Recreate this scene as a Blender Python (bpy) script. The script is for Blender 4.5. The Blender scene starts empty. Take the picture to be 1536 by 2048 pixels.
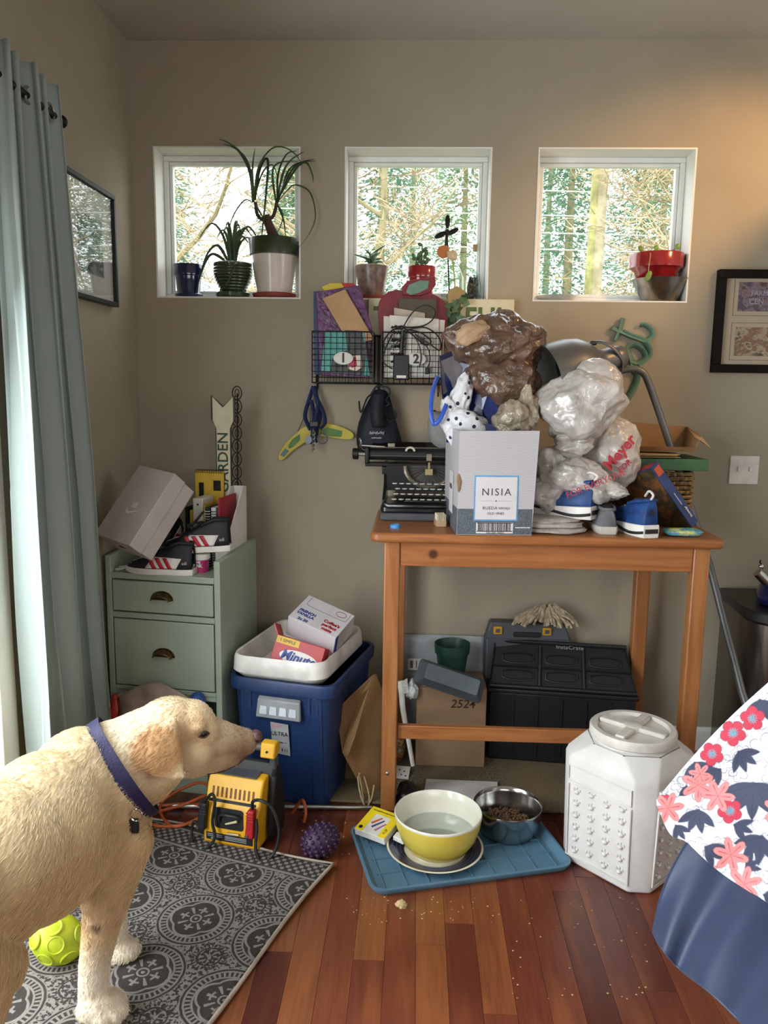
import bpy, bmesh, math, random
import numpy as np
from math import sin, cos, pi, radians, sqrt, atan2
from mathutils import Vector, Matrix, Euler, noise

S = bpy.context.scene
COL = S.collection

# ------------------------------------------------------------------ camera
F_PX, YAW, PITCH, ROLL, CAM_H = 1600.0, radians(2.2), radians(8.9), radians(0.8), 1.5
_f = Vector((-sin(YAW) * cos(PITCH), cos(YAW) * cos(PITCH), -sin(PITCH)))
_r0 = Vector((cos(YAW), sin(YAW), 0)); _u0 = _r0.cross(_f)
_r = cos(ROLL) * _r0 + sin(ROLL) * _u0
_u = -sin(ROLL) * _r0 + cos(ROLL) * _u0
CAM = Vector((0, 0, CAM_H))
cam_data = bpy.data.cameras.new('camera')
cam_data.sensor_fit = 'HORIZONTAL'; cam_data.sensor_width = 36.0
cam_data.lens = 36.0 * F_PX / 1536.0
cam_data.clip_start = 0.05; cam_data.clip_end = 200
cam = bpy.data.objects.new('camera', cam_data)
mw = Matrix.Identity(4)
for i in range(3):
    mw[i][0] = _r[i]; mw[i][1] = _u[i]; mw[i][2] = -_f[i]; mw[i][3] = CAM[i]
cam.matrix_world = mw
COL.objects.link(cam); S.camera = cam


def ray(px, py):
    return _f + _r * ((px - 768) / F_PX) + _u * ((1024 - py) / F_PX)


def aty(px, py, Y):          # a measured point at depth Y
    d = ray(px, py); return CAM + d * (Y / d.y)


def atz(px, py, z):          # a measured point on a level at height z
    d = ray(px, py); return CAM + d * ((z - CAM_H) / d.z)


# ------------------------------------------------------------------ world, lights, exposure
S.view_settings.view_transform = 'Standard'
S.view_settings.look = 'None'
S.view_settings.gamma = 1.0
S.view_settings.use_curve_mapping = False
S.view_settings.exposure = 0.22

world = bpy.data.worlds.new('overcast_sky'); S.world = world
world.use_nodes = True
nt = world.node_tree; nt.nodes.clear()
wo = nt.nodes.new('ShaderNodeOutputWorld'); bg = nt.nodes.new('ShaderNodeBackground')
tc = nt.nodes.new('ShaderNodeTexCoord'); sep = nt.nodes.new('ShaderNodeSeparateXYZ')
rmp = nt.nodes.new('ShaderNodeValToRGB')
rmp.color_ramp.elements[0].position = 0.42; rmp.color_ramp.elements[0].color = (0.30, 0.32, 0.28, 1)
rmp.color_ramp.elements[1].position = 0.56; rmp.color_ramp.elements[1].color = (0.90, 0.96, 1.0, 1)
mr = nt.nodes.new('ShaderNodeMapRange')
mr.inputs[1].default_value = -1; mr.inputs[2].default_value = 1
nt.links.new(tc.outputs['Generated'], sep.inputs[0]); nt.links.new(sep.outputs[2], mr.inputs[0])
nt.links.new(mr.outputs[0], rmp.inputs[0]); nt.links.new(rmp.outputs[0], bg.inputs[0])
bg.inputs[1].default_value = 4.6
nt.links.new(bg.outputs[0], wo.inputs[0])


def area(name, loc, rot, sx, sy, power, color, spread=180):
    l = bpy.data.lights.new(name, 'AREA'); l.shape = 'RECTANGLE'; l.size = sx; l.size_y = sy
    l.energy = power; l.color = color; l.spread = radians(spread)
    o = bpy.data.objects.new(name, l); o.location = loc; o.rotation_euler = rot
    COL.objects.link(o); return o


# daylight entering by the glass door in the left wall
area('door_daylight', (-1.22, 1.02, 1.10), (0, radians(-72), 0), 2.0, 1.9, 66, (0.90, 0.96, 1.0))
# added soft fill from behind the camera, standing for unseen windows
area('rear_fill', (1.3, -2.96, 1.5), (radians(80), 0, 0), 3.0, 1.6, 56, (0.95, 0.97, 1.0))
# added fill light at the far right, brightens the left wall
area('side_fill', (3.37, 0.6, 1.6), (0, radians(84), 0), 1.4, 1.6, 30, (0.97, 0.97, 1.0))
# warm ceiling lamp of the kitchen side, to the right of the table
_l = bpy.data.lights.new('ceiling_lamp_bulb', 'SPOT'); _l.energy = 80; _l.color = (1.0, 0.55, 0.22); _l.shadow_soft_size = 0.05
_l.spot_size = radians(62); _l.spot_blend = 0.7
_lo = bpy.data.objects.new('ceiling_lamp_bulb', _l); _lo.location = (1.95, 2.2, 2.70); _lo.rotation_euler = Vector((-.80, 1.05, -.75)).to_track_quat('-Z', 'Y').to_euler(); COL.objects.link(_lo)


# ------------------------------------------------------------------ helpers
def srgb(h):
    if not isinstance(h, str): return tuple(h)[:3]
    h = h.lstrip('#'); c = [int(h[i:i + 2], 16) / 255 for i in (0, 2, 4)]
    return tuple(x / 12.92 if x <= 0.04045 else ((x + 0.055) / 1.055) ** 2.4 for x in c)


def nd(nt, t, **kw):
    n = nt.nodes.new('ShaderNode' + t)
    for k, v in kw.items(): setattr(n, k, v)
    return n


class NT:
    """small expression helper over shader nodes"""
    def __init__(s, m): s.t = m.node_tree
    def v(s, x, sock):
        if isinstance(x, (int, float)): sock.default_value = x
        else: s.t.links.new(x, sock)
    def m(s, op, a, b=0.0, c=None):
        n = nd(s.t, 'Math', operation=op); s.v(a, n.inputs[0]); s.v(b, n.inputs[1])
        if c is not None: s.v(c, n.inputs[2])
        return n.outputs[0]
    def mix(s, f, a, b):
        n = nd(s.t, 'Mix', data_type='RGBA'); s.v(f, n.inputs[0])
        for x, k in ((a, 6), (b, 7)):
            if isinstance(x, (tuple, str)): n.inputs[k].default_value = (*srgb(x), 1)
            else: s.t.links.new(x, n.inputs[k])
        return n.outputs[2]
    def smooth(s, x, e0, e1):
        n = nd(s.t, 'MapRange', interpolation_type='SMOOTHSTEP'); s.v(x, n.inputs[0])
        n.inputs[1].default_value = e0; n.inputs[2].default_value = e1
        return n.outputs[0]
    def coord(s, kind='Object'):
        return nd(s.t, 'TexCoord').outputs[kind]
    def scale(s, vec, sc, loc=(0, 0, 0)):
        n = nd(s.t, 'Mapping'); s.t.links.new(vec, n.inputs[0]); n.inputs[3].default_value = sc; n.inputs[1].default_value = loc
        return n.outputs[0]
    def noise(s, vec, sc, detail=3, rough=0.5, out=0, dist=0.0):
        n = nd(s.t, 'TexNoise'); s.t.links.new(vec, n.inputs['Vector']); n.inputs['Scale'].default_value = sc
        n.inputs['Detail'].default_value = detail; n.inputs['Roughness'].default_value = rough; n.inputs['Distortion'].default_value = dist
        return n.outputs[out]
    def voro(s, vec, sc, feature='F1', out='Distance'):
        n = nd(s.t, 'TexVoronoi', feature=feature); s.t.links.new(vec, n.inputs['Vector']); n.inputs['Scale'].default_value = sc
        return n.outputs[out]
    def bump(s, h, st, dist=0.01):
        n = nd(s.t, 'Bump'); n.inputs['Strength'].default_value = st; n.inputs['Distance'].default_value = dist
        s.t.links.new(h, n.inputs['Height']); return n.outputs[0]
    def xyz(s, vec):
        n = nd(s.t, 'SeparateXYZ'); s.t.links.new(vec, n.inputs[0]); return n.outputs


def raw_mat(name):
    m = bpy.data.materials.new(name); m.use_nodes = True
    return m, m.node_tree.nodes['Principled BSDF'], NT(m)


_mats = {}


def mat(name, col='#808080', rough=0.5, metal=0.0, spec=0.5, var=0.08, vs=12.0, bump=0.0, bs=60.0, coat=0.0, sheen=0.0,
        stretch=(1, 1, 1), trans=0.0, sss=0.0, alpha=1.0, col2=None, crease=0.0, cs=18.0):
    if name in _mats: return _mats[name]
    m, p, t = raw_mat(name); c = srgb(col)
    vec = t.scale(t.coord(), stretch)
    n = t.noise(vec, vs, 4, 0.6)
    c2 = srgb(col2) if col2 else tuple(x * (1 - 2.2 * var) for x in c)
    c1 = c if col2 else tuple(min(1, x * (1 + var)) for x in c)
    m.node_tree.links.new(t.mix(t.smooth(n, 0.3, 0.7), c2, c1), p.inputs['Base Color'])
    p.inputs['Roughness'].default_value = rough; p.inputs['Metallic'].default_value = metal
    p.inputs['Specular IOR Level'].default_value = spec; p.inputs['Coat Weight'].default_value = coat
    p.inputs['Sheen Weight'].default_value = sheen
    p.inputs['Transmission Weight'].default_value = trans; p.inputs['Alpha'].default_value = alpha
    if sss: p.inputs['Subsurface Weight'].default_value = sss; p.inputs['Subsurface Radius'].default_value = (0.02, 0.015, 0.01)
    h = None
    if bump: h = t.bump(t.noise(vec, bs, 3, 0.6), bump, 0.004)
    if crease:
        a = t.voro(vec, cs, 'DISTANCE_TO_EDGE'); b = t.noise(vec, cs * 0.9, 3, 0.55, dist=1.2)
        h = t.bump(t.m('ADD', t.m('MULTIPLY', a, 0.8), b), crease, 0.02)
    if h is not None: m.node_tree.links.new(h, p.inputs['Normal'])
    _mats[name] = m
    return m


class MB:
    def __init__(s): s.v = []; s.f = []
    def add(s, vs, fs, T=None):
        o = len(s.v)
        s.v += [tuple(T @ Vector(v)) if T else tuple(v) for v in vs]
        s.f += [tuple(i + o for i in f) for f in fs]
        return s
    def bx(s, x0, x1, y0, y1, z0, z1, T=None):
        vs = [(x, y, z) for z in (z0, z1) for y in (y0, y1) for x in (x0, x1)]
        return s.add(vs, [(0, 2, 3, 1), (4, 5, 7, 6), (0, 1, 5, 4), (2, 6, 7, 3), (0, 4, 6, 2), (1, 3, 7, 5)], T)
    def box(s, c, d, T=None):
        return s.bx(c[0] - d[0] / 2, c[0] + d[0] / 2, c[1] - d[1] / 2, c[1] + d[1] / 2, c[2] - d[2] / 2, c[2] + d[2] / 2, T)
    def hexa(s, b, t):       # eight corners: bottom ring and top ring (counter-clockwise)
        return s.add(list(b) + list(t), [(3, 2, 1, 0), (4, 5, 6, 7)] + [(i, (i + 1) % 4, (i + 1) % 4 + 4, i + 4) for i in range(4)])
    def loft(s, rings, closed=True, cap=True, loop=False):
        n = len(rings[0]); o = len(s.v)
        for r in rings: s.v += [tuple(p) for p in r]
        m = len(rings)
        for i in range(m if loop else m - 1):
            for j in range(n if closed else n - 1):
                a = o + i * n + j; b = o + i * n + (j + 1) % n; i2 = (i + 1) % m
                s.f.append((a, b, o + i2 * n + (j + 1) % n, o + i2 * n + j))
        if cap and closed and not loop:
            s.f.append(tuple(o + j for j in reversed(range(n)))); s.f.append(tuple(o + (m - 1) * n + j for j in range(n)))
        return s
    def cyl(s, p, q, r0, r1=None, n=12, T=None):
        p = Vector(p); q = Vector(q); r1 = r0 if r1 is None else r1
        d = (q - p).normalized(); a = d.orthogonal().normalized(); b = d.cross(a)
        rg = [[c + (a * cos(2 * pi * k / n) + b * sin(2 * pi * k / n)) * r for k in range(n)] for c, r in ((p, r0), (q, r1))]
        if T: rg = [[T @ x for x in r] for r in rg]
        return s.loft(rg)
    def tube(s, path, r, n=8, loop=False, flat=None, cap=True):
        P = [Vector(p) for p in path]; m = len(P); rr = r if isinstance(r, (list, tuple)) else [r] * m
        rings = []; a = None
        for i in range(m):
            d = (P[(i + 1) % m] - P[i - 1]) if loop else (P[min(i + 1, m - 1)] - P[max(i - 1, 0)])
            if d.length < 1e-9: d = Vector((0, 0, 1))
            d.normalize()
            a = d.orthogonal().normalized() if a is None else (a - d * a.dot(d))
            a = a.normalized() if a.length > 1e-6 else d.orthogonal().normalized()
            b = d.cross(a); e = flat or 1.0
            rings.append([P[i] + (a * cos(2 * pi * k / n) + b * sin(2 * pi * k / n) * e) * rr[i] for k in range(n)])
        return s.loft(rings, loop=loop, cap=cap)
    def lathe(s, prof, n=28, c=(0, 0), T=None, loop=False):
        rings = [[Vector((c[0] + r * cos(2 * pi * k / n), c[1] + r * sin(2 * pi * k / n), z)) for k in range(n)] for r, z in prof]
        if T: rings = [[T @ p for p in r] for r in rings]
        return s.loft(rings, cap=True, loop=loop)
    def prism(s, poly, d0, d1, ax='y', T=None):
        def P(a, b, d): return {'y': (a, d, b), 'x': (d, a, b), 'z': (a, b, d)}[ax]
        r0 = [Vector(P(a, b, d0)) for a, b in poly]; r1 = [Vector(P(a, b, d1)) for a, b in poly]
        if T: r0 = [T @ p for p in r0]; r1 = [T @ p for p in r1]
        return s.loft([r0, r1])
    def ell(s, c, r, nu=16, nv=10, T=None):
        c = Vector(c); vs = [(0, 0, -1)]; fs = []
        for j in range(1, nv):
            t = -pi / 2 + pi * j / nv
            for k in range(nu): vs.append((cos(t) * cos(2 * pi * k / nu), cos(t) * sin(2 * pi * k / nu), sin(t)))
        vs.append((0, 0, 1)); L = len(vs) - 1
        for k in range(nu):
            fs.append((0, 1 + (k + 1) % nu, 1 + k)); fs.append((L, L - nu + k, L - nu + (k + 1) % nu))
        for j in range(nv - 2):
            for k in range(nu):
                a = 1 + j * nu + k; b = 1 + j * nu + (k + 1) % nu; fs.append((a, b, b + nu, a + nu))
        out = []
        for v in vs:
            p = Vector((v[0] * r[0], v[1] * r[1], v[2] * r[2]))
            out.append(c + (T @ p if T else p))
        return s.add(out, fs)
    def grid(s, nu, nv, fn):
        o = len(s.v)
        for j in range(nv + 1):
            for i in range(nu + 1): s.v.append(tuple(fn(i / nu, j / nv)))
        for j in range(nv):
            for i in range(nu):
                a = o + j * (nu + 1) + i; s.f.append((a, a + 1, a + nu + 2, a + nu + 1))
        return s


def obj(name, mb, m=None, parent=None, smooth=None, bevel=0.0, sub=0, solid=0.0, loc=None, rot=None, seg=2):
    me = bpy.data.meshes.new(name); me.from_pydata([tuple(v) for v in mb.v], [], mb.f); me.validate(); me.update()
    bm = bmesh.new(); bm.from_mesh(me); bmesh.ops.recalc_face_normals(bm, faces=bm.faces); bm.to_mesh(me); bm.free()
    o = bpy.data.objects.new(name, me); COL.objects.link(o)
    if m: me.materials.append(m)
    if parent: o.parent = parent
    if loc: o.location = loc
    if rot: o.rotation_euler = rot
    if smooth:
        for p in me.polygons: p.use_smooth = True
        me.set_sharp_from_angle(angle=radians(smooth if smooth is not True else 45))
    if solid:
        d = o.modifiers.new('solid', 'SOLIDIFY'); d.thickness = solid; d.offset = 0
    if bevel:
        b = o.modifiers.new('bevel', 'BEVEL'); b.width = bevel; b.segments = seg; b.limit_method = 'ANGLE'; b.angle_limit = radians(35)
        b.harden_normals = False
        for p in me.polygons: p.use_smooth = True
        me.set_sharp_from_angle(angle=radians(45))
    if sub:
        d = o.modifiers.new('sub', 'SUBSURF'); d.levels = sub; d.render_levels = sub
    return o


def tag(o, label, cat, group=None, kind=None):
    if label: o['label'] = label
    if cat: o['category'] = cat
    if group: o['group'] = group
    if kind: o['kind'] = kind
    return o


def thing(name, label, cat, loc=(0, 0, 0), rz=0.0, rot=None, group=None):
    o = bpy.data.objects.new(name, None); COL.objects.link(o); o.empty_display_size = 0.05
    o.location = loc; o.rotation_euler = rot if rot else (0, 0, rz)
    return tag(o, label, cat, group)


def struct(name, mb, m, **kw):
    o = obj(name, mb, m, **kw); o['kind'] = 'structure'; return o


def copy_tree(o, parent=None):
    c = o.copy(); COL.objects.link(c)
    if parent: c.parent = parent
    for ch in [x for x in bpy.data.objects if x.parent is o]: copy_tree(ch, c)
    return c


def text(name, s, m, parent, size, loc, rot=(radians(90), 0, 0), depth=0.0004, align='CENTER', sx=1.0, shear=0.0, space=1.0, bold=0.0):
    cu = bpy.data.curves.new(name, 'FONT'); cu.body = s; cu.size = size; cu.extrude = depth; cu.align_x = align; cu.align_y = 'CENTER'
    cu.shear = shear; cu.space_character = space; cu.offset = bold; cu.resolution_u = 3
    t = bpy.data.objects.new('t', cu); me = bpy.data.meshes.new_from_object(t)
    bpy.data.objects.remove(t); me.name = name; me.materials.clear(); me.materials.append(m)
    o = bpy.data.objects.new(name, me); COL.objects.link(o); o.location = loc; o.rotation_euler = rot; o.scale = (sx, 1, 1)
    if parent: o.parent = parent
    return o


def rrect(w, h, r, n=4, cx=0, cy=0):
    pts = []
    for (sx, sy, a0) in ((1, 1, 0), (-1, 1, 90), (-1, -1, 180), (1, -1, 270)):
        for k in range(n + 1):
            a = radians(a0 + 90 * k / n)
            pts.append((cx + sx * (w / 2 - r) + r * cos(a), cy + sy * (h / 2 - r) + r * sin(a)))
    return pts


def spline(pts, n=8, loop=False):
    P = [Vector(p) for p in pts]; out = []; m = len(P)
    for i in range(m if loop else m - 1):
        g = (lambda k: P[k % m]) if loop else (lambda k: P[min(max(k, 0), m - 1)])
        p0, p1, p2, p3 = g(i - 1), g(i), g(i + 1), g(i + 2)
        for k in range(n):
            t = k / n
            out.append(0.5 * ((2 * p1) + (p2 - p0) * t + (2 * p0 - 5 * p1 + 4 * p2 - p3) * t * t + (3 * p1 - p0 - 3 * p2 + p3) * t ** 3))
    if not loop: out.append(P[-1])
    return out


def RZ(a): return Matrix.Rotation(a, 4, 'Z')
def RX(a): return Matrix.Rotation(a, 4, 'X')
def RY(a): return Matrix.Rotation(a, 4, 'Y')
def TR(*a): return Matrix.Translation(Vector(a))


def crumple(c, r, amp=0.12, freq=3.0, seed=0, nu=64, nv=44, T=None, sq=1.0):
    """a crumpled, creased closed lump"""
    mb = MB(); mb.ell((0, 0, 0), (1, 1, 1), nu, nv); out = []
    off = Vector((seed * 3.7, seed * 1.3, seed * 5.1)); mean = (r[0] + r[1] + r[2]) / 3
    for v in mb.v:
        d = Vector(v).normalized()
        if sq != 1.0:
            k = (abs(d.x) ** sq + abs(d.y) ** sq + abs(d.z) ** sq) ** (-1 / sq); d = d * k
        p = d * freq + off
        vd = noise.voronoi(p * .75)[0]; vd2 = noise.voronoi(p * 1.7 + off)[0]
        k = 1 + amp * (1.0 * noise.noise(p * 0.5) + 1.0 * (vd[0] - .35) + 0.45 * (vd2[0] - .35) + 0.10 * noise.noise(p * 3.1))
        q = Vector((d.x * r[0] * k, d.y * r[1] * k, d.z * r[2] * k))
        if T: q = T @ q
        out.append(tuple(Vector(c) + q))
    mb.v = out
    return mb


def scribble(name, m, parent, w, h, loc, rot=(radians(90), 0, 0), seed=1, r=.0008, slant=.25):
    """print too small to read: a wavering pen line, lying in the local XY plane"""
    rs = random.Random(seed); n = max(8, int(w / h * 5)); P = []
    for k in range(n + 1):
        y = (h / 2) * (1 if k % 2 else -1) * rs.uniform(.35, 1.0)
        P.append(Vector((-w / 2 + w * k / n + y * slant + rs.uniform(-.1, .1) * h, y, 0)))
    return obj(name, MB().tube(spline(P, 4), r, 5), m, parent, loc=loc, rot=rot)
# ================================================================== the room
D = 3.25            # back wall
XL, XR, YB, ZC = -1.13, 3.4, -3.0, 2.79

def wood_floor_mat():
    m, p, t = raw_mat('cherry_floor')
    g = nd(m.node_tree, 'NewGeometry').outputs['Position']
    rnd = nd(m.node_tree, 'ObjectInfo').outputs['Random']
    off = nd(m.node_tree, 'VectorMath', operation='ADD'); m.node_tree.links.new(g, off.inputs[0])
    cx = nd(m.node_tree, 'CombineXYZ'); m.node_tree.links.new(t.m('MULTIPLY', rnd, 37.0), cx.inputs[0]); m.node_tree.links.new(t.m('MULTIPLY', rnd, 91.0), cx.inputs[1])
    m.node_tree.links.new(cx.outputs[0], off.inputs[1])
    v = off.outputs[0]
    grain = t.noise(t.scale(v, (60, 3.0, 1)), 2.0, 6, 0.65, dist=0.6)
    broad = t.noise(t.scale(v, (9, 1.2, 1)), 1.6, 3, 0.5)
    rp = nd(m.node_tree, 'ValToRGB'); e = rp.color_ramp.elements
    e[0].position = 0; e[0].color = (*srgb('#4e1f15'), 1); e[1].position = 1; e[1].color = (*srgb('#a8703f'), 1)
    for q, c in ((0.25, '#5f2a1c'), (0.5, '#6e3524'), (0.75, '#7d4228'), (0.9, '#8b522e')):
        x = rp.color_ramp.elements.new(q); x.color = (*srgb(c), 1)
    m.node_tree.links.new(rnd, rp.inputs[0])
    c = t.mix(t.m('MULTIPLY', t.smooth(grain, 0.35, 0.75), 0.40), rp.outputs[0], '#30100a')
    c = t.mix(t.m('MULTIPLY', t.smooth(broad, 0.45, 0.8), 0.35), c, '#b06a3a')
    m.node_tree.links.new(c, p.inputs['Base Color'])
    p.inputs['Roughness'].default_value = 0.34; p.inputs['Coat Weight'].default_value = 0.15; p.inputs['Coat Roughness'].default_value = 0.2
    m.node_tree.links.new(t.bump(grain, 0.06, 0.002), p.inputs['Normal'])
    return m

M_FLOOR = wood_floor_mat()
fl = struct('floor', MB().bx(XL - .2, XR, YB, D + .2, -0.10, -0.021), mat('subfloor', '#2a1009', 0.7))
unit = MB().bx(-.5, .5, -.5, .5, -1, 0)
random.seed(4)
plank_me = None
W = 0.0826
nx = int((1.75 - XL) / W) + 1
for i in range(nx):
    x = XL + (i + .5) * W; y = D - random.uniform(0, .3)
    first = True; y = D
    while y > 0.75:
        L = random.uniform(.38, 1.15) * (random.uniform(.3, 1) if first else 1); first = False
        y0 = max(y - L, 0.7)
        if plank_me is None:
            o = obj('plank', unit, M_FLOOR, fl); plank_me = o.data
        else:
            o = bpy.data.objects.new('plank', plank_me); COL.objects.link(o); o.parent = fl
        o.location = (x, (y + y0) / 2, random.uniform(-.0006, 0)); o.scale = (W - .0009, (y - y0) - .0009, .02)
        y = y0
o = obj('floor_boards', MB().bx(XL, XR, YB, 0.699, -.021, 0), M_FLOOR, fl)
o = obj('floor_boards', MB().bx(XL + nx * W + .001, XR, .70, D, -.021, 0), M_FLOOR, fl)

def paint(name, c, rough=.75, bump=.12, var=.03):
    return mat(name, c, rough, 0, .3, var, 2.5, bump, 240)
M_WALL = paint('taupe_wall_paint', '#a29884')
M_CEIL = paint('ceiling_paint', '#b5b0a4')
M_WHITE = paint('white_trim_paint', '#e6e4dc', .45, .03, .02)
WX = [(-1.04, -0.47), (-0.292, 0.268), (0.449, 1.041)]
WZ0, WZ1 = 1.842, 2.407
wb = MB()
xs = [XL - .15] + [q for w in WX for q in w] + [XR]
for i in range(0, len(xs), 2): wb.bx(xs[i], xs[i + 1], D, D + .14, 0, ZC)
for a, b in WX: wb.bx(a, b, D, D + .14, 0, WZ0); wb.bx(a, b, D, D + .14, WZ1, ZC)
struct('wall_back', wb, M_WALL)
DY0, DY1, DZ = 0.0, 2.05, 2.12
struct('wall_left', MB().bx(XL - .14, XL, DY1, D, 0, ZC).bx(XL - .14, XL, YB, DY0, 0, ZC).bx(XL - .14, XL, DY0, DY1, DZ, ZC), M_WALL)
struct('wall_right', MB().bx(XR, XR + .14, YB, D + .14, 0, ZC), M_WALL)
struct('wall_rear', MB().bx(XL - .14, XR + .14, YB - .14, YB, 0, ZC), M_WALL)
struct('ceiling', MB().bx(XL - .14, XR + .14, YB - .14, D + .14, ZC, ZC + .1), M_CEIL)
struct('baseboard_back', MB().prism([(D, 0), (D - .014, 0), (D - .014, .085), (D - .006, .10), (D, .10)], XL, 2.4, 'x'), M_WHITE)
struct('baseboard_left', MB().prism([(XL, 0), (XL + .014, 0), (XL + .014, .085), (XL + .006, .10), (XL, .10)], DY1 + .08, D - .014, 'y'), M_WHITE)

def glass_mat(name='window_glass', tint=(1, 1, 1), refl=0.06, rough=0.0, gain=.85):
    m = bpy.data.materials.new(name); m.use_nodes = True; t = m.node_tree; t.nodes.clear()
    o = nd(t, 'OutputMaterial'); a = nd(t, 'BsdfTransparent'); a.inputs[0].default_value = (*tint, 1)
    g = nd(t, 'BsdfGlossy'); g.inputs['Roughness'].default_value = rough
    fr = nd(t, 'LayerWeight'); fr.inputs[0].default_value = .5; mx = nd(t, 'MixShader')
    pw = nd(t, 'Math', operation='POWER'); pw.inputs[1].default_value = 4.0; t.links.new(fr.outputs['Facing'], pw.inputs[0])
    mu = nd(t, 'Math', operation='MULTIPLY_ADD'); mu.inputs[1].default_value = gain; mu.inputs[2].default_value = refl
    t.links.new(pw.outputs[0], mu.inputs[0]); t.links.new(mu.outputs[0], mx.inputs[0])
    t.links.new(a.outputs[0], mx.inputs[1]); t.links.new(g.outputs[0], mx.inputs[2]); t.links.new(mx.outputs[0], o.inputs[0])
    return m
M_GLASS = glass_mat(refl=.04)
M_VINYL = mat('white_vinyl', '#e9ebe6', .35, var=.02)

def frame_mb(x0, x1, z0, z1, w, y0, y1):
    return MB().bx(x0, x1, y0, y1, z1 - w, z1).bx(x0, x1, y0, y1, z0, z0 + w).bx(x0, x0 + w, y0, y1, z0 + w, z1 - w).bx(x1 - w, x1, y0, y1, z0 + w, z1 - w)

for i, (a, b) in enumerate(WX):
    w = bpy.data.objects.new('window_%d' % (i + 1), None); COL.objects.link(w); w['kind'] = 'structure'
    w.location = ((a + b) / 2, D, WZ0); hw = (b - a) / 2; hh = WZ1 - WZ0
    e = .003
    obj('reveal', frame_mb(-hw - e, hw + e, -e, hh + e, .006, -.002, .14), M_WHITE, w)
    obj('outer_frame', frame_mb(-hw + .003, hw - .003, .003, hh - .003, .020, .105, .15), M_VINYL, w, bevel=.003)
    obj('sash_frame', frame_mb(-hw + .0235, hw - .0235, .0235, hh - .0235, .014, .115, .145), M_VINYL, w, bevel=.003)
    obj('pane', MB().bx(-hw + .036, hw - .036, .128, .134, .036, hh - .036), M_GLASS, w)

# glass door in the left wall (only its white casing shows at the photograph's edge)
dr = bpy.data.objects.new('door_1', None); COL.objects.link(dr); dr['kind'] = 'structure'; dr.location = (XL, (DY0 + DY1) / 2, 0)
hy = (DY1 - DY0) / 2
obj('casing', MB().bx(-.14, .012, hy - .015, hy + .07, 0, DZ + .07).bx(-.14, .012, -hy - .07, -hy + .015, 0, DZ + .07).bx(-.14, .012, -hy, hy, DZ - .015, DZ + .07), M_WHITE, dr, bevel=.003)
df = MB()
for y0, y1 in ((-hy + .015, -.02), (.02, hy - .015)):
    df.bx(-.09, -.05, y0, y0 + .06, .02, DZ - .015).bx(-.09, -.05, y1 - .06, y1, .02, DZ - .015).bx(-.09, -.05, y0 + .06, y1 - .06, .02, .12).bx(-.09, -.05, y0 + .06, y1 - .06, DZ - .09, DZ - .015)
obj('door_frame', df, M_VINYL, dr)
for y0, y1 in ((-hy + .075, -.08), (.08, hy - .075)):
    obj('pane', MB().bx(-.075, -.069, y0, y1, .12, DZ - .09), M_GLASS, dr)

# casings added round the rear and side fill lights on unseen walls
for nm, loc, rz, ww, hh_ in (('window_4', (1.3, YB, 1.5), pi, 3.1, 1.7), ('window_5', (XR, .6, 1.6), radians(-90), 1.7, 1.5)):
    w = bpy.data.objects.new(nm, None); COL.objects.link(w); w['kind'] = 'structure'; w.location = loc; w.rotation_euler = (0, 0, rz)
    obj('casing', frame_mb(-ww / 2 - .08, ww / 2 + .08, -hh_ / 2 - .08, hh_ / 2 + .08, .08, -.02, -.0005), M_WHITE, w, bevel=.003)

# tall pantry cabinet beside the picture on the right; its edge throws the slanting shadow on the wall
pc = thing('pantry_cabinet', 'tall white pantry cabinet against the back wall right of the framed photos', 'cabinet', (1.98, 2.97, 0))
obj('body', MB().bx(-.28, .42, -.494, .27, 0, 2.48), M_WHITE, pc, bevel=.003)
for z0, z1 in ((.1, 1.2), (1.22, 2.46)):
    d = obj('door', MB().bx(-.265, .405, -.514, -.495, z0, z1), M_WHITE, pc, bevel=.004)
    obj('handle', MB().tube([(-.20, -.513, z0 + .5), (-.20, -.545, z0 + .5), (-.20, -.545, z0 + .64), (-.20, -.513, z0 + .64)], .006, 8), mat('brushed_steel', '#b9b6b0', .3, 1), d, smooth=True)
cl = thing('ceiling_lamp', 'small round flush ceiling lamp over the kitchen side', 'lamp', (1.95, 2.2, ZC))
obj('lamp_base', MB().lathe([(.10, -.015), (.10, 0)], 28), M_WHITE, cl, smooth=True)
obj('lamp_ring', MB().lathe([(.10, -.04), (.10, -.015), (.085, -.015), (.085, -.04)], 28), M_WHITE, cl, smooth=True)

# double light switch
ls = thing('light_switch', 'white double toggle switch plate on the taupe wall', 'light switch', (1.315, D, 1.19))
obj('plate', MB().bx(-.058, .058, -.007, -.0005, -.057, .057), mat('ivory_plastic', '#ded9d0', .4), ls, bevel=.003)
for x in (-.023, .023):
    obj('toggle', MB().bx(x - .006, x + .006, -.017, -.0075, -.006, .014), mat('ivory_plastic'), ls, bevel=.002)
    for z in (-.03, .03): obj('screw', MB().cyl((x, -.0085, z), (x, -.007, z), .003, n=8), mat('ivory_plastic'), ls)

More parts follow.
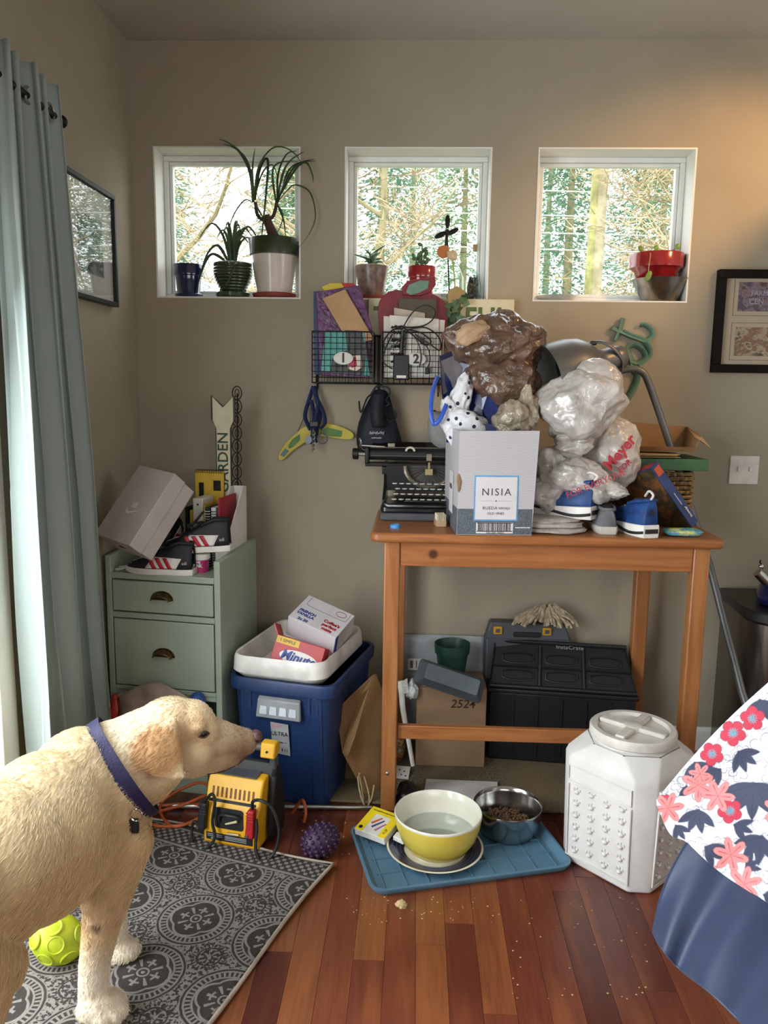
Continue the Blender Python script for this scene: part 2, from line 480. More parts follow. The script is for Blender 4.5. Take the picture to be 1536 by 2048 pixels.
# ================================================================== outside
M_BARK = mat('mossy_bark', '#a89a72', .9, var=.2, vs=6, col2='#7d7a58')
M_BARKG = mat('pale_bark', '#b5aa8c', .9, var=.2, vs=9, col2='#8f8664')
M_MOSS = mat('moss', '#a3a860', .95, var=.2, vs=20)
def leafy(name, c):
    m = mat(name, c, .9, var=.25, vs=1.5); p = m.node_tree.nodes['Principled BSDF']
    tr = nd(m.node_tree, 'BsdfTranslucent'); tr.inputs[0].default_value = (*srgb(c), 1)
    mx = nd(m.node_tree, 'MixShader'); mx.inputs[0].default_value = .35
    m.node_tree.links.new(p.outputs[0], mx.inputs[1]); m.node_tree.links.new(tr.outputs[0], mx.inputs[2]); m.node_tree.links.new(mx.outputs[0], m.node_tree.nodes['Material Output'].inputs[0])
    return m
M_CONF = leafy('conifer_green', '#7d9f84')
M_CONF2 = leafy('light_conifer_green', '#93ae88')
M_TAN = mat('bare_twig_tan', '#b39f7c', .9, var=.2, vs=2)
struct('ground_outside', MB().bx(-40, 40, D + .5, 60, -1.3, -1.2), mat('ground', '#5e6644', .9))

def branchy(name, label, base, h, lean, seed, m, spread=1.0, levels=4, r0=.12, twig=None, trunkdir=None, nb=4):
    rs = random.Random(seed); t = thing(name, label, 'tree', base, group=None)
    trunk = MB(); tw = MB(); moss = MB()
    def grow(p, d, L, r, lev):
        pts = [p]; q = p; dd = d.normalized(); n = 5
        for k in range(n):
            dd = (dd + Vector((rs.uniform(-1, 1), rs.uniform(-1, 1), rs.uniform(-.6, .8))) * .22).normalized()
            q = q + dd * (L / n); pts.append(q)
        r = max(r, .0055); rr = [r * (1 - .6 * k / n) for k in range(n + 1)]
        (trunk if lev < 2 else tw).tube(pts, rr, 6 if lev < 2 else 3, cap=False)
        if False:
            for k in range(3):
                c = pts[rs.randint(1, n - 1)] + Vector((0, 0, r)); moss.ell(c, (r * 1.0, r * 1.0, r * .45), 8, 5)
        if lev >= levels: return
        for k in range(nb if lev else nb + 2):
            i = rs.randint(2 if lev == 0 else 1, n); a = rs.uniform(0, 2 * pi)
            side = Vector((cos(a), sin(a) * .6, rs.uniform(-.25, .7)))
            grow(pts[i], (dd * .5 + side * spread), L * rs.uniform(.45, .7), rr[i] * .55, lev + 1)
    grow(Vector((0, 0, 0)), Vector(lean), h, r0, 0)
    obj('trunk', trunk, m, t, smooth=True)
    o = obj('twigs', tw, twig or m, t); o['kind'] = 'stuff'
    if moss.v: o = obj('moss', moss, M_MOSS, t, smooth=True); o['kind'] = 'stuff'
    return t

branchy('bare_tree', 'bare mossy tree with a leaning trunk outside the first window', (-2.1, 8.6, 1.6), 3.2, (-.55, .1, 1), 3, M_BARK, 1.0, 5, .085, M_TAN)
branchy('bare_tree', 'bare mossy tree spreading its branches outside the middle window', (-.62, 7.6, 1.0), 2.6, (.25, .1, 1), 11, M_BARK, 1.1, 5, .07, M_TAN)
branchy('bare_tree', 'pale bare thicket of fine arching twigs outside the third window', (3.1, 8.5, 1.6), 1.9, (-.2, .0, 1), 21, M_BARKG, 1.4, 5, .05, M_TAN)
branchy('bare_tree', 'low bare shrub of tangled twigs below the third window view', (2.0, 7.4, 1.0), 1.3, (.3, .0, 1), 31, M_BARKG, 1.5, 5, .04, M_TAN)
branchy('bare_tree', 'tan leafless tree behind the thicket outside the third window', (4.2, 11.5, 1.2), 3.4, (-.1, .0, 1), 41, M_BARKG, 1.2, 5, .08, M_TAN)
tk = thing('tree_trunk', 'straight pale trunk with a yellow side strip outside the third window', 'tree', (1.72, 8.4, -1.2))
obj('trunk', MB().tube([(0, 0, 0), (.02, 0, 2.5), (.05, 0, 4.6), (.10, 0, 7)], [.10, .085, .078, .07], 14), M_BARKG, tk, smooth=True)
obj('yellow_strip', MB().tube([(-.048, -.04, .5), (-.032, -.036, 2.5), (.0, -.033, 4.6), (.05, -.03, 7)], [.058, .050, .046, .04], 10), mat('strip_yellow', '#a5a268', .95, var=.2, vs=9), tk, smooth=True)  # yellow strip up the left front of the trunk

def conifer(base, h, r, seed, m, label):
    rs = np.random.RandomState(seed); t = thing('conifer_tree', label, 'tree', base)
    obj('trunk', MB().cyl((0, 0, 0), (0, 0, h * .95), .14, .03, 8), M_BARK, t, smooth=True)
    n = int(9500 * (r / 1.6) ** 2); mb = MB()
    z = h * rs.rand(n) ** .8; a = rs.rand(n) * 2 * pi; rad = r * (1 - z / h * .8) * np.sqrt(rs.rand(n))
    cx = rad * np.cos(a); cy = rad * np.sin(a) ; cz = z - rad * .28
    for i in range(n):
        L = rs.uniform(.07, .19); w = L * .17; aa = a[i] + rs.uniform(-.9, .9); dz = rs.uniform(-.6, .1)
        d = Vector((cos(aa), sin(aa), dz)).normalized(); sd = Vector((-sin(aa), cos(aa), rs.uniform(-.5, .5))) * w
        c = Vector((cx[i], cy[i], cz[i])); o = len(mb.v)
        mb.v += [tuple(c - sd * .6), tuple(c + d * L * .5 - sd), tuple(c + d * L), tuple(c + d * L * .5 + sd)]
        mb.f.append((o, o + 1, o + 2, o + 3))
    o = obj('foliage', mb, m, t); o['kind'] = 'stuff'
    return t
for (b, h, r, s, m, l) in (
    ((-4.6, 14, -1.2), 6.5, 1.6, 1, M_CONF, 'blue-green conifer low behind the leaning bare tree'),
    ((-2.3, 16, -1.2), 7.4, 1.7, 2, M_CONF2, 'light green conifer between the first and middle window views'),
    ((-.7, 15, -1.2), 8.2, 1.5, 3, M_CONF, 'tall conifer behind the spreading mossy tree'),
    ((.9, 17, -1.2), 8.6, 1.7, 4, M_CONF2, 'pale conifer at the right of the middle window view'),
    ((2.4, 13.5, -1.2), 7.8, 1.5, 5, M_CONF, 'blue-green conifer directly behind the yellow-striped trunk'),
    ((4.6, 16, -1.2), 8.0, 1.7, 6, M_CONF2, 'light conifer behind the tan leafless tree'),
    ((-6.6, 21, -1.2), 9.5, 2.3, 7, M_CONF2, 'distant conifer at the far left edge of the first window view'),
    ((-3.6, 22, -1.2), 8.6, 2.2, 8, M_CONF, 'distant blue-green conifer behind the leaning bare trunk'),
    ((-.2, 23, -1.2), 12, 2.5, 9, M_CONF2, 'distant tall conifer filling the centre of the middle window'),
    ((3.2, 21, -1.2), 11, 2.3, 10, M_CONF2, 'distant conifer behind and left of the yellow-striped trunk'),
    ((5.8, 22, -1.2), 10, 2.3, 11, M_CONF, 'distant conifer at the right edge of the third window view')):
    conifer(b, h, r, s, m, l)
for k, z in enumerate((2.95, 3.12, 3.3, 3.55)):
    w = obj('blind_reflection', MB().tube([(-12, 9, z + .5), (-4, 9, z + .14), (3, 9, z), (12, 9, z - .08)], .007, 5), mat('reflection_white', '#d8dcd6', .5))  # pale tubes modelled for blinds reflected in the double glass
    tag(w, ('lowest', 'second lowest', 'second highest', 'highest')[k] + ' of the four thin pale blind reflection lines outside the windows', 'reflection line', 'blind reflection lines outside the windows')
# ================================================================== table
def wood(name, c1, c2, axis=0, rough=.4, coat=.1, knots=True):
    m, p, t = raw_mat(name)
    g = nd(m.node_tree, 'NewGeometry').outputs['Position']
    sc = [30.0, 30.0, 30.0]; sc[axis] = 2.2
    gr = t.noise(t.scale(g, tuple(sc)), 1.3, 5, .6, dist=.8)
    c = t.mix(t.smooth(gr, .3, .7), c2, c1)
    if knots:
        k = t.voro(g, 5.0); c = t.mix(t.m('SUBTRACT', 1.0, t.smooth(k, .05, .11)), c, '#4a2410')
    m.node_tree.links.new(c, p.inputs['Base Color']); p.inputs['Roughness'].default_value = rough
    p.inputs['Coat Weight'].default_value = coat; p.inputs['Coat Roughness'].default_value = .25
    m.node_tree.links.new(t.bump(gr, .05, .002), p.inputs['Normal'])
    return m
M_PINEX = wood('pine_along', '#a5693a', '#8a5228', 0)
M_PINEZ = wood('pine_upright', '#a76f40', '#8e582e', 2)
M_PINEY = wood('pine_across', '#a5693a', '#8a5228', 1)
M_STEEL = mat('brushed_steel', '#b9b6b0', .3, 1)
M_CHROME = mat('chrome', '#cfcfcf', .12, 1, var=.02)
M_BLACK = mat('black_plastic', '#121315', .4, var=.05)
M_BLACKM = mat('black_enamel', '#0e0f11', .28, spec=.6, var=.05, coat=.3)

TZ = 1.016      # table top level
tb = thing('dining_table', 'high pine table with rounded top and square legs against the wall', 'table', (0.4425, 2.915, 0))
obj('tabletop', MB().prism(rrect(1.178, .57, .03, 5, 0, 0), TZ - .033, TZ, 'z'), M_PINEX, tb, bevel=.011, seg=3)
for x0, x1, y0, y1 in ((-.100, -.046, 2.66, 2.712), (.937, .992, 2.66, 2.712), (-.085, -.030, 3.12, 3.17), (.882, .938, 3.12, 3.17)):
    lg = obj('leg', MB().bx(x0 - .4425, x1 - .4425, y0 - 2.915, y1 - 2.915, 0, TZ - .034), M_PINEZ, tb, bevel=.005)
    if y0 < 3: obj('bolt', MB().ell((x0 + .022 - .4425, y0 - 2.916, .145), (.007, .004, .007), 10, 6), M_STEEL, lg, smooth=True)
obj('front_apron', MB().bx(-.488, .494, -.248, -.226, TZ - .118, TZ - .034), M_PINEX, tb, bevel=.002)
obj('back_apron', MB().bx(-.472, .439, .212, .234, TZ - .118, TZ - .034), M_PINEX, tb, bevel=.002)
obj('side_apron', MB().bx(-.524, -.504, -.202, .204, TZ - .118, TZ - .034), M_PINEY, tb, bevel=.002)
obj('side_apron', MB().bx(.455, .475, -.202, .204, TZ - .118, TZ - .034), M_PINEY, tb, bevel=.002)
obj('stretcher', MB().bx(-.488, .494, -.238, -.215, .268, .318), M_PINEX, tb, bevel=.003)

# ================================================================== sage green cabinet with drawers
def chipped(name, c, edge):
    m, p, t = raw_mat(name); v = t.coord()
    n = t.noise(v, 26, 5, .7); n2 = t.noise(v, 3.0, 3, .5)
    base = t.mix(t.smooth(n2, .3, .7), c, tuple(x * .86 for x in srgb(c)))
    m.node_tree.links.new(t.mix(t.smooth(n, .70, .725), base, edge), p.inputs['Base Color'])
    p.inputs['Roughness'].default_value = .5
    m.node_tree.links.new(t.bump(t.noise(v, 40, 3), .08, .004), p.inputs['Normal'])
    return m
M_SAGE = chipped('sage_paint', '#a3b09e', '#4d4a3c')
M_DARK = mat('dark_recess', '#2a2823', .8)
M_BRASS = mat('aged_brass', '#6a5436', .38, .9, var=.25, vs=30)
CA = radians(-9)
cb = thing('drawer_cabinet', 'small sage green painted cabinet with two drawers and cup pulls in the corner', 'cabinet', (-.897, 2.752, 0), CA); cb.scale = (1.035, 1.035, 1.035)
# local frame: x -.215..215, y 0 (front) .. .355
w = .213
obj('side_panel', MB().prism([(0, 0), (.355, 0), (.355, .87), (0, .855)], w - .022, w, 'x'), M_SAGE, cb, bevel=.003)
obj('side_panel', MB().prism([(0, 0), (.355, 0), (.355, .87), (0, .855)], -w, -w + .022, 'x'), M_SAGE, cb, bevel=.003)
obj('top_board', MB().bx(-w + .022, w - .022, .0, .355, .775, .797), M_SAGE, cb, bevel=.002)
obj('back_panel', MB().bx(-w + .022, w - .022, .343, .355, .0, .86), M_SAGE, cb)
obj('shelf_board', MB().bx(-w + .022, w - .022, .004, .343, .352, .37), M_SAGE, cb)
obj('bottom_board', MB().bx(-w + .022, w - .022, .004, .343, .05, .07), M_SAGE, cb)
obj('drawer_rail', MB().bx(-w + .022, w - .022, .0, .02, .635, .655), M_SAGE, cb, bevel=.002)
obj('drawer_rail', MB().bx(-w + .022, w - .022, .0, .02, .370, .385), M_SAGE, cb, bevel=.002)
obj('kick_rail', MB().bx(-w + .022, w - .022, .006, .02, .0, .05), M_SAGE, cb)
for z0, z1 in ((.660, .770), (.389, .631)):
    d = obj('drawer', MB().bx(-w + .026, w - .026, -.001, .30, z0, z1), M_SAGE, cb, bevel=.003)
    pz = (z0 + z1) / 2 + .002; cup = MB()
    def cp(u, v):
        a = pi * u; b = v * pi / 2
        return (.036 * cos(a) * (1 if v < .999 else 1) * cos(b * .0) * (1 - .12 * v), -.003 - .022 * sin(v * pi / 2), pz - .008 + .028 * sin(a) * (1 - v * .55))
    cup.grid(20, 6, cp)
    obj('cup_pull', cup, M_BRASS, d, smooth=True, solid=.003)
    obj('pull_backplate', MB().prism([(.042 * cos(pi * k / 12), pz - .009 + .033 * sin(pi * k / 12)) for k in range(13)], -.004, -.001, 'y'), M_BRASS, d)

def CB(x, y, z):   # a point of the cabinet's own frame in the room
    return Vector((-.897, 2.752, 0)) + RZ(CA) @ (Vector((x, y, z)) * 1.035)
# ---- grey shoe box leaning against the left wall
BOXG = mat('grey_card', '#b3aba6', .55, var=.03)
a0 = aty(189, 1067, 2.68)
ex = Vector((.17, -.12, -.017)).normalized(); ey = Vector((.122, .14, .235)).normalized(); ez = ex.cross(ey)
sbx = thing('shoe_box', 'grey cardboard shoe box leaning tilted in the corner on the green cabinet', 'box')
Mx = Matrix.Identity(4)
for i in range(3): Mx[i][0], Mx[i][1], Mx[i][2], Mx[i][3] = ex[i], ey[i], ez[i], a0[i]
sbx.matrix_world = Mx
obj('box_body', MB().bx(.003, .197, .003, .287, -.115, -.04), BOXG, sbx, bevel=.002)
ld = obj('lid', MB().bx(.0, .20, .0, .29, -.060, 0), BOXG, sbx, bevel=.002)
obj('thumb_notch', MB().prism([(.10 + .018 * cos(pi * k / 8), -.058 + .014 * sin(pi * k / 8)) for k in range(9)], -.0012, -.0002, 'y'), M_DARK, ld)
WLOGO = mat('white_print', '#e6e2dc', .5)
obj('swoosh_mark', MB().prism([(-.034, .012), (-.03, -.006), (-.016, -.012), (.036, .012), (-.012, -.002), (-.024, -.001)], .0001, .0006, 'z', TR(.11, .115, 0)), WLOGO, ld)
text('logo_letters', 'SB', WLOGO, ld, .028, (.105, .14, .0003), (0, 0, 0))

# ---- high-top sneakers (side profile extruded and shaped)
def sneaker(name, label, loc, rz, s=1.0, tilt=0.0, group=None, kind='stripe', rx=0):
    t = thing(name, label, 'shoe', loc, rot=(rx, tilt, rz), group=group)
    W_ = mat('sneaker_white', '#dcd8d2', .55); K = mat('sneaker_black', '#17171b', .6, bump=.1, bs=120); RED = mat('stripe_red', '#b3182a', .5)
    # profile along x: toe at -.15, heel +.15
    def outline(x):   # half width
        u = (x + .15) / .30
        return .047 * (sin(pi * (.04 + .92 * u)) ** .35) * (1 - .18 * math.exp(-((u - .62) / .16) ** 2)) + .001
    def top(x):
        pts = [(-.15, .03), (-.125, .052), (-.08, .066), (-.03, .092), (.02, .118), (.06, .138), (.10, .146), (.145, .138), (.15, .13)]
        for (a, b), (c, d) in zip(pts, pts[1:]):
            if a <= x <= c: q = (x - a) / (c - a); q = q * q * (3 - 2 * q); return b + (d - b) * q
        return .13
    xs = [-.15 + .30 * k / 24 for k in range(25)]
    sole = MB()
    rings = []
    for x in xs:
        hw = outline(x) + .005; lift = .010 * max(0, (-.09 - x) / .06) ** 2
        rings.append([Vector((x * 1.03, -hw, lift)), Vector((x * 1.03, -hw, .027 + lift * .6)), Vector((x * 1.03, hw, .027 + lift * .6)), Vector((x * 1.03, hw, lift))])
    sole.loft(rings); obj('sole', sole, W_, t, bevel=.003)
    up = MB(); rings = []
    for x in xs:
        hw = outline(x); zt = top(x); r = []
        nk = 16
        for k in range(nk + 1):
            a = pi * k / nk; px = -cos(a); pz = sin(a)
            sg = 1 if px > 0 else -1
            narrow = 1 - .30 * max(0, (zt - .06) / .09) * pz
            r.append(Vector((x, hw * sg * abs(px) ** .55 * narrow, .024 + (zt - .024) * pz ** .8)))
        rings.append(r)
    up.loft(rings, closed=False, cap=False)
    u = obj('upper', up, K if kind == 'stripe' else K, t, smooth=60, solid=.003)
    # side patches follow the upper, a little proud of it
    def surf(x, z, side, off=.0035):
        hw = outline(x); zt = top(x); f = min(1, max(0, (z - .024) / (zt - .024)));  pz = f ** (1 / .8); px = sqrt(max(0, 1 - pz * pz))
        nw = 1 - .30 * max(0, (zt - .06) / .09) * pz
        return Vector((x, side * (hw * px ** .55 * nw + off), z))
    def patch(nm, quad, m, side, n=8):
        a, b, c, d = quad; g = MB()
        def fn(uu, vv):
            x = (a[0] * (1 - uu) + b[0] * uu) * (1 - vv) + (d[0] * (1 - uu) + c[0] * uu) * vv
            z = (a[1] * (1 - uu) + b[1] * uu) * (1 - vv) + (d[1] * (1 - uu) + c[1] * uu) * vv
            return surf(x, z, side)
        g.grid(n, n, fn); return obj(nm, g, m, t, smooth=True, solid=.002)
    for sd in (-1, 1):
        patch('side_panel', ((-.055, .03), (.085, .03), (.108, .075), (-.02, .080)), W_, sd)
        for k in range(3):
            x = -.03 + k * .034
            g = MB()
            def fn(uu, vv, x=x): return surf(x + uu * .019 - vv * .026 + .01, .030 + vv * .046, sd, .006)
            g.grid(3, 8, fn); obj('stripe', g, RED, t, smooth=True, solid=.0015)
    patch('toe_overlay', ((-.146, .03), (-.09, .03), (-.085, .045), (-.14, .04)), K, -1)
    g = MB(); g.grid(10, 10, lambda uu, vv: Vector((-.128 + uu * .055, (vv - .5) * .06, top(-.128 + uu * .055) - .010 * (2 * vv - 1) ** 2 + .002)))
    obj('toe_box', g, W_, t, smooth=True, solid=.003)
    for k in range(5):
        x = -.055 + k * .022; z = top(x)
        obj('lace', MB().tube([(x, -.028, z - .012), (x + .004, -.012, z + .004), (x + .004, .012, z + .004), (x, .028, z - .012)], .004, 6), K, t, smooth=True)
    obj('lace_bow', MB().tube(spline([(.03, -.02, .125), (.0, -.045, .115), (-.025, -.04, .125), (.02, -.015, .13), (.03, .015, .13), (-.01, .05, .118), (.02, .02, .126)], 6), .004, 6), K, t, smooth=True)
    obj('collar_padding', MB().tube([(.035, -.026, .120), (.09, -.030, .143), (.14, -.020, .14), (.149, 0, .136), (.14, .020, .14), (.09, .030, .143), (.035, .026, .120)], .007, 8), K, t, smooth=True)
    tg = MB(); tg.grid(4, 6, lambda uu, vv: Vector((-.03 + .07 * vv, (uu - .5) * .04, .10 + .075 * vv)))
    obj('tongue', tg, K, t, smooth=True, solid=.008)
    for sd in (-1, 1):
        o = text('heel_lettering', 'adi', mat('pale_print', '#c9c6bc', .5), t, .020, (.122 * 1, sd * .0415, .056), (radians(90), 0, 0 if sd < 0 else pi), .001)
        o.rotation_euler = (radians(82), 0, radians(14) if sd < 0 else pi - radians(14))
    t.scale = (s, s, s)
    return t
sneaker('sneaker', 'black high-top sneaker with red stripes standing flat on the green cabinet', CB(-.015, .030, .797) , radians(-6), .82)
sneaker('sneaker', 'black high-top sneaker with red stripes resting on the pink tub', CB(.092, .09, .868), radians(2), .82, radians(-3))

# ---- tubs, books and sign behind the sneakers
tub = thing('plastic_tub', 'pink lidded tub printed THE PINK under a sneaker', 'tub', CB(.108, .085, .797))
PINK = mat('pink_print', '#b8306e', .4, var=.03)
obj('tub_body', MB().lathe([(.026, .0), (.030, .050)], 28), PINK, tub, smooth=True)
obj('tub_lid', MB().lathe([(.0325, .048), (.0335, .052), (.0335, .0665), (.031, .068)], 28), mat('white_gloss_plastic', '#e4e1da', .35), tub, smooth=True)
for s_, z_, sz in (('THE', .040, .011), ('PINK', .027, .016)):
    text('lettering', s_, WLOGO, tub, sz, (-.004, -.0302, z_), (radians(86), 0, radians(-6)), .0008, bold=.0006)
tub2 = thing('plastic_tub', 'plain dark blue tub beside the pink one', 'tub', CB(.045, .11, .797))
obj('tub_body', MB().lathe([(.026, 0), (.029, .055)], 24), mat('tub_blue', '#1f3a6e', .4), tub2, smooth=True)
obj('tub_rim', MB().lathe([(.029, .055), (.031, .055), (.031, .063), (.029, .063)], 24), mat('tub_blue'), tub2, smooth=True)

def book(name, label, cat, p, w, d, h, m, rz=CA, rx=0.0, ry=0.0, page='#d9d3c2', group=None, spine=None):
    t = thing(name, label, cat, p, rot=(rx, ry, rz), group=group)
    c = MB().bx(-w / 2, -w / 2 + .003, 0, d, 0, h).bx(w / 2 - .003, w / 2, 0, d, 0, h).bx(-w / 2, w / 2, 0, .003, 0, h)
    obj('cover', c, m, t)
    obj('pages', MB().bx(-w / 2 + .003, w / 2 - .003, .003, d - .004, .004, h - .004), mat('paper_' + page[1:], page, .8, bump=.2, bs=200), t)
    return t
YEL = mat('notebook_yellow', '#d9b43e', .5); BLKC = mat('black_card', '#17181a', .5); WHC = mat('white_card', '#ddd9d2', .5, var=.03); REDC = mat('red_card', '#a52030', .5)
zt = .797
book('composition_book', 'black and yellow composition book standing beside the shoe box', 'book', CB(.005, .20, zt), .014, .12, .215, BLKC)
book('composition_book', 'yellow composition book with a wide yellow spine beside the black one', 'book', CB(.024, .20, zt), .016, .12, .205, YEL)
n1 = thing('spiral_notebook', 'tall yellow spiral notebook behind the white binder', 'notebook', CB(.055, .285, zt), CA)
obj('cover', MB().bx(-.055, .06, 0, .010, 0, .345), YEL, n1)
obj('front_print', MB().bx(-.04, -.02, -.0012, -.0004, .18, .30).bx(.02, .05, -.0012, -.0004, .27, .31), BLKC, n1)
for k in range(16): obj('coil', MB().tube([(-.052 + k * .0072, .005 + .008 * cos(2 * pi * q / 8), .343 + .008 * sin(2 * pi * q / 8)) for q in range(8)], .0011, 5, loop=True), M_BLACK, n1)
bn = thing('ring_binder', 'white ring binder with red label between the notebooks', 'binder', CB(.062, .17, zt), CA)
obj('cover', MB().bx(-.020, .020, 0, .10, 0, .255), WHC, bn, bevel=.003)
obj('finger_hole', MB().cyl((0, -.001, .232), (0, .001, .232), .004, n=12), BLKC, bn)
obj('red_label', MB().bx(-.013, .013, -.0012, -.0003, .04, .115), REDC, bn)
book('composition_book', 'slim yellow workbook between the binder and the wire-bound pads', 'book', CB(.088, .17, zt), .009, .10, .235, YEL)
for i, (x, cc, lab) in enumerate(((.105, '#22262c', 'dark wire-bound pad with white comb binding'), (.128, '#d6d4cf', 'white wire-bound pad with dark comb binding'))):
    n2 = thing('spiral_notebook', lab + ' in the magazine holder', 'notebook', CB(x, .15, zt), CA)
    obj('pad', MB().bx(-.009, .009, .006, .10, 0, .225), mat('pad%d' % i, cc, .6), n2)
    for k in range(22): obj('coil', MB().tube([(.011 * cos(2 * pi * q / 8), .004 + .008 * sin(2 * pi * q / 8), .01 + k * .0096) for q in range(8)], .0014, 5, loop=True), (WHC, M_BLACK)[i], n2)
mh = thing('magazine_holder', 'white slanted magazine holder at the end of the book row', 'file holder', CB(.172, .13, zt), CA)
prof = [(.0, 0), (.19, 0), (.19, .29), (.155, .29), (.0, .12)]
obj('side_wall', MB().prism(prof, -.032, -.029, 'x'), WHC, mh)
obj('side_wall', MB().prism(prof, .018, .021, 'x'), WHC, mh)
obj('back_wall', MB().bx(-.032, .021, .187, .19, 0, .29), WHC, mh)
obj('front_wall', MB().bx(-.032, .021, 0, .003, 0, .12), WHC, mh)
fd = obj('red_folder', MB().bx(-.024, -.018, .02, .18, .004, .262), REDC); fd.location = CB(.172, .13, zt); fd.rotation_euler = (0, 0, CA)
tag(fd, 'red paper folder standing inside the white magazine holder', 'folder')

gs = thing('garden_sign', 'cream arrow-tailed sign board lettered GARDEN standing among the books', 'sign', CB(.108, .305, .80), rz=radians(-4))
CREAM = mat('cream_paint', '#cfc8a8', .6, var=.06); DKEDGE = mat('dark_green_paint', '#26301f', .5)
gp = [(-.026, 0), (.026, 0), (.026, .505), (.040, .535), (.040, .625), (0, .585), (-.040, .625), (-.040, .535), (-.026, .505)]
obj('border_board', MB().prism([(x * 1.18, z + (.006 if z > .5 else 0)) for x, z in gp], 0, .008, 'y'), DKEDGE, gs)
obj('face_board', MB().prism(gp, -.002, -.0001, 'y'), CREAM, gs)
text('lettering', 'GARDEN', mat('dark_green_print', '#23402a', .5), gs, .058, (0.0, -.0028, .375), (radians(90), radians(-90), 0), .0006, bold=.0007)
st = thing('wire_stake', 'dark wire stake of linked rings behind the garden sign', 'stake', CB(.150, .318, .80), rz=radians(-4))
for k in range(12): obj('ring', MB().tube([(.018 * cos(2 * pi * q / 18) + .002 * k * .4, .0, .085 + k * .0505 + .0255 * sin(2 * pi * q / 18)) for q in range(18)], .0022, 6, loop=True), mat('rust_iron', '#2d2019', .6, .5), st, smooth=True)
for k in range(12): obj('inner_ring', MB().tube([(.008 * cos(2 * pi * q / 12) + .002 * k * .4, .0, .085 + k * .0505 + .015 * sin(2 * pi * q / 12)) for q in range(12)], .0018, 6, loop=True), mat('rust_iron'), st, smooth=True)
obj('rod', MB().cyl((0, .004, 0), (.009, .004, .64), .003, n=8), mat('rust_iron'), st)

# dark shoe behind the box, strap and cloth on the cabinet
ds = sneaker('sneaker', 'dark shoe half hidden between the shoe box and the books', CB(-.06, .20, .85), radians(80), .7, radians(-35))
sp = thing('fabric_strap', 'loose white fabric strap on the front left of the cabinet top', 'strap', CB(-.15, .03, .798))
obj('webbing', MB().tube(spline([(-.04, .0, .004), (-.01, -.012, .010), (.02, -.005, .022), (.04, .02, .03), (.02, .03, .015), (-.03, .015, .006)], 8), .006, 6, flat=.35), WHC, sp, smooth=True)
obj('clip', MB().bx(-.048, -.034, -.006, .008, .0, .009), M_STEEL, sp, bevel=.002)

# ---- things stuffed in the open lower part of the cabinet
def cloth(name, label, cat, fn, m, n=24, solid=.003, mm=None):
    g = MB().grid(n, mm or n, fn); o = obj(name, g, m, smooth=60, solid=solid); return tag(o, label, cat)
LINEN = mat('linen_cloth', '#a89a8a', .9, bump=.25, bs=300, crease=.15, cs=14)
def drape(c, ux, uz, dep, seed, fold=.02, fr=5.0):
    c = Vector(c); ux = Vector(ux); uz = Vector(uz); q = Vector(dep)
    def fn(u, v):
        n = noise.noise(Vector((u * fr + seed, v * fr, seed))) + .5 * noise.noise(Vector((u * fr * 2.3, v * fr * 2.3 + seed, 1)))
        return c + ux * (u - .5) + uz * (v - .5) + q * (fold * n)
    return fn
cloth('folded_cloth', 'beige folded cloth hanging out of the open cabinet bottom', 'cloth',
      lambda u, v: CB(-.165 + .30 * u + .03 * v + .02 * sin(3 * v), -.03 - .035 * sin(pi * v) - .01 * noise.noise(Vector((u * 5, v * 5, 0))), .36 - .19 * v - .02 * abs(u - .5) + .06 * sin(pi * u) * (1 - v) - .05 * u * v), LINEN)
cloth('folded_cloth', 'crumpled greige cloth on the left of the open cabinet bottom', 'cloth',
      lambda u, v: CB(-.19 + .12 * u, .0 - .02 * sin(pi * v), .345 - .10 * v + .012 * noise.noise(Vector((u * 9, v * 9, 5))) + .02 * sin(pi * u)), mat('greige_cloth', '#b3a78e', .9, crease=.2))
sw = obj('swim_goggle_case', crumple((0, 0, 0), (.030, .028, .035), .2, 2.5, 4, 24, 16), mat('royal_blue_cloth', '#23508f', .6)); sw.location = CB(.13, -.02, .355)
sw.name = 'cloth_bundle'; tag(sw, 'small royal blue cloth bundle at the right of the open cabinet shelf', 'cloth')
tgx = thing('price_tag', 'cardboard garment tag on a hook hanging below the cabinet drawers', 'tag', CB(-.155, -.028, .27), rot=(0, radians(35), CA))
obj('card', MB().bx(-.03, .03, 0, .002, -.022, .022), mat('tag_card', '#b8b2a8', .6), tgx)
obj('print', MB().bx(-.020, .018, -.001, -.0002, -.010, .006), BLKC, tgx)
obj('hook', MB().tube(spline([(.02, .001, .02), (.022, .001, .05), (.035, .001, .055), (.038, .001, .04)], 6), .0018, 6), mat('tag_card'), tgx)
rd = thing('dustpan', 'red plastic thing peeking out between curtain and cabinet', 'container', (-1.08, 2.74, .33))
obj('body', MB().lathe([(.02, -.33), (.035, -.05), (.02, .0), (.010, .03)], 16), mat('red_plastic', '#b3241c', .4), rd, smooth=True)
rd.name = 'red_bottle'; rd['label'] = 'red plastic bottle peeking out between curtain and cabinet'; rd['category'] = 'bottle'
obj('cap', MB().lathe([(.011, .029), (.011, .045), (.009, .047)], 14), mat('red_plastic'), rd, smooth=True)
# ================================================================== things on the window sills
ZS = WZ0 + .004
TERRA = mat('terracotta', '#8a3a2c', .6, var=.08); SOIL = mat('soil', '#2c2018', .95, bump=.6, bs=80)
LEAF = mat('leaf_green', '#3f5a2e', .45, var=.2, vs=14); LEAF2 = mat('succulent_green', '#557048', .5, var=.2, vs=20); LEAFD = mat('dark_leaf', '#2c4024', .45, var=.25, vs=14)

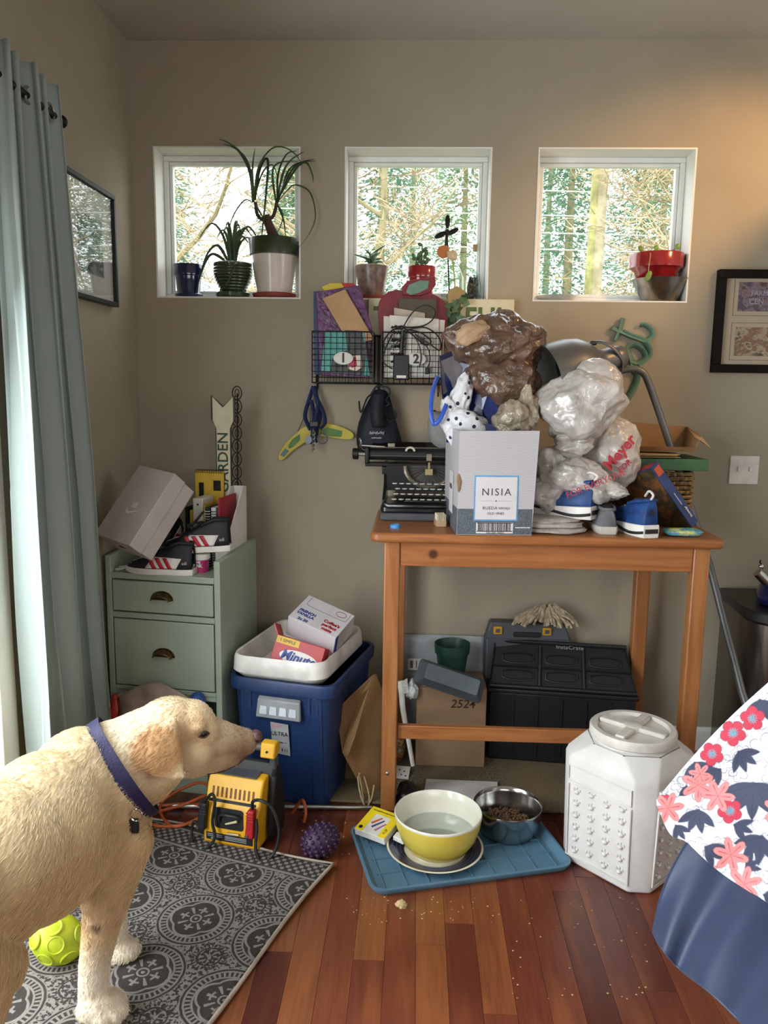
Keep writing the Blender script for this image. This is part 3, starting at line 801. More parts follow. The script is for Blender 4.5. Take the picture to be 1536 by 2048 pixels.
def pot(name, label, x, y, z, prof_out, m, th=.005, soil=None, n=36):
    t = thing(name, label, 'plant pot', (x, y, z))
    inner = [(r - th, zz) for r, zz in reversed(prof_out)]; inner[-1] = (inner[-1][0], prof_out[0][1] + th)
    obj('pot_body', MB().lathe(prof_out + inner, n), m, t, smooth=50)
    if soil: obj('soil', MB().lathe([(soil[0] - .001, soil[1] - .004), (soil[0] * .6, soil[1] + .004), (.002, soil[1] + .006)], 24), SOIL, t, smooth=True)
    return t

def blade(path, w, m_, nm, par, n=10, fold=.15):
    P = spline(path, n); k = len(P); g = MB(); rings = []
    for i, p in enumerate(P):
        u = i / (k - 1); d = (P[min(i + 1, k - 1)] - P[max(i - 1, 0)]).normalized()
        s_ = d.cross(Vector((0, -1, 0.35))); s_ = s_.normalized() if s_.length > 1e-4 else Vector((1, 0, 0))
        ww = w * (min(1, .55 + u * 2) if u < .3 else 1) * (1 - u ** 2.2) + .0006
        nrm = s_.cross(d)
        rings.append([p - s_ * ww, p + nrm * ww * fold * 2, p + s_ * ww])
    g.loft(rings, closed=False, cap=False)
    return obj(nm, g, m_, par, smooth=80, solid=.0008)

NAVY = mat('navy_glaze', '#1a2348', .12, spec=.6, coat=.5, var=.05)
t = pot('flower_pot', 'glossy navy blue empty plant pot in the first window', -.936, 3.325, ZS, [(.047, 0), (.047, .012), (.0455, .014), (.052, .085), (.0585, .088), (.061, .128), (.0595, .131)], NAVY)
obj('saucer', MB().lathe([(.05, 0), (.055, .003), (.057, .014), (.054, .016)], 32), NAVY, t, smooth=50)

GRG = mat('olive_glaze', '#3c4a30', .25, coat=.4, var=.12, vs=20)
gp_ = [(.040, .022)]
for k in range(8):
    z = .03 + k * .0115; r = .052 + .024 * sin(min(1, k / 6) * pi / 2)
    gp_ += [(r + .002, z), (r + .003, z + .004), (r + .002, z + .008), (r - .0005, z + .0095)]
gp_ += [(.078, .125), (.079, .134), (.076, .137)]
t = pot('potted_plant', 'ribbed olive green pot with a strappy spider-like plant in the first window', -.752, 3.315, ZS, gp_, GRG, .006, (.066, .122))
t['category'] = 'plant'
obj('saucer', MB().lathe([(.052, 0), (.066, .004), (.069, .020), (.065, .024)], 32), GRG, t, smooth=50)
random.seed(8)
for i in range(13):
    a = random.uniform(0, 2 * pi); L_ = random.uniform(.10, .21); ex_ = random.uniform(.25, .9)
    r0 = .01; dx, dy = cos(a), sin(a) * .45
    blade([(dx * r0, dy * r0, .125), (dx * L_ * .25 * ex_, dy * L_ * .25, .125 + L_ * .62), (dx * L_ * .6 * ex_, dy * L_ * .5, .125 + L_ * .9), (dx * L_ * ex_, dy * L_ * .8, .125 + L_ * (.95 - .5 * ex_))], random.uniform(.004, .0075), LEAF, 'leaf', t)
for pth in ([(-.01, -.02, .13), (-.07, -.05, .165), (-.11, -.06, .10), (-.14, -.05, .01)], [(.01, -.03, .13), (.03, -.09, .12), (.0, -.10, .05), (-.05, -.09, -.0)], [(-.01, -.01, .13), (-.05, -.03, .20), (-.09, -.04, .17), (-.12, -.05, .09)]):
    blade(pth, .006, LEAFD, 'leaf', t)

WG = mat('white_glaze', '#d5cabd', .3, coat=.3, var=.04); DG = mat('dark_green_glaze', '#2f3a20', .25, coat=.4, var=.12)
t = thing('potted_plant', 'white pot with dark green rim holding a ponytail palm in the first window', 'plant', (-.582, 3.305, ZS))
obj('saucer', MB().lathe([(.070, 0), (.084, .004), (.088, .016), (.083, .018)], 36), TERRA, t, smooth=50)
obj('pot_body', MB().lathe([(.070, .019), (.091, .165), (.086, .165), (.066, .024)], 40), WG, t, smooth=50)
obj('pot_rim', MB().lathe([(.091, .163), (.099, .166), (.102, .226), (.100, .229), (.094, .229), (.090, .17)], 40), DG, t, smooth=50)
obj('soil', MB().lathe([(.094, .212), (.002, .216)], 24), SOIL, t)
BRK = mat('palm_trunk', '#4a3526', .85, bump=.5, bs=60)
tk_ = obj('trunk', MB().tube([(.015, 0, .21), (-.005, 0, .25), (-.02, 0, .285), (-.034, 0, .318)], [.026, .021, .018, .019], 14), BRK, t, smooth=True)
b1 = obj('branch', MB().tube(spline([(-.03, 0, .305), (-.052, 0, .308), (-.068, 0, .33), (-.072, 0, .37)], 6), .007, 10), BRK, t, smooth=True)
b2 = obj('branch', MB().tube(spline([(-.03, 0, .305), (-.008, 0, .312), (.004, 0, .335), (.012, 0, .37)], 6), .007, 10), BRK, t, smooth=True)
# leaf paths measured along the photograph's blades (x,z pixels of the first window), depth varied
def wpath(pts, y0, y1, base):
    n = len(pts) - 1
    return [aty(a, b, y0 + (y1 - y0) * (k / n) ** .5) - Vector(base) for k, (a, b) in enumerate(pts)]
bs_ = (-.582, 3.305, ZS)
for k, (pts, w_) in enumerate([
    ([(506, 405), (500, 345), (480, 305), (455, 285), (437, 278)], .0055), ([(508, 400), (503, 350), (490, 315), (470, 297), (447, 288)], .004),
    ([(508, 400), (505, 340), (510, 296)], .004), ([(510, 400), (518, 345), (528, 320), (536, 325), (532, 390), (524, 470), (522, 525)], .0055),
    ([(508, 405), (515, 340), (540, 300), (565, 294), (590, 308), (605, 330)], .003), ([(508, 400), (525, 345), (545, 330), (555, 355)], .003),
    ([(505, 405), (490, 400), (470, 425), (458, 460), (460, 500)], .0025), ([(555, 408), (556, 350), (572, 310), (592, 302)], .004),
    ([(553, 405), (565, 350), (580, 322), (608, 303)], .005), ([(553, 405), (575, 355), (596, 328), (628, 318)], .005), ([(555, 400), (590, 340), (612, 325), (625, 350), (626, 365)], .0045),
    ([(556, 405), (575, 345), (600, 325), (632, 322)], .0035), ([(555, 405), (575, 380), (592, 370), (620, 385), (631, 430), (620, 465), (598, 495)], .0028),
    ([(556, 412), (567, 440), (572, 478)], .003), ([(556, 410), (566, 430), (560, 455), (550, 470)], .002), ([(510, 405), (520, 425), (528, 440)], .003),
    ([(552, 405), (545, 345), (560, 325), (600, 322)], .004)]):
    yy = 3.295 - .03 * ((k * 7) % 5) / 5
    blade(wpath(pts, 3.305, 3.195 if max(p[0] for p in pts) > 590 or min(p[1] for p in pts) < 300 else yy - .03, bs_), w_, LEAFD if k % 2 else LEAF, 'leaf', t, 6)

# ---- middle window
CLEARP = mat('cloudy_plastic', '#8d7468', .3, var=.25, vs=30, alpha=.9)
t = pot('potted_plant', 'cloudy plastic pot with a spiky aloe in the middle window', -.19, 3.322, ZS, [(.048, .008), (.066, .118), (.068, .130), (.066, .132)], CLEARP, .003, (.062, .118)); t['category'] = 'plant'
obj('saucer', MB().lathe([(.05, 0), (.062, .003), (.064, .014), (.06, .015)], 28), TERRA, t, smooth=50)
obj('pebble_top', MB().lathe([(.063, .119), (.05, .131), (.01, .137)], 24), mat('frosty_gravel', '#a9a8a4', .9, bump=.8, bs=120), t, smooth=True)
for i in range(12):
    a = 2 * pi * i / 12 + .3 * (i % 2); L_ = .05 + .02 * (i % 3); up = .35 + .55 * ((i * 5) % 4) / 3
    blade([(0, 0, .13), (cos(a) * L_ * .5 * (1.1 - up), sin(a) * L_ * .4, .13 + L_ * .5 * up + .01), (cos(a) * L_ * (1.15 - up * .6), sin(a) * L_ * .6, .13 + L_ * up)], .0075, LEAF2, 'leaf', t, 5, .5)

REDG = mat('red_glaze', '#8e1f22', .18, coat=.5, var=.06)
t = pot('potted_plant', 'red glazed pot with a jade plant in the middle window', .01, 3.33, ZS, [(.042, 0), (.055, .085), (.060, .088), (.063, .128), (.061, .131)], REDG, .005, (.056, .118)); t['category'] = 'plant'
for i, (dx, hh) in enumerate(((-.012, .07), (.012, .075), (0, .10), (.025, .05), (-.03, .055))):
    obj('stem', MB().tube([(0, 0, .115), (dx * .5, 0, .115 + hh * .5), (dx, -.005 * i, .115 + hh)], .0028, 6), LEAF2, t, smooth=True)
    for k in range(4):
        a = k * 2.2 + i; q = .45 + .55 * k / 3
        lf = MB().ell((dx * q + .012 * cos(a), .01 * sin(a), .115 + hh * q + .004), (.011, .005, .007), 10, 6, RY(a * .4))
        obj('leaf', lf, LEAF2, t, smooth=True)

M_JAR = glass_mat('clear_jar_glass', (.96, .985, .98), .03)
def bottle(name, label, x, y, prof, cork=None, n=28):
    t = thing(name, label, 'bottle', (x, y, ZS)); th = .002
    obj('glass', MB().lathe(prof + [(max(.001, r - th), z) for r, z in reversed(prof)], n), M_JAR, t, smooth=60)
    if cork: obj('cork', MB().lathe([(cork[0], cork[1]), (cork[0] * 1.05, cork[2])], 14), mat('cork', '#a8865c', .9, bump=.4), t, smooth=True)
    return t
bottle('glass_bottle', 'clear glass dome jar behind the metal dragonfly in the middle window', .135, 3.335, [(.044, 0), (.046, .02), (.044, .09), (.03, .125), (.014, .15), (.011, .19), (.013, .20)])
bottle('glass_bottle', 'slim clear corked bottle beside the stone jar in the middle window', .222, 3.345, [(.028, 0), (.030, .06), (.022, .10), (.010, .125), (.009, .20), (.011, .205)], (.0085, .195, .222))
jr = bottle('glass_jar', 'small clear jar filled with pebbles on the middle sill', .213, 3.30, [(.026, 0), (.027, .07), (.024, .082), (.024, .092)])
random.seed(3); pb = MB()
for i in range(70): pb.ell((random.uniform(-.018, .018), random.uniform(-.018, .018), .008 + .055 * random.random()), (.006, .005, .005), 7, 5)
o = obj('pebbles', pb, mat('pebble_brown', '#6e6252', .8, var=.3, vs=60), jr, smooth=True); o['kind'] = 'stuff'

dg = thing('garden_ornament', 'dark metal dragonfly on a rod with an orange disc and paper flower', 'ornament', (.103, 3.285, ZS))
IRON = mat('dark_iron', '#1e1a18', .5, .6)
obj('rod', MB().tube([(.02, 0, 0), (.012, 0, .12), (.004, 0, .27)], .0028, 8), IRON, dg, smooth=True)
obj('body', MB().tube([(-.002, -.01, .19), (.002, -.01, .235), (.004, -.01, .265)], [.004, .006, .008], 10), IRON, dg, smooth=True)
for (cx, cz, ang, L_) in ((.004, .295, 90, .026), (-.022, .245, 205, .026), (.026, .258, 25, .024)):
    obj('wing', MB().ell((cx, -.012, cz), (L_, .0025, .010), 14, 8, RY(-radians(ang))), IRON, dg, smooth=True)
obj('feelers', MB().tube(spline([(-.004, -.01, .262), (-.03, -.01, .285), (-.04, -.01, .275), (-.036, -.01, .262)], 5), .001, 5), IRON, dg)
obj('wire_loop', MB().tube(spline([(.02, -.01, .24), (.05, -.01, .215), (.10, -.012, .20), (.08, -.01, .18), (.03, -.01, .185)], 5), .001, 5), IRON, dg)
obj('disc', MB().cyl((-.010, -.022, .180), (-.010, -.018, .180), .025, n=28), mat('orange_wood', '#b06a34', .6), dg, bevel=.001)
obj('paper_flower', crumple((.024, -.018, .168), (.018, .012, .016), .4, 2.4, 2, 20, 14), mat('cream_paper', '#cdb894', .8), dg, smooth=True)
obj('green_stick', MB().tube([(.045, -.004, .0), (.035, -.006, .1), (.026, -.01, .16)], .003, 6), mat('lime_stick', '#9aa63a', .6), dg)

# ---- third window
pl = thing('plate', 'small white plate lying on the third window sill', 'plate', (.553, 3.31, ZS))
obj('dish', MB().lathe([(.045, 0), (.05, .002), (.085, .016), (.087, .019), (.083, .019), (.045, .006), (.002, .005)], 40), mat('white_ceramic', '#d9d7cf', .25, coat=.3), pl, smooth=True)
bw = thing('metal_bowl', 'polished steel bowl holding the red pot on the third window sill', 'bowl', (.955, 3.315, ZS))
obj('bowl', MB().lathe([(.062, 0), (.066, .002), (.108, .083), (.112, .087), (.108, .088), (.062, .005), (.002, .004)], 44), mat('satin_steel', '#9c968e', .32, 1, var=.1, stretch=(1, 1, .05), vs=60), bw, smooth=True)
t = pot('potted_plant', 'wide red glazed pot with a trailing vine in the third window', .935, 3.315, ZS + .03, [(.058, 0), (.083, .085), (.090, .09), (.094, .095), (.104, .10), (.106, .150), (.104, .154)], REDG, .006, (.097, .142)); t['category'] = 'plant'
for pth, lv in (([(-.05, -.09, .145), (-.055, -.112, .13), (-.06, -.118, .09), (-.06, -.118, .05)], [(-.06, -.121, .055)]), ([(.02, -.05, .145), (.05, -.085, .165), (.055, -.09, .16)], [(.052, -.09, .17)]), ([(-.04, -.06, .145), (-.09, -.09, .158)], [(-.088, -.092, .16)]), ([(0, -.06, .145), (-.03, -.1, .16)], [(-.032, -.1, .162)])):
    obj('vine', MB().tube(spline(pth, 5), .0018, 6), mat('vine_stem', '#9a8a5a', .6), t)
    for c in lv: obj('leaf', MB().ell(c, (.011, .004, .021 if c[2] < .1 else .010), 12, 7, RY(.4 if c[2] < .1 else 1.1)), mat('fresh_leaf', '#6f8f34', .4, var=.15), t, smooth=True)

# ================================================================== pictures
def picture(name, label, loc, w, h, rz, fw, fm, matm, depth=.025):
    t = thing(name, label, 'picture', loc, rz)
    obj('frame', frame_mb(-w / 2, w / 2, -h / 2, h / 2, fw, -depth, 0), fm, t, bevel=.002)
    obj('mount', MB().bx(-w / 2 + fw * .8, w / 2 - fw * .8, -.010, -.004, -h / 2 + fw * .8, h / 2 - fw * .8), matm, t)
    return t
def print_mat(name, cols, sc=18, seed=0):
    m, p, t = raw_mat(name); v = t.scale(t.coord(), (1, 1, 1.6), (seed, 0, seed))
    rp = nd(m.node_tree, 'ValToRGB'); rp.color_ramp.interpolation = 'LINEAR'
    while len(rp.color_ramp.elements) < len(cols): rp.color_ramp.elements.new(.5)
    for i, c in enumerate(cols): rp.color_ramp.elements[i].position = .28 + .46 * i / len(cols); rp.color_ramp.elements[i].color = (*srgb(c), 1)
    rp.color_ramp.elements[0].position = 0
    m.node_tree.links.new(t.noise(v, sc, 5, .65), rp.inputs[0]); m.node_tree.links.new(rp.outputs[0], p.inputs['Base Color']); p.inputs['Roughness'].default_value = .6
    return m
M_PGLASS = glass_mat('picture_glass', (1, 1, 1), .05, 0, .5)
MOUNT = mat('mount_card', '#cfcac2', .7, var=.02)
lp = picture('wall_picture', 'black framed print behind glass on the left wall beside the curtain', (XL + .001, 2.768, 1.972), .455, .392, radians(90), .016, BLKC, MOUNT)
obj('print', MB().bx(-.085, .125, -.0112, -.0102, -.105, .085), print_mat('grey_print', ('#5a5f5a', '#8b9088', '#3c4440', '#a5a79d'), 14), lp)
obj('glass', MB().bx(-.213, .213, -.018, -.016, -.182, .182), M_PGLASS, lp)
rp_ = picture('wall_picture', 'dark framed pair of shop photographs hung right of the third window', (1.40, D - .001, 1.768), .50, .390, 0, .032, mat('espresso_wood', '#120c0a', .6, spec=.15), mat('cream_mount', '#bfae98', .7, var=.02), .03)
for z0, cols, sd in ((.095, ('#3a3248', '#5c4a58', '#4a4054', '#8a7a86', '#6a4a3a', '#241f2c'), 3), (-.075, ('#6a5a3c', '#8f8262', '#7c4a40', '#b5a888', '#4a4434'), 9)):
    ph = obj('photograph', MB().bx(-.165, .165, -.0115, -.0105, z0 - .055, z0 + .055), print_mat('photo%d' % sd, cols, 22, sd), rp_)
    obj('cut_line', frame_mb(-.182, .182, z0 - .072, z0 + .072, .0018, -.0108, -.0102), mat('mount_line', '#6a5c48', .7), rp_)
    if z0 > 0:
        LB = mat('photo_sign_print', '#b9b0c8', .6)
        text('sign_lettering', 'FARM', LB, ph, .026, (-.085, -.0118, z0 + .012), depth=.0002); text('sign_lettering', 'CEN', LB, ph, .028, (-.095, -.0118, z0 - .018), depth=.0002)
obj('glass', MB().bx(-.215, .215, -.020, -.018, -.162, .162), glass_mat('picture_glass_low', (1, 1, 1), .06), rp_)

# ================================================================== eat sign
TEAL = mat('teal_paint', '#4f7263', .6, var=.2, vs=30, col2='#5f8574')
es = thing('eat_sign', 'weathered teal script letters spelling eat hung aslant on the wall', 'sign', (.86, D, 1.46))
def wp(pts): return [aty(a, b, D - .012) - Vector((.86, D, 1.46)) for a, b in pts]
obj('letter_e', MB().tube(spline(wp([(1232, 795), (1252, 798), (1268, 775), (1275, 750), (1268, 742)]), 8), .017, 8, flat=.45), TEAL, es, smooth=True)
obj('letter_a', MB().tube(spline(wp([(1268, 742), (1262, 715), (1255, 697), (1268, 690), (1285, 700), (1290, 715), (1275, 725), (1262, 722)]), 8), .014, 8, flat=.45), TEAL, es, smooth=True)
obj('letter_a_tail', MB().tube(spline(wp([(1275, 728), (1298, 712), (1296, 692), (1285, 680), (1262, 672), (1246, 664)]), 8), .014, 8, flat=.45), TEAL, es, smooth=True)
obj('letter_t', MB().tube(spline(wp([(1246, 636), (1240, 660), (1230, 682)]), 8), .012, 8, flat=.45), TEAL, es, smooth=True)
obj('crossbar', MB().tube(spline(wp([(1224, 655), (1245, 664), (1265, 672), (1290, 680), (1304, 672), (1303, 660), (1290, 650), (1280, 650)]), 8), .012, 8, flat=.45), TEAL, es, smooth=True)

# ================================================================== THANKFUL board
tf = thing('word_sign', 'long cream board lettered THANKFUL in green below the middle window', 'sign', (.088, D, 1.775))
obj('board', MB().bx(-.283, .283, -.045, -.0005, -.075, .066), CREAM, tf, bevel=.003)
text('lettering', 'THANKFUL', mat('moss_print', '#55662f', .6), tf, .115, (0, -.0462, -.012), depth=.001, sx=.86, bold=.003, space=1.06)
iv = thing('ivy_garland', 'green artificial ivy bunch on the cream word board', 'garland', (.145, D - .06, 1.78))
random.seed(12); ivl = []
for i in range(26):
    c = Vector((random.uniform(-.03, .045), random.uniform(-.03, .0), random.uniform(-.115, .075)))
    obj('leaf', MB().prism([(0, -.016), (.011, -.006), (.018, .006), (.006, .008), (0, .020), (-.006, .008), (-.018, .006), (-.011, -.006)], -.0006, .0006, 'y', TR(*c) @ RY(random.uniform(-1.5, 1.5)) @ RX(random.uniform(-.7, .7))), (LEAF2, LEAFD)[i % 3 > 1], iv)
obj('stem', MB().tube(spline([(.0, -.01, .08), (.015, -.02, .02), (-.01, -.015, -.05), (.02, -.02, -.12)], 6), .0025, 6), LEAFD, iv)
obj('bird_house', MB().prism([(-.03, .04), (.03, .04), (.034, .085), (0, .105), (-.034, .085)], -.02, .0, 'y'), mat('straw_tan', '#a58a5a', .8, bump=.4), iv)

# ================================================================== wire wall rack
rk = thing('wire_wall_rack', 'black wire wall rack with two baskets numbered 1 and 2', 'wall rack', (-.155, D, 1.50))
WIRE = mat('black_wire', '#14171a', .45, .4)
def basket(x0, x1):
    z0, z1, y0, y1 = .012, .205, -.145, -.02
    rim = MB()
    for z in (z0, z1): rim.tube([(x0, y0, z), (x1, y0, z), (x1, y1, z), (x0, y1, z)], .0028, 6, loop=True)
    for x in (x0, x1):
        for y in (y0, y1): rim.cyl((x, y, z0), (x, y, z1), .0028, n=6)
    b = obj('basket_frame', rim, WIRE, rk)
    m_ = MB(); nx_, nz_ = 10, 9
    for k in range(1, nx_):
        x = x0 + (x1 - x0) * k / nx_; m_.cyl((x, y0, z0), (x, y0, z1), .0012, n=5); m_.cyl((x, y0, z0), (x, y1, z0), .0012, n=5); m_.cyl((x, y1, z0), (x, y1, z1), .0012, n=5)
    for k in range(1, nz_):
        z = z0 + (z1 - z0) * k / nz_; m_.cyl((x0, y0, z), (x1, y0, z), .0012, n=5)
        for x in (x0, x1): m_.cyl((x, y0, z), (x, y1, z), .0012, n=5)
        m_.cyl((x0, y1, z), (x1, y1, z), .0012, n=5)
    o = obj('wire_grid', m_, WIRE, b); o['kind'] = 'stuff'
    return b
for n_, x0, x1, px in ((1, -.248, -.014, -.128), (2, .018, .248, .150)):
    b = basket(x0, x1)
    pt = obj('number_plate', MB().prism([(px + .038 * cos(2 * pi * k / 28), .105 + .024 * sin(2 * pi * k / 28)) for k in range(28)], -.1505, -.1475, 'y'), mat('enamel_plate', '#c2bfb8', .35), b, bevel=.001)
    text('number', str(n_), BLKC, b, .048, (px, -.1512, .105), depth=.0004, bold=.0015)
obj('hanging_rod', MB().cyl((-.255, -.012, .20), (.255, -.012, .20), .004, n=8).cyl((-.255, -.012, .012), (.255, -.012, .012), .004, n=8), WIRE, rk)
for x in (-.245, .0, .24):
    obj('hook', MB().tube(spline([(x, -.012, .012), (x, -.014, -.02), (x, -.03, -.035), (x, -.045, -.02)], 6), .003, 6), WIRE, rk, smooth=True)
    obj('upright', MB().bx(x - .004, x + .004, -.008, -.001, -.01, .21), WIRE, rk)

def slab(name, label, cat, pts, y0, y1, m, lift=0.0, bevel=.0015):
    """a flat thing with thickness: measured outline at depth y0, thickness back to y1"""
    P = [aty(a, b, y0) for a, b in pts]; c = sum(P, Vector()) / len(P)
    mb = MB(); k = (y1 - y0)
    mb.loft([[p - c for p in P], [p - c + Vector((0, k, 0)) for p in P]])
    o = obj(name, mb, m, loc=c, bevel=bevel); 
    if label: tag(o, label, cat)
    return o
PURP = mat('purple_foil', '#5a1c58', .35, var=.25, vs=25, crease=.25, cs=25)
slab('gift_bag', 'purple shiny gift bag standing in basket one', 'bag', [(632, 584), (718, 570), (744, 655), (738, 757), (640, 750)], 3.135, 3.155, PURP)
slab('folder', 'dark blue folder at the left end of basket one', 'folder', [(627, 583), (640, 582), (648, 752), (628, 748)], 3.16, 3.17, mat('blue_card', '#1f3566', .5))
slab('tissue_paper', 'crumpled yellow tissue sticking out behind the purple bag', 'tissue paper', [(643, 574), (660, 566), (683, 566), (690, 574), (668, 580), (650, 583)], 3.158, 3.166, mat('yellow_tissue', '#d3bf3c', .6))
slab('ribbon_bow', 'red ribbon end on top of the purple gift bag', 'ribbon', [(682, 566), (708, 566), (712, 575), (690, 577)], 3.157, 3.165, mat('bright_red', '#b81f1c', .5))
slab('envelope', 'tan padded envelope leaning out of basket one', 'envelope', [(645, 597), (690, 578), (744, 672), (744, 680), (700, 690)], 3.115, 3.128, mat('kraft_tan', '#b08d62', .7, var=.05, crease=.08))
bk = slab('picture_book', 'teal picture book with a monkey toy on its cover in basket one', 'book', [(650, 662), (728, 664), (740, 752), (642, 742)], 3.112, 3.122, mat('teal_card', '#4d9c94', .5, var=.08))
slab('monkey_body', None, None, [(690, 660), (722, 662), (734, 700), (728, 750), (696, 748), (660, 742), (665, 715), (694, 700)], 3.1105, 3.1115, mat('grey_print_dark', '#4a4c4c', .6, var=.2, vs=50)).parent = None
slab('monkey_mouth', None, None, [(695, 712), (722, 710), (724, 735), (712, 742), (696, 738)], 3.1095, 3.1102, mat('cream_print', '#d5cab8', .6))
slab('monkey_lips', None, None, [(699, 716), (712, 714), (714, 732), (704, 736), (698, 730)], 3.1085, 3.1092, mat('pink_print2', '#b8325a', .6))
for nm in ('monkey_body', 'monkey_mouth', 'monkey_lips'):
    o = bpy.data.objects[nm]; o.location = o.location - bk.location; o.parent = bk
# basket two
ap = thing('apple_sign', 'red wooden apple cutout with a green leaf standing in basket two', 'sign', (.0, 3.175, 1.72))
def ppx(pts, y): return [(v.x - .0, v.z - 1.72) for v in (aty(a, b, y) for a, b in pts)]
APR = mat('apple_red', '#78161f', .45, var=.08)
obj('apple_body', MB().prism(ppx([tuple(p[:2]) for p in spline([(757, 640, 0), (758, 605, 0), (775, 585, 0), (800, 580, 0), (825, 592, 0), (850, 586, 0), (875, 592, 0), (893, 612, 0), (895, 645, 0), (885, 690, 0), (825, 720, 0), (770, 690, 0)], 5, True)], 3.175), 0, .014, 'y'), APR, ap, bevel=.002)
obj('apple_leaf', MB().prism(ppx([(806, 590), (803, 575), (815, 562), (870, 553), (872, 570), (860, 585), (840, 592), (825, 592)], 3.170), -.012, -.002, 'y'), APR, ap, bevel=.002)
obj('leaf_inlay', MB().prism(ppx([(812, 585), (818, 570), (840, 561), (858, 562), (856, 577), (838, 586), (822, 590)], 3.162), -.016, -.0125, 'y'), mat('sage_green', '#6a8a78', .5, var=.15), ap)
slab('cigar_box', 'flat brown box behind the papers in basket two', 'box', [(797, 597), (873, 598), (872, 680), (797, 680)], 3.150, 3.168, mat('olive_brown', '#4d4432', .55))
PAPR = mat('paper_white', '#c9c4bb', .75, var=.04)
slab('paper_stack', 'stack of off-white letters standing in basket two', 'paper', [(767, 632), (890, 640), (884, 755), (768, 755)], 3.126, 3.138, PAPR)
slab('paper_stack', 'beige envelope behind the white letters in basket two', 'paper', [(788, 615), (850, 626), (850, 700), (788, 700)], 3.1405, 3.147, mat('paper_beige', '#b5aa98', .75))
npz = slab('newspaper', 'folded white newspaper with a bold black masthead in basket two', 'newspaper', [(779, 630), (878, 638), (876, 752), (779, 752)], 3.118, 3.124, mat('newsprint', '#d2cec6', .8))
for i, zz in enumerate((.072, .052, .024, .0, -.028, -.058)):
    scribble('headline', BLKC, npz, .052, .015, (-.062, -.0038, zz), seed=i + 3, r=.0016)
ad = thing('power_adapter', 'black power adapter with coiled cable in basket two', 'adapter', (-.008, 3.108, 1.565))
ad.location = aty(803, 735, 3.110)
obj('brick', MB().box((0, 0, 0), (.060, .024, .095)), M_BLACK, ad, bevel=.004)
obj('label_sticker', MB().bx(-.018, .018, -.0128, -.0122, -.040, -.030), WHC, ad)
def cab(nm, pts, y, r=.0028, par=None, o0=None, m_=M_BLACK, wob=.01):
    P = [aty(a, b, y - wob * sin(k * 1.7)) - o0 for k, (a, b) in enumerate(pts)]
    return obj(nm, MB().tube(spline(P, 6), r, 7), m_, par, smooth=True)
o0 = ad.location.copy()
obj('cord_bundle', MB().tube([aty(803, 705, 3.1) - o0, aty(806, 660, 3.098) - o0], .008, 8), M_BLACK, ad)
cab('cable', [(806, 655), (825, 625), (850, 610), (870, 620), (866, 638), (845, 652), (806, 655)], 3.098, .0026, ad, o0, wob=.004)
cab('cable', [(806, 658), (785, 660), (768, 682), (772, 698), (790, 690), (812, 662)], 3.096, .0028, ad, o0, wob=.004)
cab('cable', [(808, 658), (840, 665), (862, 682), (850, 690), (828, 672), (806, 655)], 3.096, .0028, ad, o0, wob=.004)
cab('cable', [(812, 660), (850, 655), (878, 675), (880, 700), (862, 690), (830, 668)], 3.095, .0028, ad, o0, wob=.004)
cab('cable', [(785, 668), (770, 700), (768, 725), (785, 738)], 3.096, .0028, ad, o0, wob=.002)
cab('plug_cable', [(825, 668), (838, 690), (842, 715), (838, 735)], 3.095, .0025, ad, o0, wob=.002)
cab('plug_cable', [(830, 668), (855, 695), (860, 720), (854, 738)], 3.094, .0025, ad, o0, wob=.002)
obj('plug', MB().box(tuple(aty(854, 742, 3.094) - o0), (.016, .014, .024)), M_BLACK, ad, bevel=.003)

# ================================================================== hanging below the rack
LSH = mat('navy_webbing', '#1c2a56', .75, bump=.4, bs=250)
lh = thing('dog_leash', 'folded navy webbing dog harness and leash hanging from the rack hook', 'leash', aty(628, 775, 3.20))
o0 = lh.location.copy()
for i, (pts, r) in enumerate((([(627, 772), (618, 800), (610, 830), (616, 850), (622, 860)], .010), ([(627, 772), (634, 800), (640, 830), (634, 855), (630, 885)], .012), ([(630, 790), (645, 820), (650, 845), (640, 858)], .009), ([(622, 800), (628, 830), (625, 868)], .010), ([(636, 805), (630, 850), (620, 888)], .009))):
    obj('strap', MB().tube(spline([aty(a, b, 3.205 - .008 * i) - o0 for a, b in pts], 6), r, 8, flat=.3), LSH, lh, smooth=True)
obj('buckle', MB().box(tuple(aty(628, 848, 3.165) - o0), (.035, .012, .022)), M_BLACK, lh, bevel=.003)
cp = aty(627, 862, 3.165) - o0
for k in range(10): obj('chain_link', MB().tube([(cp.x + .006 * cos(2 * pi * q / 8) * (1 if k % 2 else .3), cp.y + .006 * cos(2 * pi * q / 8) * (.3 if k % 2 else 1), cp.z - k * .0085 + .007 * sin(2 * pi * q / 8)) for q in range(8)], .0018, 5, loop=True), M_STEEL, lh)
obj('tag_ring', MB().tube([(cp.x + .035 + .02 * cos(2 * pi * q / 18), cp.y, cp.z - .03 + .02 * sin(2 * pi * q / 18)) for q in range(18)], .002, 6, loop=True), mat('violet_plastic', '#4a3560', .4), lh)
obj('pet_tag', MB().prism([(cp.x - .02 + .014 * cos(2 * pi * q / 16), cp.z - .035 + .016 * sin(2 * pi * q / 16)) for q in range(16)], cp.y - .004, cp.y - .002, 'y'), mat('blue_grey_plastic', '#7c8a98', .4), lh)
BM = mat('boomerang_paint', '#b3a02e', .5, col2='#c9b83c', vs=8)
bo = thing('boomerang', 'painted yellow and green boomerang hanging behind the leash', 'boomerang', aty(630, 865, 3.235))
o0 = bo.location.copy()
def bpx(pts, y): return [(v.x - o0.x, v.z - o0.z) for v in (aty(a, b, y) for a, b in pts)]
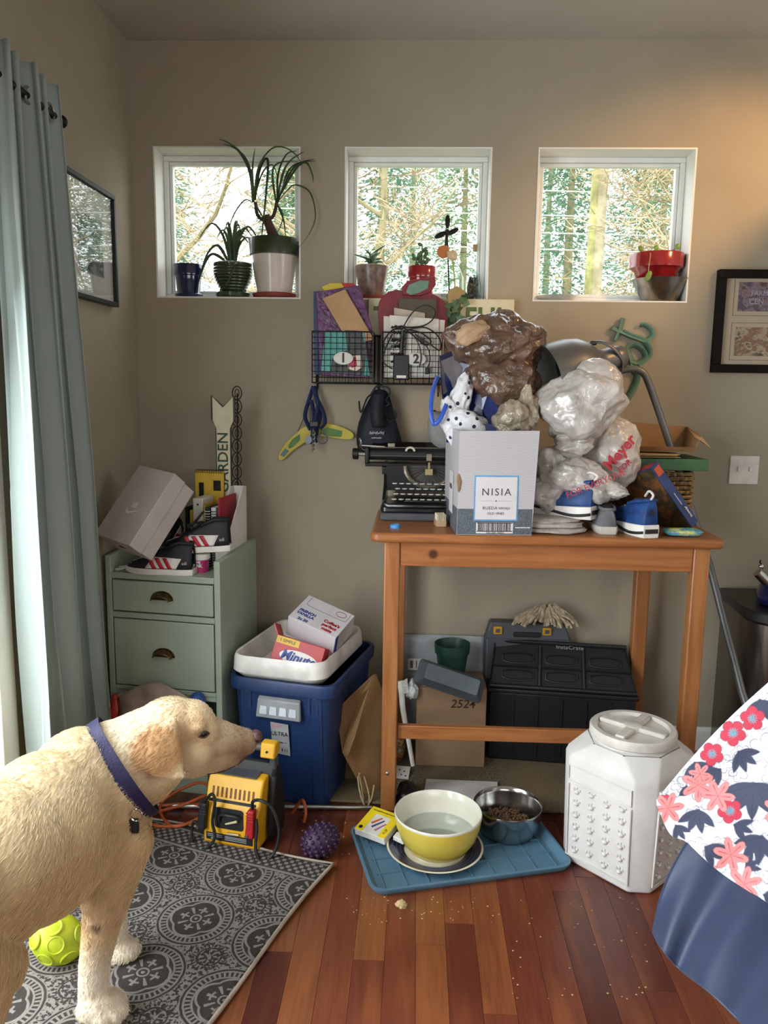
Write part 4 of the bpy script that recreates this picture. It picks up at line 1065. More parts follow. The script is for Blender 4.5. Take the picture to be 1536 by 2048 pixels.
outl = [tuple(p[:2]) for p in spline([(557, 914, 0), (566, 893, 0), (590, 868, 0), (612, 852, 0), (645, 846, 0), (680, 852, 0), (706, 866, 0), (704, 878, 0), (680, 878, 0), (640, 872, 0), (616, 882, 0), (588, 900, 0), (566, 920, 0)], 4, True)]
obj('wood_blade', MB().prism(bpx(outl, 3.235), -.008, 0, 'y'), BM, bo, bevel=.002)
GP = mat('green_daub', '#4f7a34', .55, var=.2)
obj('paint_patch', MB().prism(bpx([(576, 892), (585, 878), (600, 868), (600, 880), (588, 893), (578, 898)], 3.226), -.0092, -.0082, 'y'), GP, bo)
obj('paint_patch', MB().prism(bpx([(642, 860), (655, 855), (685, 862), (683, 874), (650, 872), (640, 866)], 3.226), -.0092, -.0082, 'y'), GP, bo)
obj('paint_patch', MB().prism(bpx([(560, 910), (570, 897), (578, 902), (568, 914)], 3.226), -.0092, -.0082, 'y'), mat('blue_daub', '#5a7d78', .55), bo)
obj('cord', MB().tube([aty(594, 868, 3.228) - o0, aty(612, 825, 3.23) - o0, aty(626, 775, 3.225) - o0], .0014, 5), M_BLACK, bo)

BPM = mat('black_nylon', '#131420', .7, var=.15, bump=.2, bs=200, crease=.2, cs=12)
bp = thing('drawstring_backpack', 'black drawstring backpack with white print hanging under the rack', 'backpack', aty(757, 800, 3.185))
o0 = bp.location.copy(); prof = []
rings = []
for (cx, cy, hw, dp) in ((760, 778, 12, .012), (760, 795, 20, .022), (757, 815, 28, .032), (756, 845, 38, .042), (757, 872, 45, .050), (759, 893, 47, .050), (760, 908, 42, .042), (760, 915, 25, .02)):
    c = aty(cx, cy, 3.185) - o0; hw = hw / 505; r = []
    for k in range(40):
        a = 2 * pi * k / 40; q = 1 + .07 * sin(7 * a + cy * .05) * (1 if cy < 860 else .35)
        r.append(c + Vector((hw * cos(a) * q, dp * sin(a) * q, .004 * sin(3 * a))))
    rings.append(r)
obj('sack', MB().loft(rings), BPM, bp, smooth=True, sub=1)
fl_ = MB().grid(10, 12, lambda u, v: aty(745 + 26 * u - 4 * sin(v * 3), 785 + 70 * v, 3.148 - .014 * sin(pi * u) - .022 * sin(v * 2.2)) - o0)
obj('flap', fl_, BPM, bp, smooth=True, solid=.003)
scribble('print_lettering', mat('grey_white_print', '#b9b9c0', .6), bp, .058, .014, tuple(aty(753, 866, 3.128) - o0), seed=5, r=.0009)
scribble('print_lettering', mat('grey_white_print'), bp, .040, .007, tuple(aty(753, 876, 3.127) - o0), seed=6, r=.0007)
for pts in ([(752, 786), (735, 795), (722, 825), (718, 802)], [(760, 772), (775, 775), (780, 785), (772, 800), (778, 808), (768, 815)], [(770, 830), (778, 842), (790, 838), (792, 825), (785, 820)]):
    obj('cord', MB().tube(spline([aty(a, b, 3.145) - o0 for a, b in pts], 6), .0035, 7), M_BLACK, bp, smooth=True)
obj('carry_loop', MB().tube(spline([aty(a, b, 3.19) - o0 for a, b in [(742, 790), (752, 774), (764, 772), (770, 790)]], 6), .004, 7), M_BLACK, bp, smooth=True)

cpk = thing('baseball_cap', 'light grey baseball cap with dark brim hanging behind the wine box', 'cap', aty(878, 858, 3.165))
o0 = cpk.location.copy()
cr = MB(); rr_ = []
for j in range(9):
    q = j / 8; z = -.078 + .155 * q; r = .080 * (1 - (max(0, q - .15) / .85) ** 2.4) ** .5 + .004
    rr_.append([Vector((r * .72 * cos(2 * pi * k / 28), r * .80 * sin(2 * pi * k / 28), z)) for k in range(28)])
cr.loft(rr_); TC = TR(.012, -.008, .0) @ RY(radians(-24)) @ RX(radians(10))
cr.v = [tuple(TC @ Vector(v)) for v in cr.v]
obj('crown', cr, mat('grey_felt', '#8f8f8c', .85, bump=.15, bs=200), cpk, smooth=50)
br = MB().grid(14, 8, lambda u, v: TC @ Vector(((.062 + .0 * v) * cos(pi * (1 + u)) * (1 - .12 * v), -.058 * abs(sin(pi * u)) - .055 * v * abs(sin(pi * u)) ** .5, -.076 - .012 * v + .010 * (2 * u - 1) ** 2)))
obj('brim', br, mat('charcoal_felt', '#1b1c22', .85), cpk, smooth=True, solid=.004)
obj('button', MB().ell(tuple(TC @ Vector((0, 0, .079))), (.006, .006, .004), 8, 6), mat('charcoal_felt'), cpk)
# ================================================================== on the table
# ---- typewriter
tw = thing('typewriter', 'antique black typewriter with round metal keys at the left end of the table', 'typewriter', (.052, 2.90, TZ + .028))
BODY = M_BLACKM
obj('base_frame', MB().prism(rrect(.355, .30, .02, 3, 0, .15), 0, .022, 'z'), BODY, tw, bevel=.004)
obj('front_lip', MB().tube([(-.165, .012, .03), (-.15, .0, .024), (.15, .0, .024), (.165, .012, .03)], .009, 8), BODY, tw, smooth=True)
side = [(.02, .02), (.29, .02), (.29, .165), (.19, .165), (.135, .085), (.02, .045)]
for x in (-.172, .160): obj('side_frame', MB().prism(side, x, x + .012, 'x'), BODY, tw, bevel=.003)
# front panel with the half-round type basket opening
ring = [(.0 + .098 * cos(pi + pi * k / 20), .160 + .085 * sin(pi + pi * k / 20)) for k in range(21)]
pan = [(-.16, .160), (-.16, .066), (.16, .066), (.16, .160)]
poly = [(-.16, .066), (.16, .066), (.16, .160)] + [p for p in reversed(ring)] + [(-.16, .160)]
mbp = MB()
for k in range(20):       # strips around the opening
    a, b = ring[k], ring[k + 1]
    mbp.prism([(a[0], .066), (b[0], .066), b, a], .128, .140, 'y')
mbp.bx(-.16, ring[0][0], .128, .140, .066, .160).bx(ring[-1][0], .16, .128, .140, .066, .160)
obj('front_panel', mbp, BODY, tw)
obj('basket_ring', MB().tube([(x * .93, .134, .160 + (z - .160) * .93) for x, z in ring], .010, 8), mat('worn_nickel', '#9a917e', .4, .8, var=.2), tw, smooth=True)
obj('type_plate', MB().prism([(x * .86, .160 + (z - .160) * .86) for x, z in ring], .15, .155, 'y'), mat('grey_iron', '#4a4844', .5, .5), tw)
for k in range(15):
    a = pi + pi * (k + .5) / 15
    obj('type_bar', MB().cyl((.02 * cos(a), .148, .155 + .02 * sin(a)), (.075 * cos(a), .148, .155 + .065 * sin(a)), .0013, n=5), mat('grey_iron'), tw)
obj('type_guide', MB().bx(-.014, .014, .118, .128, .128, .150).bx(-.003, .003, .12, .126, .150, .175), mat('worn_brass', '#b3a070', .4, .7), tw)
random.seed(2)
KT = mat('key_top', '#1a1a1c', .25); KR = mat('ring_highlight', '#dcdcd8', .25, 0)  # key rings in pale non-metal, bright highlights put into the colour
for r in range(4):
    n = 10 if r != 3 else 9
    for k in range(n):
        x = -.128 + k * .0262 + (.0, .006, .012, .0)[r]; y = .028 + r * .0255; z = .046 + r * .0165
        ky = obj('key', MB().lathe([(.0075, z - .003), (.0078, z), (.004, z + .001)], 12, (x, y)), KT, tw, smooth=True)
        obj('key_ring', MB().tube([(x + .0088 * cos(2 * pi * q / 12), y + .0088 * sin(2 * pi * q / 12), z) for q in range(12)], .0016, 5, loop=True), KR, ky)
        obj('key_lever', MB().cyl((x, y, z - .003), (x, y + .06, z - .012), .0012, n=4), mat('grey_iron'), ky)
obj('space_bar', MB().box((0, .008, .042), (.18, .012, .008)), BODY, tw, bevel=.003)
# carriage
cz = .198; cy = .19
obj('platen', MB().cyl((-.235, cy, cz), (.215, cy, cz), .022, n=24), mat('platen_rubber', '#191a1b', .6), tw, smooth=50)
for s_ in (-1, 1):
    obj('platen_knob', MB().cyl((s_ * .262 - .01, cy, cz), (s_ * .285 - .01, cy, cz), .022, n=18), M_BLACK, tw, bevel=.003)
    obj('knob_shaft', MB().cyl((s_ * .235 - .01, cy, cz), (s_ * .262 - .01, cy, cz), .009, n=12), M_STEEL, tw)
    obj('carriage_end', MB().box((s_ * .228 - .01, cy, cz - .004), (.016, .07, .062)), BODY, tw, bevel=.004)
obj('carriage_rail', MB().bx(-.245, .225, cy - .03, cy + .04, cz - .045, cz - .032), BODY, tw, bevel=.003)
obj('paper_table', MB().prism([(cy + .01, cz + .016), (cy + .055, cz + .045), (cy + .058, cz + .042), (cy + .014, cz + .011)], -.22, .20, 'x'), BODY, tw)
for z in (cz + .028, cz - .004): obj('bail_rod', MB().cyl((-.225, cy - .028, z), (.21, cy - .028, z), .003, n=8), M_STEEL, tw, smooth=True)
obj('paper_scale', MB().bx(-.01, .01, cy - .034, cy - .029, cz - .02, cz + .006), mat('worn_nickel'), tw)
obj('bell_gauge', MB().tube([(-.072 + .016 * cos(pi * k / 8), cy - .034, cz + .016 + .014 * sin(pi * k / 8)) for k in range(9)], .0045, 6), mat('dial_ivory', '#cfc6b0', .5), tw, smooth=True)
obj('return_lever', MB().tube(spline([(-.24, cy - .01, cz + .015), (-.262, cy - .03, cz + .03), (-.262, cy - .035, cz + .05), (-.268, cy - .035, cz + .062)], 6), .004, 7), M_CHROME, tw, smooth=True)
obj('margin_arm', MB().tube([(-.26, cy - .02, cz + .034), (-.17, cy - .02, cz + .030)], .004, 7), M_STEEL, tw)
obj('margin_block', MB().box((-.145, cy - .012, cz + .034), (.028, .02, .022)), mat('worn_nickel'), tw, bevel=.002)
obj('escape_box', MB().bx(-.18, -.06, cy - .03, cy + .05, cz - .075, cz - .046), BODY, tw, bevel=.003)
md = obj('desk_pad', MB().prism(rrect(.40, .31, .015, 3), 0, .026, 'z'), mat('grey_felt_pad', '#55565a', .9, bump=.3, bs=150), loc=(.075, 3.035, TZ + .001), bevel=.006)
tag(md, 'thick grey felt pad under the typewriter', 'pad')

# ---- blue ring cap, wooden brush
o = obj('bottle_cap', MB().lathe([(.0175, 0), (.0175, .011), (.0155, .011), (.0155, .002)], 28), mat('sky_blue_plastic', '#4f97dc', .4), loc=(-.066, 2.742, TZ), smooth=50)
tag(o, 'bright blue plastic ring cap lying on the table edge', 'cap')
br_ = thing('scrub_brush', 'small wooden brush with pale bristles beside the wine box', 'brush', (.092, 2.80, TZ), radians(8))
obj('block', MB().box((0, 0, .011), (.036, .06, .022)), mat('beech_wood', '#b89878', .6), br_, bevel=.003)
bb = MB()
for i in range(6):
    for j in range(9): bb.cyl((-.014 + i * .0056, -.024 + j * .006, .022), (-.014 + i * .0056, -.024 + j * .006, .044), .0021, .0016, 5)
o = obj('bristles', bb, mat('bristle', '#cfc2a4', .8), br_); o['kind'] = 'stuff'

# ---- wine carton
def carton_mat():
    m, p, t = raw_mat('grey_white_carton'); v = t.coord()
    w = nd(m.node_tree, 'TexWave', wave_type='RINGS'); m.node_tree.links.new(t.scale(v, (1, 1, 1), (.03, 0, .05)), w.inputs[0]); w.inputs['Scale'].default_value = 42; w.inputs['Distortion'].default_value = 9; w.inputs['Detail'].default_value = 1
    c = t.mix(t.m('MULTIPLY', t.smooth(w.outputs[1], .75, .95), .28), '#bcb9bd', '#8f8c90')
    n = t.noise(v, 4, 3)
    m.node_tree.links.new(t.mix(t.m('MULTIPLY', n, .25), c, '#a39a96'), p.inputs['Base Color']); p.inputs['Roughness'].default_value = .5
    m.node_tree.links.new(t.bump(t.noise(t.scale(v, (12, 12, 2)), 2, 3), .15, .004), p.inputs['Normal'])
    return m
CART = carton_mat()
wb = thing('wine_carton', 'grey white NISIA wine carton with blue framed label, stuffed with bags', 'box', (.142, 2.628, TZ), radians(5))
bw_, bd, bh, th_ = .252, .33, .345, .004
obj('front_panel', MB().hexa([(0, 0, 0), (bw_, 0, 0), (bw_, th_, 0), (0, th_, 0)], [(0, -.003, bh), (bw_ + .012, -.003, bh + .003), (bw_ + .012, .001, bh + .003), (0, .001, bh)]), CART, wb)
obj('left_panel', MB().hexa([(0, 0, 0), (th_, 0, 0), (th_, bd, 0), (0, bd, 0)], [(0, 0, bh), (th_, 0, bh), (th_ - .004, bd, bh), (-.004, bd, bh)]), CART, wb)
obj('right_panel', MB().hexa([(bw_ - th_, 0, 0), (bw_, 0, 0), (bw_, bd, 0), (bw_ - th_, bd, 0)], [(bw_ + .008, 0, bh), (bw_ + .012, 0, bh), (bw_ + .03, bd, bh), (bw_ + .026, bd, bh)]), CART, wb)
obj('back_panel', MB().bx(0, bw_, bd - th_, bd, 0, bh), CART, wb)
obj('bottom_panel', MB().bx(0, bw_, 0, bd, 0, th_), CART, wb)
DGY = mat('slate_print', '#5d656c', .5, var=.25, vs=300)
bnd = MB().bx(.001, bw_ - .001, -.0016, -.0008, .002, .088); obj('lower_band', bnd, DGY, wb)
obj('lower_band', MB().bx(-.0014, -.0006, .002, bd - .002, .002, .088), DGY, wb)
BLU = mat('label_blue', '#5f98c4', .5); LBW = mat('label_white', '#d3cfd0', .5, var=.02); GTX = mat('grey_text', '#4a4a4e', .5)
lx = .128
obj('label_border', MB().bx(lx - .074, lx + .074, -.0022, -.0017, .048, .200), BLU, wb)
obj('label_panel', MB().bx(lx - .069, lx + .069, -.0028, -.0023, .053, .195), LBW, wb)
text('label_lettering', 'NISIA', GTX, wb, .034, (lx, -.0032, .144), depth=.0003, space=1.25)
obj('label_rule', MB().bx(lx - .052, lx - .006, -.0033, -.0029, .1148, .1154).bx(lx + .006, lx + .052, -.0033, -.0029, .1148, .1154), GTX, wb)
obj('label_star', MB().prism([(lx + .004 * cos(pi * k / 4) * (1 if k % 2 == 0 else .4), .1151 + .004 * sin(pi * k / 4) * (1 if k % 2 == 0 else .4)) for k in range(8)], -.0033, -.0029, 'y'), GTX, wb)
text('label_lettering', 'RUEDA', GTX, wb, .0145, (lx - .020, -.0032, .091), depth=.0003, space=1.1); text('label_lettering', 'VERDEJO', GTX, wb, .010, (lx + .028, -.0032, .0905), depth=.0003)
text('label_lettering', 'OLD VINES', GTX, wb, .0115, (lx, -.0032, .073), depth=.0003)
obj('barcode_panel', MB().bx(lx - .064, lx + .060, -.0024, -.0017, .006, .043), LBW, wb)
bc = MB(); random.seed(5); x = lx - .058
bc.bx(lx - .062, lx + .058, -.0029, -.0025, .040, .0425).bx(lx - .062, lx + .058, -.0029, -.0025, .012, .0145)
while x < lx + .052:
    w_ = random.choice((.0012, .002, .003)); bc.bx(x, x + w_, -.0029, -.0025, .014, .040); x += w_ + random.choice((.0012, .0018, .0026))
obj('barcode', bc, BLKC, wb)
text('barcode_digits', '7 84 57872 34630 6', GTX, wb, .0075, (lx, -.0031, .0082), depth=.0002)
scribble('maker_mark', LBW, wb, .050, .005, (lx + .093, -.0020, .026), seed=10, r=.0006)
obj('side_label', MB().bx(-.0024, -.0017, .11, .20, .055, .20), LBW, wb)
text('side_lettering', 'NISIA', GTX, wb, .026, (-.003, .155, .145), (radians(90), 0, radians(-90)), .0003)
obj('torn_edge', crumple((.004, .000, .175), (.006, .005, .022), .5, 2.2, 3, 16, 12), mat('raw_card', '#8a6a4a', .9), wb)

# ---- navy gift bag, tissue, ribbon
GB = mat('navy_gloss_paper', '#16275e', .25, coat=.4, var=.1)
gb = thing('gift_bag', 'glossy navy gift bag sticking out of the wine carton', 'bag', aty(930, 860, 2.86))
o0 = gb.location.copy()
def gpt(px, py, y): return aty(px, py, y) - o0
gback = MB().loft([[gpt(880, 712, 2.93), gpt(908, 700, 2.94), gpt(950, 705, 2.92), gpt(975, 720, 2.90)], [gpt(882, 765, 2.91), gpt(912, 760, 2.93), gpt(958, 760, 2.91), gpt(985, 780, 2.88)], [gpt(893, 880, 2.85), gpt(920, 880, 2.9), gpt(970, 880, 2.89), gpt(1000, 880, 2.84)]], closed=False, cap=False)
obj('back_panel', gback, GB, gb, solid=.002)
obj('top_band', MB().loft([[gpt(879, 712, 2.927), gpt(908, 700, 2.937), gpt(950, 705, 2.917)], [gpt(880, 722, 2.925), gpt(908, 710, 2.935), gpt(951, 715, 2.915)]], closed=False, cap=False), mat('deep_navy', '#0d1438', .3), gb, solid=.003)
inn = MB().loft([[gpt(882, 722, 2.924), gpt(906, 712, 2.93), gpt(925, 735, 2.925)], [gpt(886, 790, 2.90), gpt(900, 780, 2.92), gpt(915, 790, 2.92)]], closed=False, cap=False)
obj('inner_panel', inn, mat('grey_card_inside', '#6a6468', .6), gb, solid=.002)
gfr = MB().loft([[gpt(886, 790, 2.86), gpt(910, 835, 2.82), gpt(950, 848, 2.80), gpt(1003, 848, 2.80)], [gpt(893, 885, 2.85), gpt(915, 885, 2.81), gpt(950, 885, 2.79), gpt(1000, 885, 2.79)]], closed=False, cap=False)
obj('front_panel', gfr, GB, gb, solid=.002)
obj('side_panel', MB().loft([[gpt(960, 730, 2.90), gpt(985, 760, 2.87), gpt(1003, 848, 2.80)], [gpt(940, 800, 2.89), gpt(965, 820, 2.87), gpt(1000, 885, 2.79)]], closed=False, cap=False), GB, gb, solid=.002)
RIB = mat('blue_satin_ribbon', '#2a5ac8', .35, sheen=.3)
rb = MB(); P_ = spline([gpt(876, 752, 2.90), gpt(866, 780, 2.84), gpt(862, 820, 2.80), gpt(868, 848, 2.79), gpt(882, 835, 2.79), gpt(893, 808, 2.82)], 8)
rr_ = []
for i, p in enumerate(P_):
    d = (P_[min(i + 1, len(P_) - 1)] - P_[max(i - 1, 0)]).normalized(); s_ = d.cross(Vector((.2, -1, .1 + .5 * sin(i * .25)))).normalized() * .0075
    rr_.append([p - s_, p + s_])
rb.loft(rr_, closed=False, cap=False); obj('ribbon_handle', rb, RIB, gb, smooth=True, solid=.001)

def dots_mat():
    m, p, t = raw_mat('dotted_tissue'); v = t.coord()
    d = t.voro(t.scale(v, (1, 1, 1)), 34)
    m.node_tree.links.new(t.mix(t.smooth(d, .22, .25), '#1a1f3c', '#d8d7da'), p.inputs['Base Color']); p.inputs['Roughness'].default_value = .6
    h = t.bump(t.m('ADD', t.voro(v, 30, 'DISTANCE_TO_EDGE'), t.noise(v, 40, 3)), .45, .01); m.node_tree.links.new(h, p.inputs['Normal'])
    p.inputs['Transmission Weight'].default_value = 0
    return m
DOTS = dots_mat()
tp = thing('tissue_paper', 'crumpled white tissue paper with navy dots in the gift bag', 'tissue paper', aty(940, 810, 2.80))
o0 = tp.location.copy()
obj('lower_bunch', crumple(gpt(945, 812, 2.775) + gb.location - o0, (.088, .05, .065), .35, 2.4, 7, 72, 48, RY(radians(28))), DOTS, tp, smooth=80)
obj('upper_bunch', crumple(gpt(932, 742, 2.80) + gb.location - o0, (.032, .025, .07), .45, 2.4, 9, 48, 36, RY(radians(15))), DOTS, tp, smooth=80)
obj('left_fold', crumple(gpt(908, 772, 2.79) + gb.location - o0, (.028, .025, .045), .4, 2.2, 11, 40, 30, RY(radians(-20))), DOTS, tp, smooth=80)

# ---- plastic carrier bags
BRB = mat('brown_plastic', '#695040', .25, spec=.7, var=.2, vs=14, crease=.55, cs=22, coat=.3)
b1 = thing('plastic_bag', 'bulging brown plastic bag on top of the wine carton', 'bag', aty(990, 720, 2.92))
o0 = b1.location.copy()
obj('upper_bulge', crumple(aty(990, 692, 2.93) - o0, (.155, .12, .105), .30, 2.3, 21, 110, 76), BRB, b1, smooth=70)
obj('lower_bulge', crumple(aty(1010, 765, 2.92) - o0, (.115, .10, .105), .30, 2.3, 23, 90, 64, RY(.3)), BRB, b1, smooth=70)
obj('side_bulge', crumple(aty(1040, 760, 2.91) - o0, (.055, .06, .085), .35, 2.3, 25, 60, 44, RY(-.25)), mat('brown_plastic_light', '#8a6848', .25, spec=.7, var=.2, crease=.5, cs=22, coat=.3), b1, smooth=70)
obj('torn_flap', crumple(aty(940, 668, 2.83) - o0, (.05, .02, .028), .4, 2.1, 27, 36, 26, RY(-.5)), mat('tan_paper', '#b09070', .6), b1, smooth=60)
CLB = mat('clear_beige_plastic', '#a89a84', .2, spec=.7, var=.2, crease=.6, cs=26, coat=.4)
b2 = thing('plastic_bag', 'clear beige packing plastic crammed in the wine carton behind the gift bag', 'bag', aty(1030, 830, 2.80))
o0 = b2.location.copy()
obj('bunch', crumple(aty(1022, 845, 2.80) - o0, (.055, .06, .065), .4, 2.4, 31, 60, 44), CLB, b2, smooth=70)
obj('bunch', crumple(aty(1055, 825, 2.82) - o0, (.035, .04, .07), .45, 2.4, 33, 50, 40), CLB, b2, smooth=70)
WPB = mat('white_plastic_film', '#c4beb8', .22, spec=.7, var=.12, vs=10, crease=.55, cs=16, coat=.35)
REDT = mat('red_bag_print', '#b01e30', .4)
b3 = thing('plastic_bag', 'big knotted white grocery bag leaning on the lamp shade', 'bag', aty(1155, 810, 2.84))
o0 = b3.location.copy()
obj('upper_bulge', crumple(aty(1160, 812, 2.84) - o0, (.150, .12, .112), .24, 2.0, 41, 110, 76, RY(-.5)), WPB, b3, smooth=70)
obj('top_corner', crumple(aty(1197, 770, 2.83) - o0, (.085, .06, .080), .25, 1.8, 42, 60, 44, RY(.6)), WPB, b3, smooth=70)
obj('knot', crumple(aty(1145, 885, 2.80) - o0, (.055, .045, .04), .45, 2.6, 43, 50, 36), WPB, b3, smooth=70)
b4 = thing('plastic_bag', 'white grocery bag with large red lettering beside the cardboard tray', 'bag', aty(1220, 920, 2.86))
o0 = b4.location.copy()
obj('bulge', crumple(aty(1218, 905, 2.90) - o0, (.105, .09, .125), .25, 2.0, 47, 90, 64, RY(.2)), WPB, b4, smooth=70)
text('bag_lettering', 'Meyer', REDT, b4, .056, tuple(aty(1240, 905, 2.792) - o0), (radians(80), radians(-48), radians(18)), .0012, bold=.0016)
text('bag_lettering', 'FOR', REDT, b4, .030, tuple(aty(1250, 932, 2.795) - o0), (radians(80), radians(-40), radians(18)), .002)
b5 = thing('plastic_bag', 'slumped white grocery bag printed FOR EVERYONE above the blue sneakers', 'bag', aty(1150, 960, 2.79))
o0 = b5.location.copy()
obj('bulge', crumple(aty(1160, 960, 2.80) - o0, (.115, .08, .065), .32, 2.2, 51, 90, 64, RY(.35)), WPB, b5, smooth=70)
obj('left_lobe', crumple(aty(1105, 930, 2.83) - o0, (.05, .05, .06), .35, 2.2, 53, 50, 36), WPB, b5, smooth=70)
obj('left_lobe', crumple(aty(1095, 985, 2.80) - o0, (.055, .05, .055), .35, 2.2, 54, 50, 36), WPB, b5, smooth=70)
obj('right_lobe', crumple(aty(1222, 982, 2.77) - o0, (.055, .035, .028), .35, 2.2, 55, 50, 36, RY(.1)), WPB, b5, smooth=70)
text('bag_lettering', 'FOR EVERYONE', REDT, b5, .030, tuple(aty(1192, 968, 2.705) - o0), (radians(80), radians(-24), 0), .001)

# ---- sneakers on the table
def runner(label, loc, rz, up, sole, trim, s=1.0, low=False, rx=0):
    t = thing('sneaker', label, 'shoe', loc, rot=(rx, 0, rz))
    def outline(x):
        u = (x + .15) / .30
        return .050 * (sin(pi * (.05 + .90 * u)) ** .38) * (1 - .16 * math.exp(-((u - .6) / .16) ** 2)) + .002
    tp_ = [(-.15, .04), (-.12, .062), (-.06, .085), (.0, .105), (.05, .115 if low else .128), (.10, .105 if low else .135), (.15, .10 if low else .14)]
    def top(x):
        for (a, b), (c, d) in zip(tp_, tp_[1:]):
            if a <= x <= c: q = (x - a) / (c - a); return b + (d - b) * q
        return tp_[-1][1]
    xs = [-.15 + .30 * k / 28 for k in range(29)]
    rings = []; hs = .030 if low else .045
    for x in xs:
        hw = outline(x) + .006; lf = .012 * max(0, (-.08 - x) / .07) ** 2; h = hs * (.75 + .35 * (x + .15) / .3)
        rings.append([Vector((x * 1.04, -hw * .9, lf)), Vector((x * 1.04, -hw, h * .5 + lf)), Vector((x * 1.03, -hw * .97, h + lf)), Vector((x * 1.03, hw * .97, h + lf)), Vector((x * 1.04, hw, h * .5 + lf)), Vector((x * 1.04, hw * .9, lf))])
    obj('sole', MB().loft(rings), sole, t, bevel=.003)
    if not low:
        for sd in (-1, 1):
            g = MB().grid(28, 2, lambda u, v: Vector(((-.14 + .29 * u) * 1.04, sd * (outline(-.14 + .29 * u) + .0085), .020 + .022 * sin(u * 5.2 + .5) * (.6) + .010 * (v - .5) + .010 * u)))
            obj('sole_wave', g, trim, t, smooth=True, solid=.003)
        g = MB().grid(8, 4, lambda u, v: Vector((.1575, (u - .5) * .052, .018 + .016 * v)))
        obj('heel_stripe', g, trim, t, smooth=True, solid=.003)
    rings = []
    for x in xs:
        hw = outline(x); zt_ = top(x); r = []
        for k in range(17):
            a = pi * k / 16; px = -cos(a); pz = sin(a); sg = 1 if px > 0 else -1
            r.append(Vector((x, hw * sg * abs(px) ** .55 * (1 - .25 * pz), hs * .8 + (zt_ - hs * .8) * pz ** .8)))
        rings.append(r)
    upm = MB().loft(rings, closed=False, cap=False)
    n_ = len(upm.v); last = [n_ - 17 + k for k in range(17)]; upm.f.append(tuple(last))
    obj('upper', upm, up, t, smooth=60, solid=.003)
    obj('opening', MB().ell((.085, 0, top(.085) - .004), (.05, .026, .012), 18, 8), trim, t, smooth=True)
    obj('collar_padding', MB().tube([(.03, -.026, top(.03) - .005), (.09, -.032, top(.09) - .004), (.14, -.022, top(.14)), (.15, 0, top(.15) + .002), (.14, .022, top(.14)), (.09, .032, top(.09) - .004), (.03, .026, top(.03) - .005)], .007, 8), up, t, smooth=True)
    if not low:
        obj('pull_loop', MB().tube(spline([(.14, -.006, .135), (.162, -.006, .16), (.13, -.004, .172), (.10, 0, .15)], 6), .0045, 7), mat('sneaker_white'), t, smooth=True)
        for k in range(4): obj('lace', MB().tube([(-.06 + k * .022, -.026, top(-.06 + k * .022) - .01), (-.056 + k * .022, 0, top(-.06 + k * .022) + .004), (-.06 + k * .022, .026, top(-.06 + k * .022) - .01)], .0035, 6), mat('sneaker_white'), t, smooth=True)
        obj('heel_emblem', MB().prism([(0, .016), (.004, .005), (.014, .003), (.005, -.003), (.008, -.014), (0, -.006), (-.008, -.014), (-.005, -.003), (-.014, .003), (-.004, .005)], .1535, .1545, 'x', TR(0, 0, .095)), trim, t)
    t.scale = (s, s, s); return t
JBLUE = mat('jersey_blue', '#17407c', .55, var=.2, vs=30, bump=.2, bs=180); SW = mat('sneaker_white'); SK = mat('sneaker_black')
runner('blue and white basketball sneaker lying side-on against the wine carton', (.498, 2.812, TZ + .045), radians(-36), JBLUE, SW, SK, .93, rx=radians(0))
runner('blue and white basketball sneaker seen from its heel beside the puzzle box', (.745, 2.77, TZ), radians(-74), JBLUE, SW, SK, .90)
runner('grey canvas slip-on shoe between the two blue sneakers', (.66, 2.815, TZ), radians(-92), mat('grey_canvas', '#6f6f72', .8, bump=.3, bs=220), mat('offwhite_rubber', '#b8b2a8', .6), mat('charcoal_felt'), .84, True)
kn = thing('knit_cloth', 'folded pale grey chenille cloth under the blue sneaker', 'cloth', (.47, 2.765, TZ))
KN = mat('chenille', '#b5ada4', .95, bump=1.0, bs=160)
for k, (w_, z_) in enumerate(((.115, .010), (.105, .027), (.095, .040))):
    c = crumple((0, 0, z_), (w_, .10 - .01 * k, .011), .12, 2.5, 60 + k, 60, 24, sq=3.0); obj('fold', c, KN, kn, smooth=True)
o = obj('zip_pouch', crumple((0, 0, .013), (.065, .035, .012), .15, 2.0, 71, 40, 20, RZ(.1), sq=2.6), print_mat('pouch_print', ('#2f5fa0', '#5fae6a', '#4a8fc0', '#b8c860', '#e0d8c0', '#3a5a98'), 14, 2), loc=(.905, 2.70, TZ), smooth=True)
tag(o, 'small blue and green patterned zip pouch on the table edge', 'pouch')

# ---- leaning puzzle box
e1 = Vector((.16, 0, -.215)).normalized(); e2a = Vector((.215, 0, .16)).normalized(); yv = Vector((0, 1, 0)); th = radians(38)
e2 = e2a * cos(th) + yv * sin(th); e3 = -e2a * sin(th) + yv * cos(th)
pz = thing('puzzle_box', 'blue jigsaw puzzle box leaning on its corner beside the wicker basket', 'box')
Mx = Matrix.Identity(4); pc_ = aty(1302, 935, 2.80)
for i in range(3): Mx[i][0], Mx[i][1], Mx[i][2], Mx[i][3] = e1[i], e3[i], e2[i], pc_[i]
pz.matrix_world = Mx
PZB = mat('puzzle_blue', '#20386e', .4, var=.25, vs=20)
obj('box_lid', MB().bx(0, .262, 0, .19, 0, .046), PZB, pz, bevel=.0015)
obj('cover_picture', MB().bx(.004, .258, .004, .186, -.0012, -.0003), print_mat('puzzle_print', ('#3a2f1c', '#5a4a20', '#2c2a20', '#7a4a20', '#4a3a18'), 12, 5), pz)
obj('end_panel', MB().bx(-.0012, -.0003, .002, .188, .002, .044), mat('puzzle_red', '#8c2f34', .5, var=.3, vs=40), pz)
obj('logo_patch', MB().bx(.012, .045, -.0012, -.0003, .006, .040), mat('puzzle_orange', '#c8502a', .5), pz)
